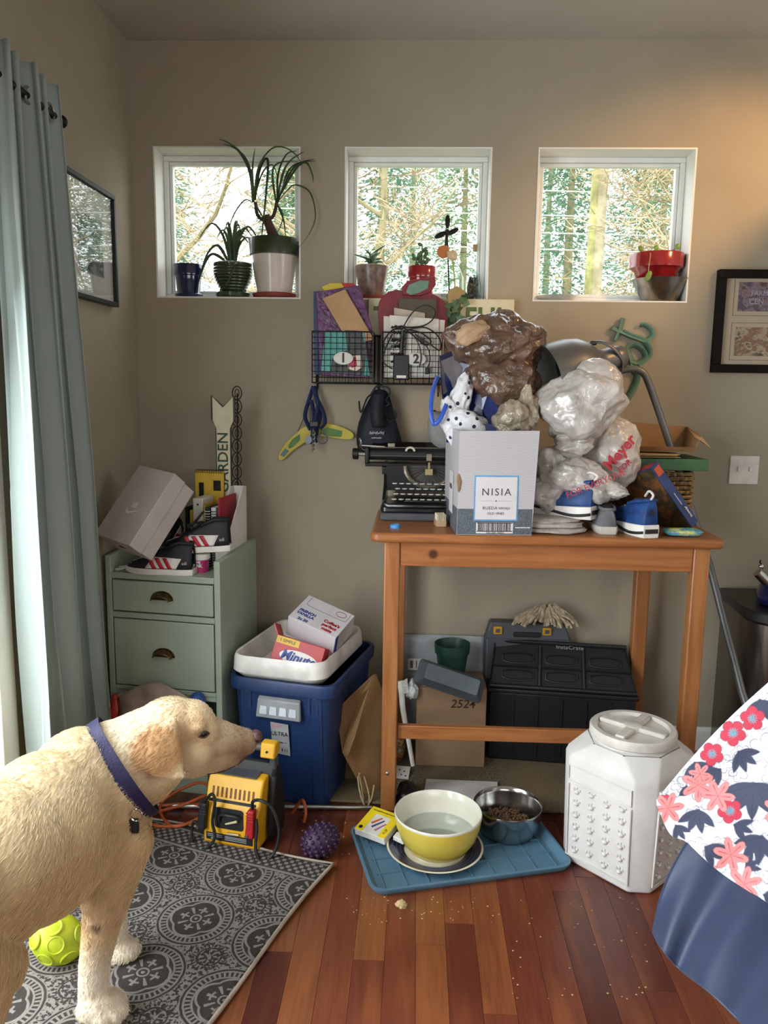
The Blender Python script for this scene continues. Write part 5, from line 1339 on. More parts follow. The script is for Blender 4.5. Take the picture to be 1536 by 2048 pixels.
scribble('spine_lettering', WLOGO, pz, .045, .014, (.21, -.0012, .030), seed=8, r=.0012)
scribble('spine_lettering', WLOGO, pz, .050, .006, (.15, -.0012, .022), seed=9, r=.0006)

# ---- wicker basket, green lid, folders, cardboard tray
wk = thing('wicker_basket', 'brown wicker basket at the right end of the table against the wall', 'basket', (.90, 3.06, TZ))
WKM = mat('wicker', '#8a6c40', .7, var=.3, vs=60)
rows = 11
for k in range(rows):
    z = .012 + k * .017; pts = []
    for (x, y) in rrect(.26, .20, .03, 6):
        pass
    ring_ = rrect(.25, .19, .035, 8); m_ = len(ring_)
    pts = [(x * (1 + .0), y, z) for x, y in ring_]
    N = 64; P_ = []
    per = [Vector((x, y, z)) for x, y in ring_]
    L_ = [0]
    for a, b in zip(per, per[1:] + per[:1]): L_.append(L_[-1] + (b - a).length)
    for j in range(N):
        d = L_[-1] * j / N; i = max(q for q in range(len(per)) if L_[q] <= d); a = per[i]; b = per[(i + 1) % len(per)]; f = (d - L_[i]) / max(1e-6, L_[i + 1] - L_[i]); p = a.lerp(b, f)
        o_ = (1 if (j + k) % 2 else -1) * .004; q = Vector((p.x, p.y, 0)).normalized(); P_.append(p + q * o_)
    obj('weave_row', MB().tube(P_, .0075, 6, loop=True), WKM, wk, smooth=True)
gl = obj('green_box', MB().bx(-.145, .165, -.12, .12, 0, .042), mat('green_card', '#2f5a34', .5, var=.06), loc=(.895, 3.05, TZ + .198), bevel=.002)
tag(gl, 'flat dark green box lying on the wicker basket', 'box')
zf = TZ + .2405
for k, (dx, rz, cc) in enumerate(((-.05, .12, '#b8965e'), (-.07, .22, '#c2a068'), (-.06, .06, '#a88850'))):
    f_ = MB().grid(12, 6, lambda u, v: Vector(((u - .5) * .29, (v - .5) * .20, .0 + .006 * k - max(0, .28 - u) ** 1.3 * .55)))
    o = obj('manila_folder', f_, mat('manila%d' % k, cc, .65), loc=(.86 + dx, 3.03 - .012 * k, zf + .004), rot=(0, 0, rz), solid=.002)
    tag(o, ('lowest tan manila folder drooping over the green box', 'middle tan manila folder fanned out on the green box', 'uppermost tan manila folder under the cardboard tray')[k], 'folder')
KRA = mat('kraft_board', '#8f6f4a', .75, var=.06)
ct = thing('cardboard_tray', 'shallow open cardboard carton on the manila folders by the lamp', 'box', (.92, 3.07, zf + .022), radians(-8))
obj('tray_bottom', MB().bx(-.11, .10, -.11, .10, 0, .003), KRA, ct)
obj('tray_back', MB().hexa([(-.11, .097, .003), (.10, .097, .003), (.10, .10, .003), (-.11, .10, .003)], [(-.13, .115, .10), (.115, .115, .085), (.115, .118, .085), (-.13, .118, .10)]), KRA, ct)
obj('tray_side', MB().hexa([(.10, -.11, .003), (.103, -.11, .003), (.103, .10, .003), (.10, .10, .003)], [(.125, -.12, .06), (.128, -.12, .06), (.118, .115, .085), (.115, .115, .085)]), KRA, ct)
obj('tray_front', MB().hexa([(-.11, -.113, .003), (.10, -.113, .003), (.10, -.11, .003), (-.11, -.11, .003)], [(-.11, -.135, .02), (.125, -.135, .022), (.125, -.132, .022), (-.11, -.132, .02)]), KRA, ct)
obj('tray_flap', MB().hexa([(.103, -.11, .058), (.128, -.12, .058), (.118, .115, .083), (.113, .115, .083)], [(.103, -.11, .060), (.160, -.14, .018), (.165, .09, .03), (.115, .115, .085)]), KRA, ct)
ac = thing('acrylic_holder', 'small clear acrylic holder behind the puzzle box corner', 'holder', (1.0, 2.98, TZ))
obj('holder_base', MB().bx(-.03, .035, -.02, .02, .0, .02), mat('grey_clear_plastic', '#a9a7a0', .25), ac, bevel=.002)
obj('holder_back', MB().bx(-.025, .02, .005, .012, .02, .065), mat('grey_clear_plastic'), ac, bevel=.002)

# ---- floor lamp leaning over the table
LG = mat('lamp_grey_metal', '#5c5d5c', .38, .3, var=.05)
lm = thing('floor_lamp', 'grey metal floor lamp with a large dome shade leaning behind the table', 'lamp', (1.28, 2.53, 0))
lo = Vector((1.28, 2.53, 0))
def lp_(v): return Vector(v) - lo
obj('base', MB().lathe([(.13, 0), (.13, .012), (.12, .02), (.02, .026)], 36), LG, lm, smooth=50)
el = [aty(1238, 742, 3.0), aty(1262, 738, 3.0), aty(1284, 744, 3.0), aty(1298, 768, 3.0), aty(1330, 860, 3.0), aty(1380, 1010, 3.02)]
obj('pole', MB().tube([lp_(p) for p in spline(el, 5)] + [lp_((1.10, 2.95, .86)), lp_((1.165, 2.74, .46)), lp_((1.28, 2.53, .02))], .0135, 12), LG, lm, smooth=True)
nk = aty(1232, 715, 3.0); op = aty(1108, 752, 2.93)
ax = (op - nk).normalized(); sx = ax.orthogonal().normalized(); sy = ax.cross(sx); Ls = (op - nk).length
Ml = Matrix.Identity(4)
for i in range(3): Ml[i][0], Ml[i][1], Ml[i][2], Ml[i][3] = sx[i], sy[i], ax[i], (nk - lo)[i]
shp = [(.030, -.035), (.040, -.02), (.044, .0), (.044, .05), (.052, .075), (.085, .105), (.108, .145), (.118, .19), (.120, Ls + .03)]
prof_ = shp + [(r - .003, z) for r, z in reversed(shp)]
obj('shade', MB().lathe(prof_, 40, (0, 0), Ml), LG, lm, smooth=50)
obj('shade_inside', MB().lathe([(.112, .185), (.114, Ls + .024), (.1135, Ls + .024), (.1115, .185)], 40, (0, 0), Ml, True), mat('shade_white', '#b9bcb8', .5), lm, smooth=50)
obj('bulb', MB().lathe([(.016, .06), (.018, .09), (.030, .13), (.028, .155), (.012, .17)], 20, (0, 0), Ml), mat('bulb_glass', '#d8d4c8', .2), lm, smooth=True)
yk = [aty(1178, 688, 2.955), aty(1200, 684, 2.95), aty(1225, 695, 2.95), aty(1245, 720, 2.96), aty(1242, 745, 2.98), aty(1225, 770, 2.98)]
obj('yoke', MB().tube([lp_(p) for p in spline(yk, 6)], .008, 8, flat=.6), LG, lm, smooth=True)
obj('yoke_screw', MB().box(tuple(lp_(aty(1187, 686, 2.945))), (.022, .014, .016)), M_BLACK, lm, bevel=.004)

# ---- stainless can and kettle at the right
cn = thing('trash_can', 'stainless steel trash can with a black lid against the wall', 'trash can', (1.42, 3.0, 0))
po = [(-.18, .21), (-.20, -.08), (-.185, -.14), (-.15, -.18), (-.09, -.20), (.09, -.20), (.15, -.18), (.185, -.14), (.20, -.08), (.18, .21)]
sc_ = lambda k: [(x * k, y * k) for x, y in po]
SST = mat('dark_stainless', '#7d7670', .25, .95, var=.06, stretch=(1, 1, .05), vs=40)
obj('body', MB().prism(sc_(.95), .02, .672, 'z'), SST, cn, bevel=.004)
obj('base_ring', MB().prism(sc_(.97), 0, .02, 'z'), M_BLACK, cn, bevel=.003)
obj('lid', MB().prism(sc_(1.0), .674, .715, 'z'), mat('charcoal_lid', '#242121', .4), cn, bevel=.006)
kt = thing('kettle', 'navy enamel kettle with a chrome whistle spout on the trash can', 'kettle', (1.395, 2.955, .716))
obj('kettle_body', MB().lathe([(.085, 0), (.105, .01), (.108, .03), (.098, .07), (.07, .105), (.03, .122)], 40), mat('navy_enamel', '#171d4a', .15, coat=.5, var=.05), kt, smooth=60)
obj('kettle_lid', MB().lathe([(.045, .116), (.04, .124), (.012, .130), (.012, .145), (.004, .148)], 28), M_CHROME, kt, smooth=50)
obj('spout', MB().cyl((-.07, -.01, .075), (-.125, -.015, .125), .019, .0165, 18), M_CHROME, kt, smooth=50)
obj('whistle_ball', MB().ell((-.113, -.015, .148), (.010, .010, .010), 12, 8), M_CHROME, kt, smooth=True)
obj('whistle_lever', MB().tube([(-.113, -.015, .155), (-.118, -.015, .165), (-.116, -.015, .172)], .003, 6), IRON, kt)
obj('handle', MB().tube(spline([(-.07, 0, .10), (-.075, 0, .17), (-.03, 0, .215), (.03, 0, .215), (.075, 0, .17), (.07, 0, .10)], 6), .006, 8), M_CHROME, kt, smooth=True)
# ================================================================== floor, left of the table
def ring_rr(w, d, r, z, n=5, cx=0, cy=0): return [Vector((x, y, z)) for x, y in rrect(w, d, r, n, cx, cy)]
TA = radians(-13.6)
tt = thing('storage_tote', 'dark blue plastic storage tote with grey clip handle and ULTRA sticker', 'storage tote', (-.465, 2.668, 0), TA)
TBL = mat('tote_blue', '#1c3560', .42, var=.06, bump=.05, bs=120)
yc = .268
outer = [ring_rr(.33, .46, .04, .0, 6, 0, yc), ring_rr(.372, .505, .045, .40, 6, 0, yc), ring_rr(.376, .51, .045, .42, 6, 0, yc), ring_rr(.404, .538, .05, .425, 6, 0, yc), ring_rr(.408, .542, .05, .462, 6, 0, yc), ring_rr(.402, .536, .05, .470, 6, 0, yc), ring_rr(.378, .512, .045, .470, 6, 0, yc), ring_rr(.32, .45, .04, .012, 6, 0, yc)]
obj('tub', MB().loft(outer), TBL, tt, smooth=40)
for x in (-.15, -.12, .105, .135): obj('rib', MB().bx(x, x + .008, .012, .045, .36, .424), TBL, tt)
for x in (-.155, .115): obj('corner_column', MB().hexa([(x, .035, .0), (x + .04, .035, 0), (x + .04, .06, 0), (x, .06, 0)], [(x, .012, .42), (x + .04, .012, .42), (x + .04, .04, .42), (x, .04, .42)]), TBL, tt, bevel=.004)
GH = mat('handle_grey', '#8d9093', .4)
hd = obj('clip_handle', MB().hexa([(-.085, -.012, .335), (.085, -.012, .335), (.085, .004, .335), (-.085, .004, .335)], [(-.08, -.004, .40), (.08, -.004, .40), (.08, .012, .41), (-.08, .012, .41)]), GH, tt, bevel=.004)
for x in (-.055, -.018, .019, .056): obj('grip_window', MB().hexa([(x - .014, -.0135, .350), (x + .014, -.0135, .350), (x + .014, -.008, .350), (x - .014, -.008, .350)], [(x - .012, -.0088, .378), (x + .012, -.0088, .378), (x + .012, -.004, .378), (x - .012, -.004, .378)]), mat('pale_grey', '#c3cdd3', .4), hd)
stk = obj('sticker', MB().hexa([(-.032, .0175, .195), (.036, .0175, .19), (.036, .019, .19), (-.032, .019, .195)], [(-.036, .0075, .315), (.032, .0075, .312), (.032, .009, .312), (-.036, .009, .315)]), mat('sticker_grey', '#a3a5a6', .5, var=.1), tt)
text('sticker_lettering', 'ULTRA', BLKC, stk, .021, (-.002, .0095, .272), (radians(85), 0, 0), .0006)
obj('sticker_marks', MB().bx(-.022, -.016, .0135, .0145, .236, .256).bx(-.008, .010, .0135, .0145, .236, .256).bx(.015, .026, .0135, .0145, .238, .254), mat('dark_green_card', '#1f3a34', .5), stk)
obj('sticker_logo', MB().bx(-.030, .004, .0072, .0082, .297, .307), mat('pinkish_print', '#b58a90', .5), stk)
obj('sticker_barcode', MB().bx(-.026, -.006, .0155, .0165, .205, .225).bx(.004, .008, .0155, .0165, .205, .225).bx(.016, .018, .0155, .0165, .205, .225).bx(.024, .026, .0155, .0165, .205, .225), BLKC, stk)

WT = mat('white_gloss_plastic', '#e4e1da', .35)
lt = thing('plastic_bin', 'white rounded open plastic pan sitting in the blue tote', 'bin', (-.465, 2.668, 0), TA)
cx_, cy_ = -.015, .25
rr0 = [ring_rr(.31, .43, .05, .455, 6, cx_, cy_), ring_rr(.352, .48, .06, .480, 6, cx_, cy_), ring_rr(.368, .496, .065, .488, 6, cx_, cy_), ring_rr(.362, .490, .065, .535, 6, cx_, cy_), ring_rr(.350, .478, .06, .548, 6, cx_, cy_), ring_rr(.336, .464, .055, .545, 6, cx_, cy_), ring_rr(.30, .42, .05, .462, 6, cx_, cy_)]
obj('pan', MB().loft(rr0), WT, lt, smooth=50)

def obox(name, label, cat, o, ex, ey, dims, m, bevel=.0015, part='carton'):
    ex = Vector(ex).normalized(); ey = Vector(ey); ey = (ey - ex * ey.dot(ex)).normalized(); ez = ex.cross(ey)
    t = thing(name, label, cat); Mx = Matrix.Identity(4)
    for i in range(3): Mx[i][0], Mx[i][1], Mx[i][2], Mx[i][3] = ex[i], ey[i], ez[i], o[i]
    t.matrix_world = Mx
    obj(part, MB().bx(0, dims[0], 0, dims[1], 0, dims[2]), m, t, bevel=bevel)
    return t
RICE = mat('rice_red', '#b01d24', .4, var=.04)
mr_ = obox('rice_box', 'red Minute rice box lying tilted in the white pan', 'box', aty(534, 1336, 2.715), (.95, -.20, -.20), (.25, .85, -.36), (.185, .075, .125), RICE)
def oval(cx, cz, a, b, y0, y1, n=28): return MB().prism([(cx + a * cos(2 * pi * k / n), cz + b * sin(2 * pi * k / n)) for k in range(n)], y0, y1, 'y')
obj('front_oval', oval(.10, .062, .072, .026, -.0012, -.0004), WLOGO, mr_)
LBL = mat('logo_blue', '#23418c', .5)
text('lettering', 'Minute', LBL, mr_, .046, (.098, -.0018, .063), depth=.0004, shear=.25, bold=.0015)
obj('yellow_corner', MB().prism([(.002, .098), (.09, .098), (.09, .123), (.002, .123)], -.0012, -.0004, 'y'), YEL, mr_)
text('lettering', '1 SIMPLE', BLKC, mr_, .016, (.045, -.0018, .110), depth=.0003)
obj('top_oval', MB().prism([(.105 + .042 * cos(2 * pi * k / 24), .036 + .017 * sin(2 * pi * k / 24)) for k in range(24)], .1253, .1259, 'z'), WLOGO, mr_)
text('lettering', 'Minute', LBL, mr_, .026, (.105, .036, .1263), (0, 0, 0), .0003, shear=.25, bold=.0008)
obj('open_flap', MB().hexa([(-.001, 0, .12), (.002, 0, .125), (.002, .075, .125), (-.001, .075, .12)], [(-.025, .0, .158), (-.022, .0, .160), (-.022, .075, .160), (-.025, .075, .158)]), RICE, mr_)

CREB = mat('creamer_white', '#cfcbcc', .5, var=.03); CBL = mat('creamer_blue', '#263f8f', .45)
cf = obox('creamer_box', 'white and blue coffee creamer carton behind the red box', 'box', aty(572, 1268, 2.84), (.90, -.30, -.30), (.42, .85, .30), (.198, .150, .088), CREB)
obj('blue_side', MB().bx(-.0012, -.0003, .002, .148, .002, .086), CBL, cf)
obj('blue_edge', MB().bx(.1983, .1992, .002, .022, .002, .086), CBL, cf)
text('lettering', 'FRENCH\nVANILLA', CBL, cf, .018, (.048, .050, .0884), (0, 0, 0), .0003, bold=.0008)
text('lettering', '2x 50', CBL, cf, .018, (.052, .014, .0884), (0, 0, 0), .0003, bold=.0008)
text('lettering', "Coffee's\nperfect\nmate", mat('logo_red', '#a3242c', .5), cf, .020, (.150, .038, .0884), (0, 0, 0), .0003, bold=.001)
obj('tuck_line', MB().tube(spline([(.02, .145, .0882), (.02, .105, .0882), (.04, .095, .0882), (.17, .095, .0882), (.185, .105, .0882), (.185, .145, .0882)], 5), .0008, 4), GTX, cf)
obj('round_mark', MB().tube([(.155 + .020 * cos(2 * pi * k / 20), .122 + .014 * sin(2 * pi * k / 20), .0884) for k in range(20)], .001, 4, loop=True), mat('logo_red'), cf)

# ---- kraft paper bags
KB = mat('kraft_bag', '#8f6c42', .75, var=.06, crease=.06, cs=8)
KB2 = mat('kraft_bag_dark', '#7d5e3a', .75, var=.06, crease=.06, cs=8)
def pbag(name, label, outl, y0, th, m, fold=None, handle=None):
    P = [aty(a, b, y) for a, b, y in outl]; c = P[0].copy(); c.z = 0.013
    t = thing(name, label, 'paper bag', c)
    obj('sheet', MB().loft([[p - c for p in P], [p - c + Vector((.012, th, .0)) for p in P]]), m, t, bevel=.002)
    if fold:
        F = [aty(a, b, y) - c for a, b, y in fold]
        obj('gusset', MB().loft([F, [p + Vector((0, .006, 0)) for p in F]]), KB2, t)
    for h in handle or []:
        obj('rope_handle', MB().tube(spline([aty(a, b, y) - c for a, b, y in h], 8), .0028, 6), mat('paper_rope', '#b5a27a', .8), t, smooth=True)
    return t
pbag('paper_bag', 'plain kraft bag standing flat against the blue tote', [(660, 1445, 2.87), (676, 1440, 2.87), (700, 1400, 2.90), (728, 1470, 2.90), (735, 1572, 2.88), (662, 1590, 2.86)], 2.87, .01, KB2)
pbag('paper_bag', 'large kraft paper bag with twisted rope handles beside the table leg', [(672, 1420, 2.78), (700, 1392, 2.79), (745, 1350, 2.82), (765, 1400, 2.84), (765, 1612, 2.80), (742, 1612, 2.76), (684, 1505, 2.74)], 2.78, .02, KB,
     [(684, 1505, 2.735), (690, 1480, 2.735), (722, 1390, 2.76), (745, 1352, 2.80), (738, 1375, 2.78), (708, 1480, 2.73), (696, 1512, 2.725)],
     [[(718, 1545, 2.745), (724, 1580, 2.72), (730, 1612, 2.70), (742, 1600, 2.70), (748, 1570, 2.73)], [(720, 1548, 2.74), (716, 1560, 2.71), (724, 1600, 2.69), (736, 1616, 2.69), (738, 1590, 2.71), (728, 1552, 2.74)]])
pl_ = thing('metal_pole', 'thin silver extension pole lying on the floor before the tote', 'pole', (-.53, 2.645, .012))
obj('tube', MB().cyl((-.40, -.02, 0), (.06, .0, 0), .0105, n=14), M_STEEL, pl_, smooth=50)
obj('tube', MB().cyl((.06, .0, 0), (.40, .016, 0), .0085, n=14), M_STEEL, pl_, smooth=50)
obj('collar', MB().cyl((.05, -.0006, 0), (.085, .001, 0), .0125, n=14), mat('pale_grey'), pl_, smooth=50)

# ---- yellow jump starter
JY = mat('starter_yellow', '#dfa81e', .42, var=.05); JK = mat('starter_black', '#17181a', .55, bump=.08, bs=150); JG = mat('starter_grey', '#4a4d50', .5)
js = thing('jump_starter', 'yellow and black portable jump starter with red and black clamps', 'jump starter', (-.578, 2.392, .012), TA); js.scale = (.96, .96, .87)
pr = [(0, .0), (0, .135), (.022, .16), (.035, .215), (.055, .25), (.10, .255), (.10, 0)]
obj('front_housing', MB().prism(pr, -.102, .102, 'x'), JY, js, bevel=.006)
pr2 = [(.09, 0), (.09, .26), (.11, .30), (.15, .27), (.18, .16), (.185, .02), (.17, 0)]
obj('rear_housing', MB().prism(pr2, -.125, .125, 'x'), JK, js, bevel=.012)
for s_ in (-1, 1):
    obj('side_pad', MB().prism([(.06, .0), (.055, .06), (.07, .16), (.09, .25), (.12, .25), (.16, .16), (.165, 0)], s_ * .106, s_ * .128, 'x'), JK, js, bevel=.008)
    obj('handle_post', MB().prism([(.10, .24), (.135, .24), (.125, .345), (.095, .355)], s_ * .100, s_ * .124, 'x'), JG, js, bevel=.006)
obj('top_panel', MB().prism([(.048, .252), (.098, .258), (.098, .262), (.048, .256)], -.075, .075, 'x'), JG, js)
obj('handle_grip', MB().cyl((-.115, .11, .352), (.09, .11, .352), .017, n=16), JG, js, smooth=50)
obj('handle_cap', MB().prism([(.078, .322), (.098, .320), (.132, .335), (.136, .365), (.118, .382), (.088, .378)], .074, .128, 'x'), JY, js, bevel=.006)
obj('cap_screw', MB().cyl((.100, .083, .348), (.100, .078, .348), .004, n=10), JK, js)
vt = MB()
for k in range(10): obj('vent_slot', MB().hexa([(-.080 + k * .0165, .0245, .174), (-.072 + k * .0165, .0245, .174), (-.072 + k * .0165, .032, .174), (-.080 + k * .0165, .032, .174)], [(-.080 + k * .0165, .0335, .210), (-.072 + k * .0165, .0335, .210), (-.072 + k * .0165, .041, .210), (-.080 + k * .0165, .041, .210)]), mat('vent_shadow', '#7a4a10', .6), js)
obj('name_strip', MB().hexa([(-.09, .0185, .156), (.085, .0185, .156), (.085, .022, .156), (-.09, .022, .156)], [(-.09, .0205, .166), (.085, .0205, .166), (.085, .026, .166), (-.09, .026, .166)]), JK, js)
obj('cable_recess', MB().prism(rrect(.108, .082, .012, 3, -.005, .106), -.0015, .0015, 'y'), JK, js)
obj('recess_cable', MB().tube(spline([(-.04, -.003, .09), (-.03, -.012, .125), (.02, -.012, .128), (.04, -.004, .12)], 6), .0055, 8), JK, js, smooth=True)
obj('air_nozzle', MB().cyl((.03, -.010, .108), (-.012, -.012, .092), .005, .003, 10), mat('nozzle_pale', '#c9bb8c', .5), js)
obj('terminal', MB().cyl((-.01, -.006, .050), (.035, -.006, .052), .005, n=10), mat('worn_brass'), js)
obj('warning_plate', MB().bx(-.09, .082, -.0022, -.0004, .014, .042), JK, js)
obj('warning_text', MB().bx(-.085, -.03, -.003, -.0024, .034, .038).bx(-.085, -.03, -.003, -.0024, .027, .030).bx(-.02, .06, -.003, -.0024, .034, .037).bx(-.02, .06, -.003, -.0024, .028, .031).bx(-.02, .06, -.003, -.0024, .021, .024).bx(-.072, -.052, -.003, -.0024, .017, .023), mat('grey_print_light', '#9a9a9a', .5), js)
obj('foot_ribs', MB().bx(-.10, .10, .0, .012, -.0, .006), mat('starter_dark_yellow', '#a8780f', .5), js)
def clamp(x, m, tiltx):
    t_ = obj('clamp_jaw', MB().hexa([(x - .016, -.022, .055), (x + .016, -.022, .055), (x + .016, .004, .055), (x - .016, .004, .055)], [(x - .012 + tiltx, -.022, .165), (x + .012 + tiltx, -.022, .165), (x + .012 + tiltx, .006, .165), (x - .012 + tiltx, .006, .165)]), m, js, bevel=.004)
    obj('clamp_spring', MB().cyl((x - .008, -.026, .066), (x - .008, -.018, .066), .006, n=12), M_STEEL, t_)
    for k in range(4): obj('grip_ridge', MB().bx(x - .014 + tiltx, x + .012 + tiltx, -.025, -.021, .122 + k * .011, .127 + k * .011), m, t_, bevel=.001)
    return t_
clamp(.078, mat('clamp_red', '#a81f26', .45), .006); clamp(-.104, JK, .014)
obj('clamp_cable', MB().tube(spline([(.085, -.005, .165), (.09, -.01, .20), (.125, -.02, .215), (.165, -.02, .19), (.19, -.025, .11), (.175, -.03, .03), (.14, -.05, -.004), (.112, -.04, .03), (.106, -.018, .10), (.1, -.01, .13)], 8), .0058, 8), JK, js, smooth=True)
obj('clamp_cable', MB().tube(spline([(-.09, -.006, .165), (-.06, -.014, .205), (-.045, -.02, .18), (-.055, -.022, .10), (-.045, -.026, .04), (-.07, -.04, .0), (-.085, -.045, -.004)], 8), .0055, 8), JK, js, smooth=True)
obj('clamp_cable', MB().tube(spline([(-.105, -.008, .06), (-.13, -.012, .08), (-.14, -.012, .04), (-.135, -.02, .005), (-.12, -.01, .0)], 8), .005, 8), JK, js, smooth=True)

oc = thing('extension_cord', 'loose coil of orange extension cord on the floor behind the dog', 'cord', (-.80, 2.56, .004))
ORC = mat('orange_cord', '#b5582a', .5)
for i, pts in enumerate(([(-.12, -.06, .006), (-.02, -.09, .006), (.08, -.05, .006), (.11, .03, .012), (.03, .07, .016), (-.10, .05, .01), (-.15, .0, .006)], [(-.10, -.02, .018), (.0, .05, .022), (.10, .04, .07), (.12, .0, .05), (.06, -.06, .02), (-.05, -.08, .016)], [(-.08, .06, .02), (.04, .08, .09), (.11, .03, .09), (.09, -.03, .03), (.0, -.08, .018)])):
    obj('loop', MB().tube(spline(pts, 8, True), .0055, 8, loop=True), ORC, oc, smooth=True)
oc2 = obj('cord_end', MB().tube(spline([(0, 0, .0), (.03, -.01, .05), (.045, -.03, .06), (.055, -.05, .03), (.05, -.06, .0)], 8), .006, 8), ORC, loc=(-.41, 2.615, .007), smooth=True)
oc2.name = 'cord_loop'; tag(oc2, 'short orange cord loop peeking out behind the jump starter', 'cord')

# ---- dog toys
bt = thing('dog_toy', 'purple egg-shaped rubber toy covered in nubs on the wood floor', 'dog toy', (-.282, 2.375, 0), radians(28))
PR = mat('purple_rubber', '#3d2445', .5, var=.15, vs=40)
R_ = RY(radians(-18))
obj('core', MB().ell((0, 0, .053), (.062, .050, .050), 24, 16, R_), PR, bt, smooth=True)
nb_ = MB()
for j in range(1, 9):
    t_ = -pi / 2 + pi * j / 9.0
    n = max(4, int(20 * cos(t_)))
    for k in range(n):
        a = 2 * pi * (k + .5 * (j % 2)) / n
        p = R_ @ Vector((.062 * sin(t_), .050 * cos(t_) * cos(a), .050 * cos(t_) * sin(a))); nb_.ell(Vector((0, 0, .053)) + p, (.007, .007, .007), 6, 4)
o = obj('nubs', nb_, PR, bt, smooth=True); o['kind'] = 'stuff'
yb = thing('dog_toy', 'lime green rubber ball embossed with rings lying on the rug', 'dog toy', (-.905, 1.85, .0095), radians(20))
LIME = mat('lime_rubber', '#a9b81e', .5, var=.1, vs=20, bump=.1, bs=200)
R_ = RY(radians(40))
obj('ball', MB().ell((0, 0, .060), (.072, .060, .060), 32, 20, R_), LIME, yb, smooth=True)
for (th_, ph) in ((-90, 20), (-60, -25), (-120, -20), (-20, 15), (-100, 62), (-150, 25)):
    d = Vector((cos(radians(ph)) * cos(radians(th_)), cos(radians(ph)) * sin(radians(th_)), sin(radians(ph))))
    dl = R_.inverted() @ d; k = 1 / sqrt((dl.x / .072) ** 2 + (dl.y / .06) ** 2 + (dl.z / .06) ** 2)
    c = Vector((0, 0, .06)) + d * k; a = d.orthogonal().normalized(); b = d.cross(a)
    obj('ring_emboss', MB().tube([c + (a * cos(2 * pi * q / 20) + b * sin(2 * pi * q / 20)) * .020 - d * .003 for q in range(20)], .003, 6, loop=True), LIME, yb, smooth=True)

# ================================================================== mat and things below the table
def loop_mat():
    m, p, t = raw_mat('beige_loop_carpet'); v = t.coord()
    n = t.voro(v, 170); c = t.mix(t.smooth(n, .1, .6), '#8d8068', '#5d5340')
    c = t.mix(t.smooth(t.noise(v, 5, 3), .35, .7), c, '#766447')
    m.node_tree.links.new(c, p.inputs['Base Color']); p.inputs['Roughness'].default_value = .95
    m.node_tree.links.new(t.bump(n, .6, .004), p.inputs['Normal']); return m
cm = obj('floor_mat', MB().prism([(-.54, 2.715), (.98, 2.665), (.98, 3.228), (-.54, 3.228)], 0.0005, .011, 'z'), loop_mat(), bevel=.004)
tag(cm, 'beige loop carpet remnant on the floor under the table', 'carpet')
ZM = .0115
cbx = thing('cardboard_box', 'sealed cardboard box marked 2524 under the table', 'box', (.16, 2.995, ZM))
obj('carton', MB().bx(-.137, .137, 0, .20, 0, .325), mat('box_card', '#94785a', .75, var=.05, vs=6), cbx, bevel=.003)
obj('top_seam', MB().bx(-.137, .137, .097, .101, .3252, .3262), KRA, cbx)
obj('paper_slip', MB().bx(-.11, .02, .02, .10, .3256, .327), PAPR, cbx)
text('marker_number', '2524', mat('brown_marker', '#3c2618', .6), cbx, .048, (.044, -.0008, .262), depth=.0004, shear=.2, bold=.0005)
gt = obox('plastic_tray', 'grey rectangular plastic planter tray tilted on the cardboard box', 'tray', aty(836, 1372, 2.975), (.92, -.08, -.36), (.10, .90, .12), (.265, .075, .008), mat('slate_plastic', '#4d565a', .5, var=.06), part='tray_base')
# rim slopes up to the camera-facing side
def tray_shell():
    w_, h_ = .268, .098
    rings = [ring_rr(w_ * .80, h_ * .62, .008, .040, 3), ring_rr(w_, h_, .014, .0, 3), ring_rr(w_ * .985, h_ * .96, .013, .0, 3), ring_rr(w_ * .78, h_ * .58, .007, .036, 3)]
    return MB().loft(rings)
for ch in list(gt.children): bpy.data.objects.remove(ch)
c0 = aty(900, 1362, 2.955)
gt.matrix_world = Matrix.Translation(c0) @ RY(radians(18)) @ RX(radians(58))
obj('tray_shell', tray_shell(), mat('slate_plastic'), gt, smooth=30)
obj('tray_floor', MB().prism(rrect(.212, .060, .006, 3), .034, .042, 'z'), mat('slate_plastic_light', '#5f6a6e', .45), gt)
gpt_ = thing('nursery_pot', 'dark green plastic nursery pot behind the grey tray', 'plant pot', (.163, 3.10, .338))
obj('pot', MB().lathe([(.050, 0), (.064, .11), (.070, .112), (.072, .150), (.069, .150), (.061, .112), (.047, .004)], 32), mat('nursery_green', '#1e3d35', .4), gpt_, smooth=50)
ml = obj('mailer_bag', MB().grid(20, 16, lambda u, v: Vector(((u - .5) * .35, .012 * noise.noise(Vector((u * 4, v * 4, 2))) - .02 * (1 - v), v * .47))), mat('mailer_grey', '#9fa4a6', .35, var=.08, crease=.2, cs=6), loc=(.125, 3.215, ZM + .002), smooth=60, solid=.006)
tag(ml, 'grey white plastic mailer bag standing against the wall under the table', 'mailer bag')
ms = thing('label_sticker', 'printed white shipping label stuck on the mailer bag', 'label', (.015, 3.183, .365))
obj('label_paper', MB().bx(-.03, .03, -.001, .0, -.025, .025), PAPR, ms); obj('label_print', MB().bx(-.02, -.008, -.002, -.0012, -.016, .016).bx(.004, .008, -.002, -.0012, -.016, .016), GTX, ms)
bs = thing('dish_brush', 'long white plastic brush leaning between the table leg and the box', 'brush', (0.0, 2.90, ZM))
pts = [aty(a, b, y) - Vector((0, 2.9, ZM)) for a, b, y in ((826, 1532, 2.90), (815, 1470, 2.93), (806, 1420, 2.95), (803, 1385, 2.96), (800, 1362, 2.97))]
obj('handle', MB().tube(spline(pts, 6), [.010 + .006 * (k / 24) for k in range(25)], 10, flat=.55), WT, bs, smooth=True)
hb = MB()
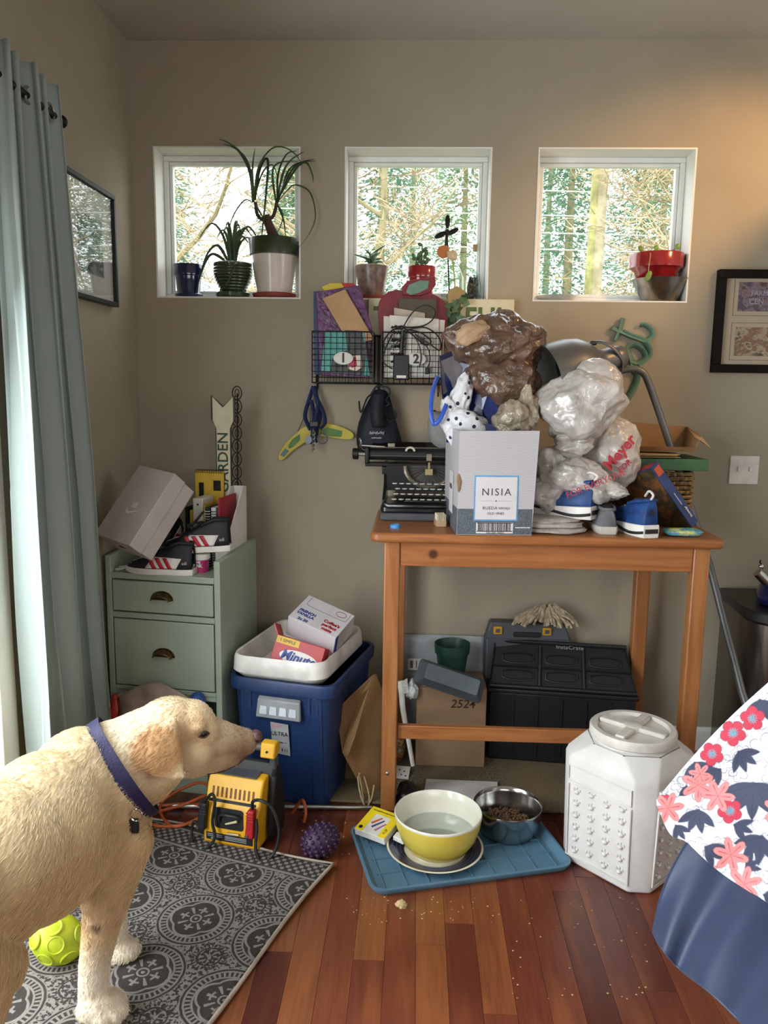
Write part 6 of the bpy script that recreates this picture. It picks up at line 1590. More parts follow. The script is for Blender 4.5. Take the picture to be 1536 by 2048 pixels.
for k in range(40): c = pts[4].lerp(pts[3], (k % 10) / 9); hb.cyl(c + Vector((.008, -.008, 0)), c + Vector((.028, -.012 + .008 * (k // 10), .006)), .0014, n=4)
o = obj('bristles', hb, WLOGO, bs); o['kind'] = 'stuff'
wp_ = obj('plastic_wrap', crumple((0, 0, 0), (.020, .02, .035), .5, 2.4, 81, 30, 22), mat('clear_film', '#c2c8c8', .2, crease=.5), loc=aty(822, 1380, 2.98), smooth=70); tag(wp_, 'crumpled clear film pushed beside the cardboard box', 'wrapper')
pcd = thing('playing_card', 'white card with dark suit pips lying by the table leg', 'card', aty(806, 1545, 2.84).xyz, rot=(radians(25), 0, radians(-8)))
pcd.location = atz(806, 1545, ZM + .012)
obj('card', MB().bx(-.03, .025, -.03, .03, 0, .001), PAPR, pcd)
for x, y in ((-.015, .01), (.005, .005), (-.005, -.012), (.012, -.015)): obj('pip', MB().prism([(x, y - .004), (x + .004, y + .001), (x + .002, y + .004), (x, y + .002), (x - .002, y + .004), (x - .004, y + .001)], .0012, .0016, 'z'), BLKC, pcd)
sn = obj('snack_bag', crumple((0, 0, .05), (.022, .035, .05), .35, 2.0, 83, 30, 22), print_mat('snack_print', ('#2a2420', '#8c3a20', '#c8a060', '#3a2c24', '#b8b0a8'), 30, 4), loc=atz(808, 1530, ZM) + Vector((-.02, .06, 0)), smooth=True)
tag(sn, 'small crumpled snack bag in the shadow behind the table leg', 'bag')
# ---- black folding crate
CK = mat('crate_black', '#131416', .5, var=.08, bump=.05)
cr_ = thing('folding_crate', 'black folding plastic crate with embossed lid under the table', 'crate', (.60, 3.05, ZM), radians(-6))
obj('crate_body', MB().bx(-.285, .285, 0, .14, 0, .285), CK, cr_, bevel=.006)
for x in (-.19, -.095, 0, .095, .19): obj('wall_rib', MB().bx(x - .004, x + .004, -.006, 0, .02, .27), CK, cr_)
obj('rim', MB().bx(-.295, .295, -.010, .15, .285, .303), CK, cr_, bevel=.005)
ld_ = thing('crate_lid', None, None); 
def lidp(x, v, up=0.0):   # slanted lid surface
    return Vector((x, .004 + .115 * v - up * .82, .306 + .158 * v + up * .58))
lidm = MB().hexa([lidp(-.29, 0), lidp(.29, 0), lidp(.29, 0, -.012), lidp(-.29, 0, -.012)], [lidp(-.27, 1), lidp(.25, 1), lidp(.25, 1, -.012), lidp(-.27, 1, -.012)])
bpy.data.objects.remove(ld_)
lid_o = obj('lid', lidm, CK, cr_, bevel=.003)
for i in range(3):
    for j in range(2):
        cx = -.175 + i * .172; cv = .27 + j * .36
        obj('lid_emboss', MB().tube([lidp(cx + .062 * max(-1, min(1, 1.25 * cos(2 * pi * k / 28))), cv + .11 * sin(2 * pi * k / 28), .002) for k in range(28)], .004, 6, loop=True), CK, lid_o, smooth=True)
for x in (-.09, .085): obj('lid_rib', MB().tube([lidp(x, .05, .003), lidp(x * .97, .9, .003)], .008, 6), CK, lid_o)
obj('lid_rib', MB().tube([lidp(-.28, .45, .003), lidp(.265, .45, .003)], .006, 6), CK, lid_o)
obj('lid_frame', MB().tube([lidp(-.285, .02, .004), lidp(.285, .02, .004), lidp(.25, .98, .004), lidp(-.27, .98, .004)], .010, 8, loop=True), CK, lid_o)
text('lid_lettering', 'InstaCrate', mat('grey_print_light'), lid_o, .026, tuple(lidp(.03, .90, .010)), (radians(36), 0, 0), .0006)
obj('yellow_latch', MB().bx(.12, .155, -.009, -.001, .125, .165), YEL, cr_, bevel=.002)
# ---- grey tool case with mop head
TG = mat('case_grey', '#4a4d52', .5, var=.05)
tc_ = thing('tool_case', 'grey tool case with yellow latches behind the black crate', 'tool case', (.475, 3.19, ZM))
obj('case_body', MB().bx(-.175, .175, -.012, .045, 0, .49), TG, tc_, bevel=.012)
obj('case_top', MB().hexa([(-.175, -.014, .47), (.175, -.014, .47), (.175, .045, .47), (-.175, .045, .47)], [(-.155, -.008, .545), (.15, -.008, .54), (.15, .045, .54), (-.155, .045, .545)]), TG, tc_, bevel=.008)
for x in (-.125, .075): 
    lt_ = obj('latch', MB().bx(x - .018, x + .018, -.022, -.012, .495, .528), mat('latch_yellow', '#c28f22', .4), tc_, bevel=.003)
    obj('latch_hole', MB().bx(x - .009, x + .009, -.0235, -.0215, .503, .519), TG, lt_)
obj('carry_handle', MB().bx(-.06, .05, -.022, -.010, .485, .505), JK, tc_, bevel=.004)
mh_ = thing('mop_head', 'cream string mop head lying on the grey tool case', 'mop head', (.545, 3.17, ZM + .545))
random.seed(17); yarn = MB()
for k in range(190):
    a = random.uniform(0, 2 * pi); e = random.uniform(.1, 1); L_ = .05 + .085 * e
    dx, dy = cos(a), sin(a) * .42; z0 = .055 * (1 - e * .5) + random.uniform(-.008, .012)
    p = [(dx * .02, dy * .02, z0), (dx * L_ * .5, dy * L_ * .5, z0 + .022 * (1.2 - e)), (dx * L_ * .85, dy * L_ * .85, z0 - .005), (dx * L_ * 1.02, dy * L_, z0 - .032 * random.uniform(.5, 1.2))]
    yarn.tube(spline(p, 3), .0055, 5)
o = obj('yarn', yarn, mat('mop_cotton', '#b8a88c', .95, bump=.6, bs=200, var=.2, vs=60), mh_, smooth=True); o['kind'] = 'stuff'
obj('mop_block', MB().box((0, .0, .03), (.10, .04, .03)), mat('mop_cotton'), mh_, bevel=.01)
ps = obj('paper_sheet', MB().grid(10, 8, lambda u, v: atz(845 + 150 * u + 8 * v * (1 - u), 1600 - 42 * v + 6 * u, ZM + .003 + .022 * max(0, u - .85) * 6 * v * .4)), mat('paper_bright', '#c9c6c4', .7), solid=.0015)
tag(ps, 'blank white sheet of paper on the carpet behind the bowls', 'paper')
bk_ = obj('black_pouch', crumple((0, 0, .03), (.035, .06, .03), .2, 2.0, 91, 36, 24, sq=2.6), M_BLACK, loc=atz(812, 1608, .0) + Vector((0, .02, .0)), smooth=60)
tag(bk_, 'small black pouch on the floor behind the yellow bowl', 'pouch')

# ================================================================== feeding tray
TRB = mat('dusty_blue_plastic', '#567a90', .5, var=.06, vs=5)
TAng = radians(15.5)
ft = thing('boot_tray', 'dusty blue plastic tray under the dog bowls', 'tray', (.163, 2.425, 0), TAng)
W_, D_ = .655, .375
rg = [ring_rr(W_ - .03, D_ - .03, .03, .0005), ring_rr(W_, D_, .045, .020), ring_rr(W_, D_, .045, .025), ring_rr(W_ - .016, D_ - .016, .04, .026), ring_rr(W_ - .055, D_ - .055, .03, .006)]
obj('pan', MB().loft(rg), TRB, ft, smooth=40)
for k in range(9): obj('ridge', MB().bx(-.28 + k * .07 - .0018, -.28 + k * .07 + .0018, -.155, .155, .0055, .0105), TRB, ft)
for k in range(3): obj('ridge', MB().bx(-.29, .29, -.08 + k * .08 - .0018, -.08 + k * .08 + .0018, .0055, .0103), TRB, ft)
dp = thing('dinner_plate', 'white rimmed plate with navy rings under the yellow bowl', 'plate', (.088, 2.405, .009))
NV = mat('navy_ring_glaze', '#1d2540', .25, coat=.4, var=.08)
obj('plate_body', MB().lathe([(.085, 0), (.10, .003), (.152, .021), (.157, .0245), (.154, .026), (.147, .024), (.10, .009), (.09, .007), (.002, .006)], 60), mat('cream_ceramic', '#ded5be', .25, coat=.3), dp, smooth=60)
obj('navy_band', MB().lathe([(.149, .0252), (.150, .0256), (.101, .0102), (.100, .0095)], 60, loop=True), NV, dp, smooth=60)
for r, z in ((.112, .0136), (.124, .0174), (.136, .0212)): obj('ring_line', MB().tube([(r * cos(2 * pi * k / 60), r * sin(2 * pi * k / 60), z) for k in range(60)], .0009, 4, loop=True), mat('navy_pale', '#4a5478', .3), dp)
yw = thing('mixing_bowl', 'yellow glass mixing bowl of water on the plate', 'bowl', (.096, 2.405, .0165))
YG = mat('pyrex_yellow', '#d6c24e', .2, coat=.4, var=.03); WI = mat('milk_glass', '#dcd9c8', .2, coat=.3, var=.02)
po_ = [(.082, 0), (.086, .006), (.100, .018), (.124, .055), (.138, .100), (.141, .126)]
obj('outer_wall', MB().lathe(po_ + [(.1395, .126), (.136, .100), (.122, .055), (.098, .019), (.08, .008)], 64, loop=True), YG, yw, smooth=60)
obj('foot', MB().lathe([(.080, -.002), (.083, -.002), (.087, .008), (.082, .012)], 64), WI, yw, smooth=60)
obj('inner_wall', MB().lathe([(.1405, .126), (.142, .131), (.139, .135), (.135, .131), (.132, .100), (.118, .056), (.095, .022), (.002, .014), (.002, .011), (.097, .018), (.1205, .055), (.1345, .100), (.137, .126)], 64, loop=True), WI, yw, smooth=60)
WATER = glass_mat('water', (.94, .97, .965), .12)
obj('water', MB().cyl((0, 0, .0625), (0, 0, .064), .1205, n=64), WATER, yw)
sb_ = thing('steel_bowl', 'stainless steel dog bowl holding kibble', 'bowl', (.338, 2.545, .010))
po_ = [(.088, 0), (.092, .002), (.106, .03), (.113, .085), (.1175, .098), (.1165, .101), (.112, .098), (.108, .084), (.101, .030), (.088, .006), (.002, .005)]
obj('bowl', MB().lathe(po_, 60), mat('polished_steel', '#b5b3b0', .18, 1, var=.04), sb_, smooth=60)
random.seed(23); kb = MB(); nkb = 0
for k in range(420):
    r = .085 * sqrt(random.random()); a = random.uniform(0, 2 * pi); x, y = r * cos(a), r * sin(a)
    z = .012 + .022 * (1 - (r / .09) ** 2) + .012 * random.random() + .012 * (y / .09)
    kb.ell((x, y, z), (.0055, .0045, .0035), 6, 4, RX(random.uniform(-1, 1)) @ RY(random.uniform(-1, 1)))
o = obj('kibble', kb, mat('kibble_brown', '#6f5236', .85, var=.35, vs=120), sb_, smooth=True); o['kind'] = 'stuff'
# note pad and eraser
npd = obox('flip_book', 'yellow and white flip chart pad leaning on the tray corner', 'notepad', atz(710, 1668, .030), (.102, -.060, .0), (.090, .125, .035), (.118, .118, .004), mat('cover_white', '#d8d5cd', .5), part='front_cover')
for ch in list(npd.children): ch.location = (0, 0, .020)
obj('page_block', MB().bx(.001, .117, .001, .117, 0, .0198), mat('page_white', '#dcd8cf', .7), npd)
YP = mat('print_yellow', '#e3c81c', .5)
obj('yellow_band', MB().bx(.001, .036, .001, .117, .0243, .0249).bx(.036, .117, .094, .117, .0243, .0249) if False else MB().bx(.001, .117, .090, .117, .0243, .0249).bx(.001, .030, .001, .090, .0243, .0249).bx(.09, .117, .001, .09, .0243, .0249), YP, npd)
obj('circle_mark', MB().cyl((.016, .016, .0250), (.016, .016, .0256), .007, n=16), BLKC, npd)
for (x0, y0, x1, y1, c) in ((.040, .045, .062, .078, '#c8502a'), (.050, .030, .075, .070, '#2c4a86'), (.068, .020, .088, .060, '#b06a90')): obj('marker_print', MB().cyl((x0, y0, .0252), (x1, y1, .0252), .0035, .0025, 6), mat('mk' + c[1:], c, .5), npd)
text('cover_lettering', 'FLIP', BLKC, npd, .014, (.104, .030, .0251), (0, 0, radians(90)), .0002)
scribble('cover_lettering', BLKC, npd, .085, .005, (.055, .104, .0251), (0, 0, 0), seed=11, r=.0005)
er = obj('eraser', MB().box((0, 0, .008), (.040, .026, .016)), WLOGO, loc=atz(800, 1680, .036), rot=(radians(10), radians(8), radians(-28)), bevel=.002); tag(er, 'small white eraser block resting on the plate rim', 'eraser')
# scraps and crumbs
sc1 = obj('food_scrap', crumple((0, 0, .011), (.014, .012, .011), .5, 2.2, 95, 24, 18), mat('scrap_cream', '#c8b07c', .8), loc=atz(803, 1815, 0), smooth=True); tag(sc1, 'cream coloured scrap of food on the wood floor', 'food scrap')
random.seed(31); crm = MB()
for k in range(150):
    px, py = random.choice(((random.uniform(690, 1000), random.uniform(1790, 1850)), (random.uniform(1020, 1300), random.uniform(1780, 2000)), (random.uniform(600, 700), random.uniform(1620, 1720))))
    p = atz(px, py, 0.001); r = random.uniform(.0008, .0026); crm.ell(p, (r * 1.4, r, r * .7), 5, 4)
o = obj('crumbs', crm, mat('crumb_tan', '#c29a6a', .8)); tag(o, 'scattered pale food crumbs on the wood floor', 'crumbs', None, 'stuff')

# ================================================================== pet food bin
FB = mat('bin_white', '#d9d6d2', .5, var=.03, bump=.06, bs=200)
a_ = .345; c_ = .052
fbn = thing('pet_food_bin', 'white octagonal pet food bin with a cross-handled screw lid', 'bin', (.705, 2.425, 0), radians(43)); fbn.scale = (.97, .97, .91)
def octa(a, c, z): h = a / 2; return [Vector(p + (z,)) for p in ((-h + c, -h), (h - c, -h), (h, -h + c), (h, h - c), (h - c, h), (-h + c, h), (-h, h - c), (-h, -h + c))]
cir = lambda r, z: [Vector((r * cos(radians(-90 - 22.5 + 45 * k)), r * sin(radians(-90 - 22.5 + 45 * k)), z)) for k in range(8)]
obj('bin_body', MB().loft([octa(a_ * .94, c_ * .92, 0), octa(a_ * .96, c_ * .95, .012), octa(a_, c_, .385), octa(a_ * .97, c_, .402), cir(.150, .448), cir(.140, .455)]), FB, fbn, bevel=.008)
obj('neck', MB().lathe([(.128, .448), (.130, .470), (.126, .472)], 48), FB, fbn, smooth=40)
sl = obj('screw_lid', MB().lathe([(.133, .462), (.138, .466), (.138, .490), (.133, .496), (.116, .496), (.112, .484), (.002, .484)], 56), mat('lid_white', '#d2cdc4', .45), fbn, smooth=40)
for a in (0, 90): obj('grip_bar', MB().box((0, 0, .492), (.222, .032, .018), RZ(radians(a + 10))), mat('lid_white'), sl, bevel=.005)
obj('grip_hub', MB().lathe([(.030, .484), (.030, .502), (.024, .505)], 24), mat('lid_white'), sl, smooth=40)
for f_, R_ in ((0, RZ(0)), (1, RZ(radians(90))), (2, RZ(radians(-90))), (3, RZ(pi))):
    h = a_ * .97 / 2
    if f_ not in (0, 2): continue
    pn = obj('panel_relief', MB().tube([R_ @ Vector(p) for p in ((-.115, -h - .002, .03), (.115, -h - .002, .03), (.115, -h - .006, .30), (-.115, -h - .006, .30))], .0035, 6, loop=True), FB, fbn, smooth=True)
    obj('label_relief', MB().tube([R_ @ Vector(p) for p in ((-.115, -h - .006, .312), (.115, -h - .006, .312), (.115, -h - .007, .365), (-.115, -h - .007, .365))], .0035, 6, loop=True), FB, fbn, smooth=True)
    pw = MB()
    for i in range(4):
        for j in range(6):
            x = -.084 + i * .056; z = .055 + j * .044 + (.010 if i % 2 else 0); y = -h - .001 - .004 * z / .3
            pw.ell(R_ @ Vector((x, y, z)), (.0095, .0095, .0075), 8, 5)
            for k in range(3): aa = radians(40 + 50 * k); pw.ell(R_ @ Vector((x + .014 * cos(aa), y, z + .014 * sin(aa))), (.0045, .0045, .0045), 6, 4)
    o = obj('paw_print_relief', pw, FB, fbn, smooth=True); o['kind'] = 'stuff'
# ================================================================== the dog
from mathutils.bvhtree import BVHTree
DOG0 = Vector((-.80, 1.60, 0))
dog = thing('dog', 'cream coated short-haired dog in a purple collar standing on the rug, head turned right', 'dog', DOG0)
hA = radians(15); hd_ = Vector((sin(hA), cos(hA), 0)); lt_v = Vector((cos(hA), -sin(hA), 0))   # heading, its right-hand side
MH = Matrix(((lt_v.x, hd_.x, 0), (lt_v.y, hd_.y, 0), (0, 0, 1)))
bl = MB()
def E_(c, r, R=MH, nu=28, nv=18): bl.ell(Vector(c) - DOG0, r, nu, nv, R)
def Cp(p, q, r0, r1, n=9):
    p = Vector(p); q = Vector(q)
    for k in range(n):
        t = k / (n - 1); r = r0 + (r1 - r0) * t; bl.ell(p.lerp(q, t) - DOG0, (r, r, r), 20, 12)
I3 = Matrix.Identity(3)
c1 = Vector((-.785, 1.725, .495))
def sp_(d, z): v = c1 - hd_ * d; return Vector((v.x, v.y, z))
E_(c1, (.135, .19, .185)); E_(sp_(.11, .50), (.145, .20, .185)); E_(sp_(.25, .515), (.145, .20, .165)); E_(sp_(.40, .53), (.128, .19, .145)); E_(sp_(.53, .545), (.128, .14, .14))
E_(sp_(-.01, .635), (.075, .10, .055)); E_(sp_(.2, .62), (.07, .25, .05))
E_((-.690, 1.745, .475), (.062, .095, .150)); E_((-.735, 1.85, .47), (.090, .08, .125)); E_((-.865, 1.79, .475), (.06, .09, .14))
# near fore leg
Cp((-.685, 1.735, .42), (-.707, 1.695, .30), .075, .055); Cp((-.707, 1.695, .30), (-.742, 1.695, .13), .050, .035); Cp((-.742, 1.695, .13), (-.745, 1.685, .055), .036, .034)
E_((-.722, 1.672, .036), (.046, .058, .030), Matrix.Rotation(radians(-55), 3, 'Z'))
for k, (a, b) in enumerate(((-.003, -.036), (.020, -.020), (.028, .002), (.018, .024))): E_((-.700 + a, 1.664 + b, .027), (.020, .017, .020), I3, 14, 9)
# far fore leg
Cp((-.80, 1.86, .38), (-.775, 1.875, .26), .065, .048); Cp((-.775, 1.875, .26), (-.765, 1.875, .06), .042, .034); E_((-.75, 1.87, .030), (.055, .042, .030), I3)
# near hind leg
Cp((-.86, 1.27, .47), (-.815, 1.385, .36), .105, .066); Cp((-.815, 1.385, .36), (-.84, 1.315, .18), .058, .036); Cp((-.84, 1.315, .18), (-.82, 1.345, .05), .034, .032); E_((-.81, 1.37, .030), (.040, .058, .030), I3)
Cp((-1.0, 1.25, .45), (-.98, 1.34, .34), .095, .062); Cp((-.98, 1.34, .34), (-1.02, 1.24, .18), .055, .036); Cp((-1.02, 1.24, .18), (-1.01, 1.26, .05), .034, .032); E_((-1.0, 1.29, .030), (.040, .058, .030), I3)
tl = sp_(.62, .60); Cp(tl, tl - hd_ * .14 + Vector((0, 0, -.08)), .035, .026, 6); Cp(tl - hd_ * .14 + Vector((0, 0, -.08)), tl - hd_ * .22 + Vector((0, 0, -.24)), .026, .015, 7)
# neck and head
Cp((-.765, 1.785, .545), (-.705, 1.82, .578), .130, .106); Cp((-.705, 1.82, .578), (-.630, 1.858, .625), .104, .084); Cp((-.66, 1.84, .55), (-.60, 1.865, .575), .085, .060)
HM = Matrix.Rotation(radians(22), 3, 'Z')
E_((-.598, 1.872, .650), (.088, .076, .074), HM); E_((-.555, 1.885, .655), (.065, .066, .060), HM)
E_((-.555, 1.868, .595), (.070, .060, .058), HM); E_((-.530, 1.885, .640), (.050, .058, .045), HM)
Cp((-.535, 1.898, .618), (-.452, 1.934, .588), .057, .041); Cp((-.452, 1.934, .588), (-.428, 1.945, .584), .040, .034, 5)
Cp((-.550, 1.882, .562), (-.455, 1.925, .553), .046, .028); E_((-.475, 1.918, .560), (.045, .036, .030), HM)
E_((-.520, 1.838, .668), (.020, .016, .012), HM)
# near ear: a hanging flap
er = MB()
ea = [aty(280, 1478, 1.775), aty(348, 1440, 1.802), aty(364, 1552, 1.766), aty(280, 1526, 1.752)]
def earp(u, v):
    p = ea[0].lerp(ea[1], u).lerp(ea[3].lerp(ea[2], u), v)
    p = p + Vector((.006, -.016, 0)) * sin(pi * min(1, u)) * sin(pi * v) + Vector((0, 0, -.012)) * sin(pi * u) * v + Vector((-.012, 0, 0)) * (1 - u) * sin(pi * v)
    return p - DOG0
for j in range(25):
    for i in range(19):
        u, v = i / 18, j / 24
        rr = .011 if 0 < i < 18 and j < 24 else .009
        bl.ell(earp(u, v), (rr, rr, rr), 8, 6)
E_(aty(312, 1468, 1.805), (.045, .030, .026), HM)
tmp_me = bpy.data.meshes.new('tmp'); tmp_me.from_pydata([tuple(v) for v in bl.v], [], bl.f); tmp = bpy.data.objects.new('tmp', tmp_me); COL.objects.link(tmp)
md_ = tmp.modifiers.new('r', 'REMESH'); md_.mode = 'VOXEL'; md_.voxel_size = .0052; md_.use_smooth_shade = True
sm = tmp.modifiers.new('s', 'SMOOTH'); sm.factor = .6; sm.iterations = 7
dg_ = bpy.context.evaluated_depsgraph_get(); me = bpy.data.meshes.new_from_object(tmp.evaluated_get(dg_), depsgraph=dg_)
bpy.data.objects.remove(tmp); me.name = 'dog_body'
body = bpy.data.objects.new('body', me); COL.objects.link(body); body.parent = dog
for p in me.polygons: p.use_smooth = True
nv = len(me.vertices); co = np.empty(nv * 3); me.vertices.foreach_get('co', co); co = co.reshape(-1, 3) + np.array(DOG0)
nrm = np.empty(nv * 3); me.vertices.foreach_get('normal', nrm); nrm = nrm.reshape(-1, 3)
def lin(h): return np.array(srgb(h))
def fur_colour(P):
    n = len(P); base = np.tile(lin('#cbb083'), (n, 1))
    def blend(c, w): base[:] = base * (1 - w[:, None]) + lin(c) * w[:, None]
    def near(c, r, soft): d = np.linalg.norm(P - np.array(c), axis=1); return np.clip((r + soft - d) / soft, 0, 1)
    nz = np.array([noise.noise(Vector(p) * 9.0) for p in P]); nz2 = np.array([noise.noise(Vector(p) * 34.0) for p in P])
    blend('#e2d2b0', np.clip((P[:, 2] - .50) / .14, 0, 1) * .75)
    blend('#e6dac0', near((-.67, 1.84, .66), .07, .10) * .9)              # pale nape
    ec = (ea[0] + ea[1] + ea[2] + ea[3]) / 4
    blend('#a87c4c', near((ec.x, ec.y - .01, ec.z), .052, .025) * .9)      # tan ear
    blend('#c29c68', near((-.56, 1.85, .66), .04, .06) * .6)
    blend('#80603f', near((-.452, 1.925, .578), .025, .080) * .85); blend('#9a7850', near((-.52, 1.84, .655), .012, .03) * .7)          # brownish muzzle
    blend('#7c5a48', near((-.43, 1.938, .575), .018, .04) * .6)
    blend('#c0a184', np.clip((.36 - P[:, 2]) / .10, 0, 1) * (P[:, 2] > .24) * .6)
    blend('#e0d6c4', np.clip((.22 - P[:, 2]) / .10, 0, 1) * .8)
    for c, r in (((-.715, 1.645, .255), .006),): blend('#5d4030', near(c, r, .010))
    base *= (1 + .08 * nz + .06 * nz2)[:, None]
    return np.clip(base, 0, 1)
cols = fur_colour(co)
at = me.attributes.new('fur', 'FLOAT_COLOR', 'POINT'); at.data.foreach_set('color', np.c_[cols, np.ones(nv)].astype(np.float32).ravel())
def fur_mat(name, k):
    m, p, t = raw_mat(name); a = nd(m.node_tree, 'Attribute'); a.attribute_name = 'fur'
    mx = nd(m.node_tree, 'Mix', data_type='RGBA', blend_type='MULTIPLY'); mx.inputs[0].default_value = 1.0; mx.inputs[7].default_value = (k, k, k, 1)
    m.node_tree.links.new(a.outputs['Color'], mx.inputs[6]); m.node_tree.links.new(mx.outputs[2], p.inputs['Base Color'])
    p.inputs['Roughness'].default_value = .75; p.inputs['Specular IOR Level'].default_value = .25; p.inputs['Sheen Weight'].default_value = .15
    return m
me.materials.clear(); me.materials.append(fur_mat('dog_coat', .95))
# short coat: real hair strands rooted on the body
me.calc_loop_triangles(); tri = np.empty(len(me.loop_triangles) * 3, dtype=np.int32); me.loop_triangles.foreach_get('vertices', tri); tri = tri.reshape(-1, 3)
A, B, C_ = co[tri[:, 0]], co[tri[:, 1]], co[tri[:, 2]]
ar = np.linalg.norm(np.cross(B - A, C_ - A), axis=1); rs = np.random.RandomState(5); NH = 60000
pk = rs.choice(len(tri), NH, p=ar / ar.sum()); r1 = np.sqrt(rs.rand(NH)); r2 = rs.rand(NH)
w0, w1, w2 = 1 - r1, r1 * (1 - r2), r1 * r2
root = A[pk] * w0[:, None] + B[pk] * w1[:, None] + C_[pk] * w2[:, None]
nn = nrm[tri[pk, 0]] * w0[:, None] + nrm[tri[pk, 1]] * w1[:, None] + nrm[tri[pk, 2]] * w2[:, None]; nn /= np.linalg.norm(nn, axis=1)[:, None]
flow = np.tile(np.array([-.45, -.65, -.45]), (NH, 1)); flow[:, 2] += np.where(root[:, 2] < .33, -.6, 0)
sw_ = np.array([[noise.noise(Vector(p) * 6), noise.noise(Vector(p) * 6 + Vector((9, 3, 1))), noise.noise(Vector(p) * 6 + Vector((2, 7, 5)))] for p in root]); flow = flow + sw_ * .55
tg_ = flow - nn * (flow * nn).sum(1)[:, None]; tg_ /= np.maximum(np.linalg.norm(tg_, axis=1), 1e-6)[:, None]
isface = np.clip((root[:, 0] + .62) / .08, 0, 1)
ln = (.013 + .007 * rs.rand(NH)) * (1 - .62 * isface) * np.where(root[:, 2] < .25, .6, 1.0)
d1 = tg_ * .92 + nn * .34; d2 = tg_ * 1.0 + nn * .12
pts_ = np.stack([root - nn * .001, root + d1 * (ln * .5)[:, None], root + d1 * (ln * .5)[:, None] + d2 * (ln * .5)[:, None]], 1) - np.array(DOG0)
hc = bpy.data.hair_curves.new('fur'); hc.add_curves([3] * NH)
hc.attributes['position'].data.foreach_set('vector', pts_.astype(np.float32).ravel())
ra = hc.attributes.get('radius') or hc.attributes.new('radius', 'FLOAT', 'POINT'); ra.data.foreach_set('value', np.tile(np.array([.00055, .00045, .0001], dtype=np.float32), NH))
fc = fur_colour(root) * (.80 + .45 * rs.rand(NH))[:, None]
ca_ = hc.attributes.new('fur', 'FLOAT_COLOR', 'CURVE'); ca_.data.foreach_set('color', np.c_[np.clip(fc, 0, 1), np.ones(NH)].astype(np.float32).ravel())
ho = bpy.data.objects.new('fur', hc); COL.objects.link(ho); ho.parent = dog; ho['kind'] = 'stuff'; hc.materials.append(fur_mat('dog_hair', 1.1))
# features placed on the finished surface
bvh = BVHTree.FromPolygons([Vector(v) for v in co], [tuple(p.vertices) for p in me.polygons])
def onface(px, py, lift=0.0):
    d = ray(px, py).normalized(); h = bvh.ray_cast(CAM, d)
    return (h[0] + h[1] * lift, h[1]) if h[0] is not None else (aty(px, py, 1.9), Vector((0, -1, 0)))
EYE = mat('dog_eye', '#1a120c', .08, spec=.8, var=.0); LID = mat('dog_lid', '#4a3424', .6)
e_, n_ = onface(407, 1468)
obj('eye', MB().ell(e_ - n_ * .006 - DOG0, (.012, .010, .0095), 18, 12), EYE, dog, smooth=True)
q = n_.cross(Vector((0, 0, 1))).normalized()
obj('eyelid', MB().tube(spline([e_ + q * -.014 + n_ * .001 + Vector((0, 0, -.002)) - DOG0, e_ + n_ * .004 + Vector((0, 0, .007)) - DOG0, e_ + q * .014 + n_ * .001 + Vector((0, 0, -.003)) - DOG0], 6), .0028, 7), LID, dog, smooth=True)
obj('eyelid', MB().tube(spline([e_ + q * -.014 + n_ * .001 + Vector((0, 0, -.002)) - DOG0, e_ + n_ * .004 + Vector((0, 0, -.008)) - DOG0, e_ + q * .014 + n_ * .001 + Vector((0, 0, -.003)) - DOG0], 6), .0022, 7), LID, dog, smooth=True)
NS = mat('dog_nose', '#5a3a36', .45, var=.15, vs=60, bump=.3, bs=300)
nsx = Vector((-.400, 1.953, .596))
nm = crumple(nsx - DOG0, (.016, .022, .017), .06, 1.5, 3, 24, 16, Matrix.Rotation(radians(22), 4, 'Z'))
nz_ = obj('nose', nm, NS, dog, smooth=True)
obj('nostril', MB().ell(nsx + Vector((.006, -.018, -.002)) - DOG0, (.006, .004, .005), 10, 8), mat('nostril_dark', '#140c0a', .6), nz_, smooth=True)
ml_ = [onface(x, y, .0005)[0] - DOG0 for x, y in ((494, 1512), (478, 1526), (458, 1537), (436, 1545), (415, 1547))]
obj('mouth_line', MB().tube(spline(ml_, 5), .0022, 6), mat('lip_dark', '#3a261e', .6), dog, smooth=True)
# toes' claws
for dx, dy in ((.012, -.030), (.034, -.012), (.040, .008)): obj('claw', MB().cyl(Vector((-.690 + dx * .6, 1.664 + dy, .022)) - DOG0, Vector((-.682 + dx * .9, 1.660 + dy * 1.15, .012)) - DOG0, .004, .0015, 8), mat('claw_horn', '#6a5a48', .5), dog, smooth=True)
# collar round the neck
ca = Vector((-.735, 1.802, .562)); cdv = (Vector((-.630, 1.858, .625)) - Vector((-.755, 1.79, .548))).normalized(); cc = Vector((-.708, 1.820, .572))
ux_ = cdv.cross(Vector((0, 0, 1))).normalized(); uz_ = ux_.cross(cdv).normalized()
rings = []
for k in range(48):
    a = 2 * pi * k / 48; d = ux_ * cos(a) + uz_ * sin(a)
    hit = bvh.ray_cast(cc + d * .30, -d); r = (hit[0] - cc).length if hit[0] is not None else .11
    r = min(max(r, .085), .135) + .009
    rings.append([cc + d * r - cdv * .017 - DOG0, cc + d * (r + .004) - cdv * .017 - DOG0, cc + d * (r + .004) + cdv * .017 - DOG0, cc + d * r + cdv * .017 - DOG0])
cl_ = obj('collar', MB().loft(rings, loop=True), mat('purple_webbing', '#1b1740', .6, bump=.5, bs=260), dog, smooth=40)
ba = radians(-62); bd_ = ux_ * cos(ba) + uz_ * sin(ba)
best = None
for k in range(48):
    p = rings[k][1] + DOG0; v = p - CAM; X = 768 + F_PX * v.dot(_r) / v.dot(_f); Yp = 1024 - F_PX * v.dot(_u) / v.dot(_f)
    dd = (X - 296) ** 2 + (Yp - 1600) ** 2
    if (p - CAM).length < (cc - CAM).length + .03 and (best is None or dd < best[0]): best = (dd, p)
bp_ = best[1] - DOG0
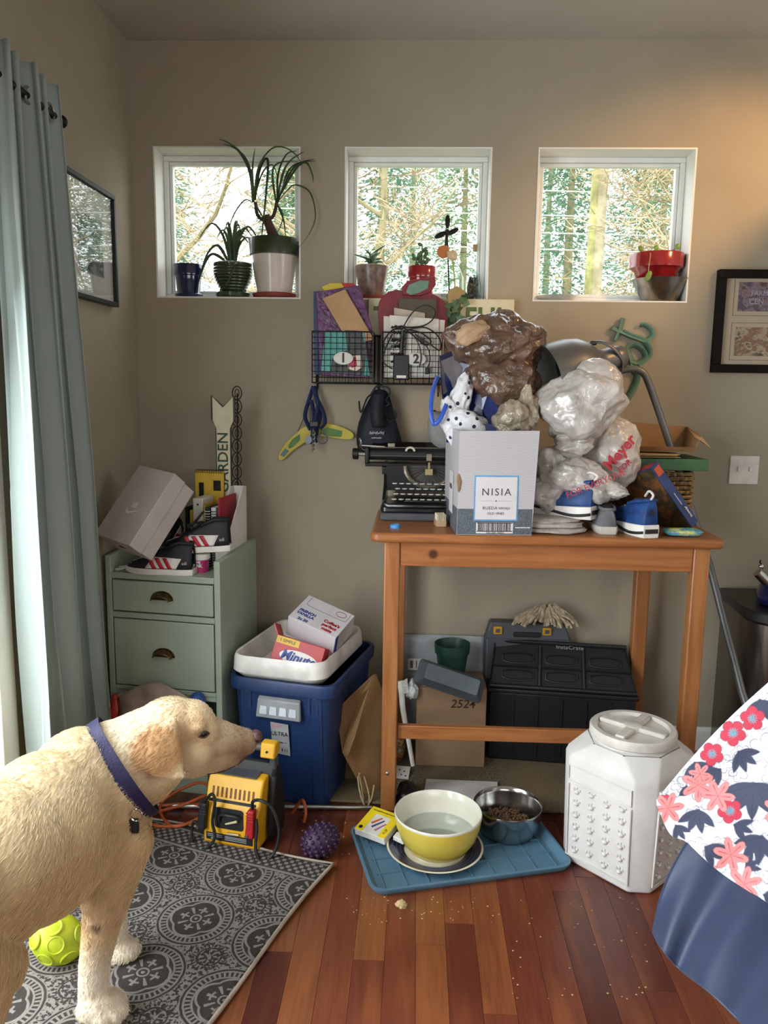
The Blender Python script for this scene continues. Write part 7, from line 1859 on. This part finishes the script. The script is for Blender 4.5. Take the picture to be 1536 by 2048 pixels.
obj('d_ring', MB().tube([bp_ + Vector((.012 + .014 * cos(2 * pi * q / 20), -.022, -.004 + .014 * sin(2 * pi * q / 20))) for q in range(20)], .0022, 7, loop=True), M_CHROME, cl_, smooth=True)
obj('buckle', MB().box(bp_ + Vector((.004, -.016, -.034)), (.022, .012, .034)), M_BLACK, cl_, bevel=.003)
# ================================================================== curtain
def curtain_mat():
    m, p, t = raw_mat('curtain_fabric'); v = t.coord()
    w = t.noise(t.scale(v, (300, 300, 40)), 1.0, 2)
    m.node_tree.links.new(t.mix(t.m('MULTIPLY', w, .25), '#a3b0ac', '#8a9492'), p.inputs['Base Color'])
    p.inputs['Roughness'].default_value = .85; p.inputs['Sheen Weight'].default_value = .2
    m.node_tree.links.new(t.bump(w, .1, .002), p.inputs['Normal'])
    tr = nd(m.node_tree, 'BsdfTranslucent'); tr.inputs[0].default_value = (*srgb('#a3b0ac'), 1)
    mx = nd(m.node_tree, 'MixShader'); mx.inputs[0].default_value = .22
    out = m.node_tree.nodes['Material Output']
    m.node_tree.links.new(p.outputs[0], mx.inputs[1]); m.node_tree.links.new(tr.outputs[0], mx.inputs[2]); m.node_tree.links.new(mx.outputs[0], out.inputs[0])
    return m
ct_ = thing('curtain', 'pale blue grey grommet curtain gathered beside the glass door', 'curtain', (-1.03, 2.25, 0))
def cur(u, v):
    z = 2.315 - 2.30 * v
    y0 = -.225 - .02 * v + .04 * v * v; y1 = .085 + .24 * v - .03 * v * v
    ph = u * 4.3 * 2 * pi + .5 * sin(3 * v + u * 4)
    A_ = .034 + .012 * v - .012 * (u > .8)
    y = y0 + (y1 - y0) * u + .012 * sin(ph * 2 + 1.3 * v) + .008 * noise.noise(Vector((u * 6, v * 3, 4)))
    x = A_ * sin(ph) + .012 * sin(ph * .5 + 2 * v) + .012 * noise.noise(Vector((u * 8, v * 4, 1))) * v - .01
    return Vector((x, y, z))
obj('fabric_panel', MB().grid(150, 60, cur), curtain_mat(), ct_, smooth=True, solid=.0025)
for k in range(6):
    u = (k * .5 + .25) / 4.3 * 1.3; 
    p = Vector((.0, -.19 + k * .062, 2.235))
    obj('grommet', MB().tube([p + Vector((.006 * (-1) ** k, .021 * cos(2 * pi * q / 20), .021 * sin(2 * pi * q / 20))) for q in range(20)], .004, 7, loop=True), M_STEEL, ct_, smooth=True)
rd_ = thing('curtain_rod', 'dark metal curtain rod above the glass door', 'curtain rod', (-1.03, 1.2, 2.235))
obj('rod', MB().cyl((0, -1.3, 0), (0, 1.18, 0), .011, n=14), IRON, rd_, smooth=50)
obj('finial', MB().ell((0, 1.19, 0), (.018, .018, .018), 14, 10), IRON, rd_, smooth=True)
for y in (-1.2, 1.1): obj('bracket', MB().bx(-.0985, -.085, y - .012, y + .012, -.03, .03).cyl((-.09, y, 0), (0, y, -.004), .006, n=8), IRON, rd_)

# ================================================================== rug
def rug_mat():
    m, p, t = raw_mat('medallion_rug'); v = t.coord(); X = t.xyz(v); x, y = X[0], X[1]
    wob = t.noise(v, 60, 2)
    def cell(x, o, s): return t.m('MULTIPLY', t.m('SUBTRACT', t.m('FRACT', t.m('ADD', t.m('DIVIDE', t.m('SUBTRACT', x, o), s), 20.5)), .5), s)
    def band(r, a, b, e=.0012): return t.m('MULTIPLY', t.smooth(r, a - e, a + e), t.m('SUBTRACT', 1.0, t.smooth(r, b - e, b + e)))
    def mx(a, b): return t.m('MAXIMUM', a, b)
    def sub(a, b): return t.m('MULTIPLY', a, t.m('SUBTRACT', 1.0, b))
    def medal(ox, oy, big):
        a = cell(x, ox, .245); b = cell(y, oy, .228)
        r = t.m('SQRT', t.m('ADD', t.m('MULTIPLY', a, a), t.m('MULTIPLY', b, b))); r = t.m('ADD', r, t.m('MULTIPLY', t.m('SUBTRACT', wob, .5), .004))
        th = t.m('ARCTAN2', b, a); return r, th
    r, th = medal(.245, .15, 1)
    c4 = t.m('COSINE', t.m('MULTIPLY', th, 4.0)); c8 = t.m('COSINE', t.m('MULTIPLY', th, 8.0)); c16 = t.m('COSINE', t.m('MULTIPLY', th, 16.0)); c40 = t.m('COSINE', t.m('MULTIPLY', th, 44.0))
    q = t.m('DIVIDE', r, t.m('ADD', 1.0, t.m('MULTIPLY', t.m('ABSOLUTE', t.m('COSINE', t.m('MULTIPLY', th, 2.0))), .22)))
    light = t.smooth(r, .106, .109)                                    # ground between the medallions
    light = mx(light, band(q, .058, .064))                              # scalloped outline
    light = mx(light, band(r, .076, .081)); light = mx(light, band(r, .096, .101))
    light = mx(light, t.m('MULTIPLY', band(r, .081, .096), t.smooth(c40, .1, .3)))   # dotted ring
    pet = t.m('MULTIPLY', band(r, .022, .050), t.smooth(t.m('ADD', c8, t.m('MULTIPLY', c16, .5)), .55, .75)); light = mx(light, pet)
    light = mx(light, t.m('MULTIPLY', band(r, .034, .040), t.smooth(c4, -.2, .1)))
    light = mx(light, band(r, .012, .017)); light = mx(light, t.m('SUBTRACT', 1.0, t.smooth(r, .004, .006)))
    # secondary rosettes at the cell corners
    r2, t2 = medal(.245 + .1225, .15 + .114, 0)
    d2 = mx(band(r2, .030, .035), t.m('MULTIPLY', band(r2, .010, .026), t.smooth(t.m('COSINE', t.m('MULTIPLY', t2, 8.0)), .0, .2)))
    d2 = mx(d2, t.m('MULTIPLY', band(r2, .038, .048), t.smooth(t.m('COSINE', t.m('MULTIPLY', t2, 26.0)), .2, .4)))
    light = sub(light, d2)
    sq = t.smooth(t.noise(v, 95, 2, .6), .50, .54); light = sub(light, t.m('MULTIPLY', sq, t.smooth(r, .108, .112)))
    # border along the short end and the long sides
    for crd, o in ((y, 0.0),):
        inb = t.m('SUBTRACT', 1.0, t.smooth(crd, o + .104, o + .107))
        bl_ = mx(band(crd, o + .094, o + .104), band(crd, o + .012, o + .020))
        s1 = t.m('COSINE', t.m('MULTIPLY', x if crd is y else y, 230.0)); s2 = t.m('COSINE', t.m('MULTIPLY', crd, 230.0))
        bl_ = mx(bl_, t.m('MULTIPLY', band(crd, o + .022, o + .090), t.smooth(t.m('ADD', t.m('MULTIPLY', s1, s2), t.m('MULTIPLY', wob, .8)), .45, .6)))
        n = nd(m.node_tree, 'Mix', data_type='FLOAT'); t.v(inb, n.inputs[0]); t.v(light, n.inputs[2]); t.v(bl_, n.inputs[3]); light = n.outputs[0]
    fib = t.noise(v, 260, 3, .7)
    cd = t.mix(fib, '#322e2b', '#4a4541'); clt = t.mix(fib, '#76716d', '#94908c')
    m.node_tree.links.new(t.mix(light, cd, clt), p.inputs['Base Color']); p.inputs['Roughness'].default_value = .95; p.inputs['Specular IOR Level'].default_value = .1
    m.node_tree.links.new(t.bump(t.m('ADD', t.m('MULTIPLY', light, .35), fib), .5, .004), p.inputs['Normal'])
    return m
rug = thing('area_rug', 'grey runner rug with dark medallions and a cream bound edge', 'rug', (-.233, 2.301, 0), radians(160))
RW, RL = .72, 1.75
def rp3(u, v, up=0.0):
    x = RW * u + .010 * sin(v * 11) * (1 - u) ** 3; y = RL * v + .016 * sin(u * 7) * (1 - v) ** 6
    z = .0075 + .004 * (1 + sin(v * 14 + 1)) * (1 - u) ** 4 + .003 * (1 + sin(u * 9)) * (1 - v) ** 8
    return Vector((x, y, z + up))
obj('woven_field', MB().grid(40, 80, rp3), rug_mat(), rug, smooth=True, solid=.006)
edge = [rp3(k / 24, 0, .001) for k in range(25)] + [rp3(1, k / 40, .001) for k in range(1, 41)] + [rp3(1 - k / 24, 1, .001) for k in range(1, 25)] + [rp3(0, 1 - k / 60, .001) for k in range(1, 60)]
obj('bound_edge', MB().tube(edge, .0055, 8, loop=True), mat('edge_binding', '#a89c8c', .9, bump=.4, bs=250), rug, smooth=True)

# ================================================================== floral garment at the right
fg = thing('draped_garment', 'floral print garment with navy lining draped in at the right of the dog bin', 'garment', aty(1450, 1700, 1.72))
g0 = fg.location.copy()
def fl_y(px, py): return 1.90 - .00085 * (px - 1315) - .00030 * (py - 1600) + .010 * noise.noise(Vector((px * .012, py * .012, 3))) + .006 * sin((px * .6 + py * .8) * .045)
TL, TLB, BR_, BL_ = (1312, 1600), (1312, 1604), (1720, 1950), (1720, 1180)
NU = 300; cols_px = []
def edge_up(t): return 1600 - 235 * t - 30 * sin(pi * min(1, t)) * .4      # upper edge y for t=(px-1312)/224
def edge_lo(t): return 1600 + 215 * t ** .86 + (14 * sin(pi * min(1, t * 1.2)) if t < .83 else 0) + (26 * math.exp(-((t - .12) / .1) ** 2))
def fl(u, v):
    px = 1313 + 400 * u ** 1.15; t = (px - 1312) / 224
    py = edge_up(t) * (1 - v) + edge_lo(t) * v
    cols_px.append((px, py)); return aty(px, py, fl_y(px, py)) - g0
gm = MB().grid(NU, NU, fl)
def floral_colours(PX):
    P = np.array(PX); n = len(P); C = np.tile(lin('#dcdce4'), (n, 1)); rs = np.random.RandomState(9)
    def put(c, w): C[:] = C * (1 - w[:, None]) + lin(c) * w[:, None]
    def step(d, e=.9): return np.clip(.5 - d / (2 * e), 0, 1)
    def polar(cx, cy, rot): dx, dy = P[:, 0] - cx, P[:, 1] - cy; return np.hypot(dx, dy), np.arctan2(dy, dx) - rot
    # faint line drawing in the ground
    for k in range(110):
        cx, cy = rs.uniform(1315, 1715), rs.uniform(1250, 1900); r, a = polar(cx, cy, rs.uniform(0, 6)); R = rs.uniform(16, 34) * (.55 + .45 * np.abs(np.cos(2.5 * a)))
        put('#4a4e62', step(np.abs(r - R) - .6, .6))
        put('#5a5e72', step(np.abs(np.sin(2.5 * a)) * r - .5, .6) * (r < R) * .5)
    def leaf(cx, cy, rot, L, W, c='#3a4058'):
        dx, dy = P[:, 0] - cx, P[:, 1] - cy; u = (dx * cos(rot) + dy * sin(rot)) / L; v = (-dx * sin(rot) + dy * cos(rot)) / W
        d = np.abs(v) - (1 - np.clip(u, -1, 1) ** 2) ** 1.0; put(c, step(d * W, .9) * (np.abs(u) < 1)); put('#22273c', step(np.abs(v * W) - .5, .5) * (np.abs(u) < .9) * (d < 0) * .8)
    def sprig(cx, cy, k, rot, L): 
        for i in range(k): a = rot + (i - (k - 1) / 2) * .62; leaf(cx + cos(a) * L * .8, cy + sin(a) * L * .8, a, L, L * .34)
    def hibiscus(cx, cy, R, rot):
        R = R * 1.2
        r, a = polar(cx, cy, rot); rad = R * (.70 + .30 * np.abs(np.cos(2.5 * a)) ** .7); put('#c0344a', step(r - rad)); put('#7c1f3a', step(np.abs(np.sin(2.5 * a + 1.57)) * r - .5, .6) * (r < rad * .95))
        put('#6a1c34', step(np.abs(r - rad) - .5, .6)); rr = R * .42 * np.abs(np.cos(6.5 * a)); put('#5fa3b5', step(r - rr)); put('#2f4a66', step(np.abs(np.sin(6.5 * a)) * r - .4, .6) * (r < R * .42) * .7)
    def lily(cx, cy, R, rot):
        R = R * 1.15
        r, a = polar(cx, cy, rot); rad = R * (.42 + .58 * np.abs(np.cos(3 * a)) ** 1.3); put('#e08a88', step(r - rad)); put('#b8404e', step(np.abs(np.sin(3 * a)) * r - r * .10 - .6, .8) * (r < rad * .72)); put('#9a3446', step(np.abs(r - rad) - .45, .6) * .9)
    for s in ((1390, 1527, 4, 1.2, 24), (1396, 1622, 4, 1.7, 26), (1506, 1570, 5, 1.6, 40), (1412, 1695, 3, .6, 24), (1523, 1675, 4, 2.0, 32), (1352, 1652, 3, 1.0, 18), (1520, 1402, 4, 1.4, 26), (1478, 1505, 4, .9, 24), (1440, 1540, 3, 2.4, 20), (1470, 1650, 3, .4, 22), (1530, 1790, 3, .3, 26), (1360, 1590, 2, -.6, 14), (1492, 1735, 3, -.5, 18), (1600, 1480, 5, 1.2, 34), (1620, 1650, 5, 2.2, 36), (1660, 1350, 4, .6, 30), (1590, 1830, 4, -.4, 30)): sprig(*s)
    for s in ((1466, 1466, 22, .3), (1505, 1437, 21, .9), (1424, 1508, 20, 1.7), (1460, 1622, 21, .5), (1330, 1600, 10, .2), (1590, 1560, 22, .4), (1640, 1450, 22, 1.0), (1610, 1740, 22, 2.0)): hibiscus(*s)
    for s in ((1396, 1570, 30, .5), (1336, 1616, 28, .9), (1436, 1592, 30, .1), (1462, 1710, 32, .3), (1488, 1768, 32, .8), (1400, 1548, 20, .2), (1420, 1745, 16, .3), (1560, 1620, 30, .5), (1570, 1360, 30, .5), (1650, 1560, 30, 1.0)): lily(*s)
    return np.clip(C, 0, 1)
fo = obj('floral_panel', gm, None, fg, smooth=True)
fcol = floral_colours(cols_px)
fa = fo.data.attributes.new('print', 'FLOAT_COLOR', 'POINT'); fa.data.foreach_set('color', np.c_[fcol, np.ones(len(fcol))].astype(np.float32).ravel())
m, p, t = raw_mat('floral_print'); an = nd(m.node_tree, 'Attribute'); an.attribute_name = 'print'; m.node_tree.links.new(an.outputs['Color'], p.inputs['Base Color']); p.inputs['Roughness'].default_value = .7
m.node_tree.links.new(t.bump(t.noise(t.coord(), 400, 2), .12, .002), p.inputs['Normal']); fo.data.materials.append(m)
sd_ = fo.modifiers.new('solid', 'SOLIDIFY'); sd_.thickness = .003; sd_.offset = 1
hem = []
NVY = mat('navy_lining', '#2c3a58', .5, sheen=.2, var=.05)
def nv_(u, v):
    ax, ay = 1384 + 330 * u, 1668 + 250 * u ** .9                 # along the floral edge
    bx, by = 1306 + 260 * u ** 1.05, 1864 + 250 * u ** .88 + 10 * sin(u * 9) * (1 - u)      # hem
    px, py = ax + (bx - ax) * v - 14 * sin(pi * v) * (1 - u), ay + (by - ay) * v
    y = fl_y(ax, ay) + .016 - .10 * v - .05 * u * v + .016 * sin(u * 26 + v * 2) * math.exp(-u * 3.2) * (v ** .7) + .006 * sin(u * 11)
    return aty(px, py, y) - g0
no = obj('navy_lining', MB().grid(90, 60, nv_), NVY, fg, smooth=True, solid=.002)
obj('lining_hem', MB().tube([nv_(k / 50, 1.0) for k in range(51)], .0028, 6), NVY, fg, smooth=True)
obj('lining_hem', MB().tube([nv_(0, k / 20) for k in range(21)], .0024, 6), NVY, fg, smooth=True)

# the chair that carries the garment stands just outside the picture
ch = thing('dining_chair', 'wooden dining chair carrying the floral garment', 'chair', (1.22, 1.72, 0), radians(-10))
obj('seat', MB().bx(-.21, .21, -.20, .20, .43, .46), M_PINEX, ch, bevel=.006)
for x in (-.19, .19):
    obj('leg', MB().bx(x - .018, x + .018, -.19, -.154, 0, .43), M_PINEZ, ch, bevel=.004)
    obj('leg', MB().bx(x - .018, x + .018, .154, .19, 0, .90), M_PINEZ, ch, bevel=.004)
for z in (.58, .70, .83): obj('back_slat', MB().bx(-.172, .172, .16, .18, z, z + .06), M_PINEX, ch, bevel=.004)
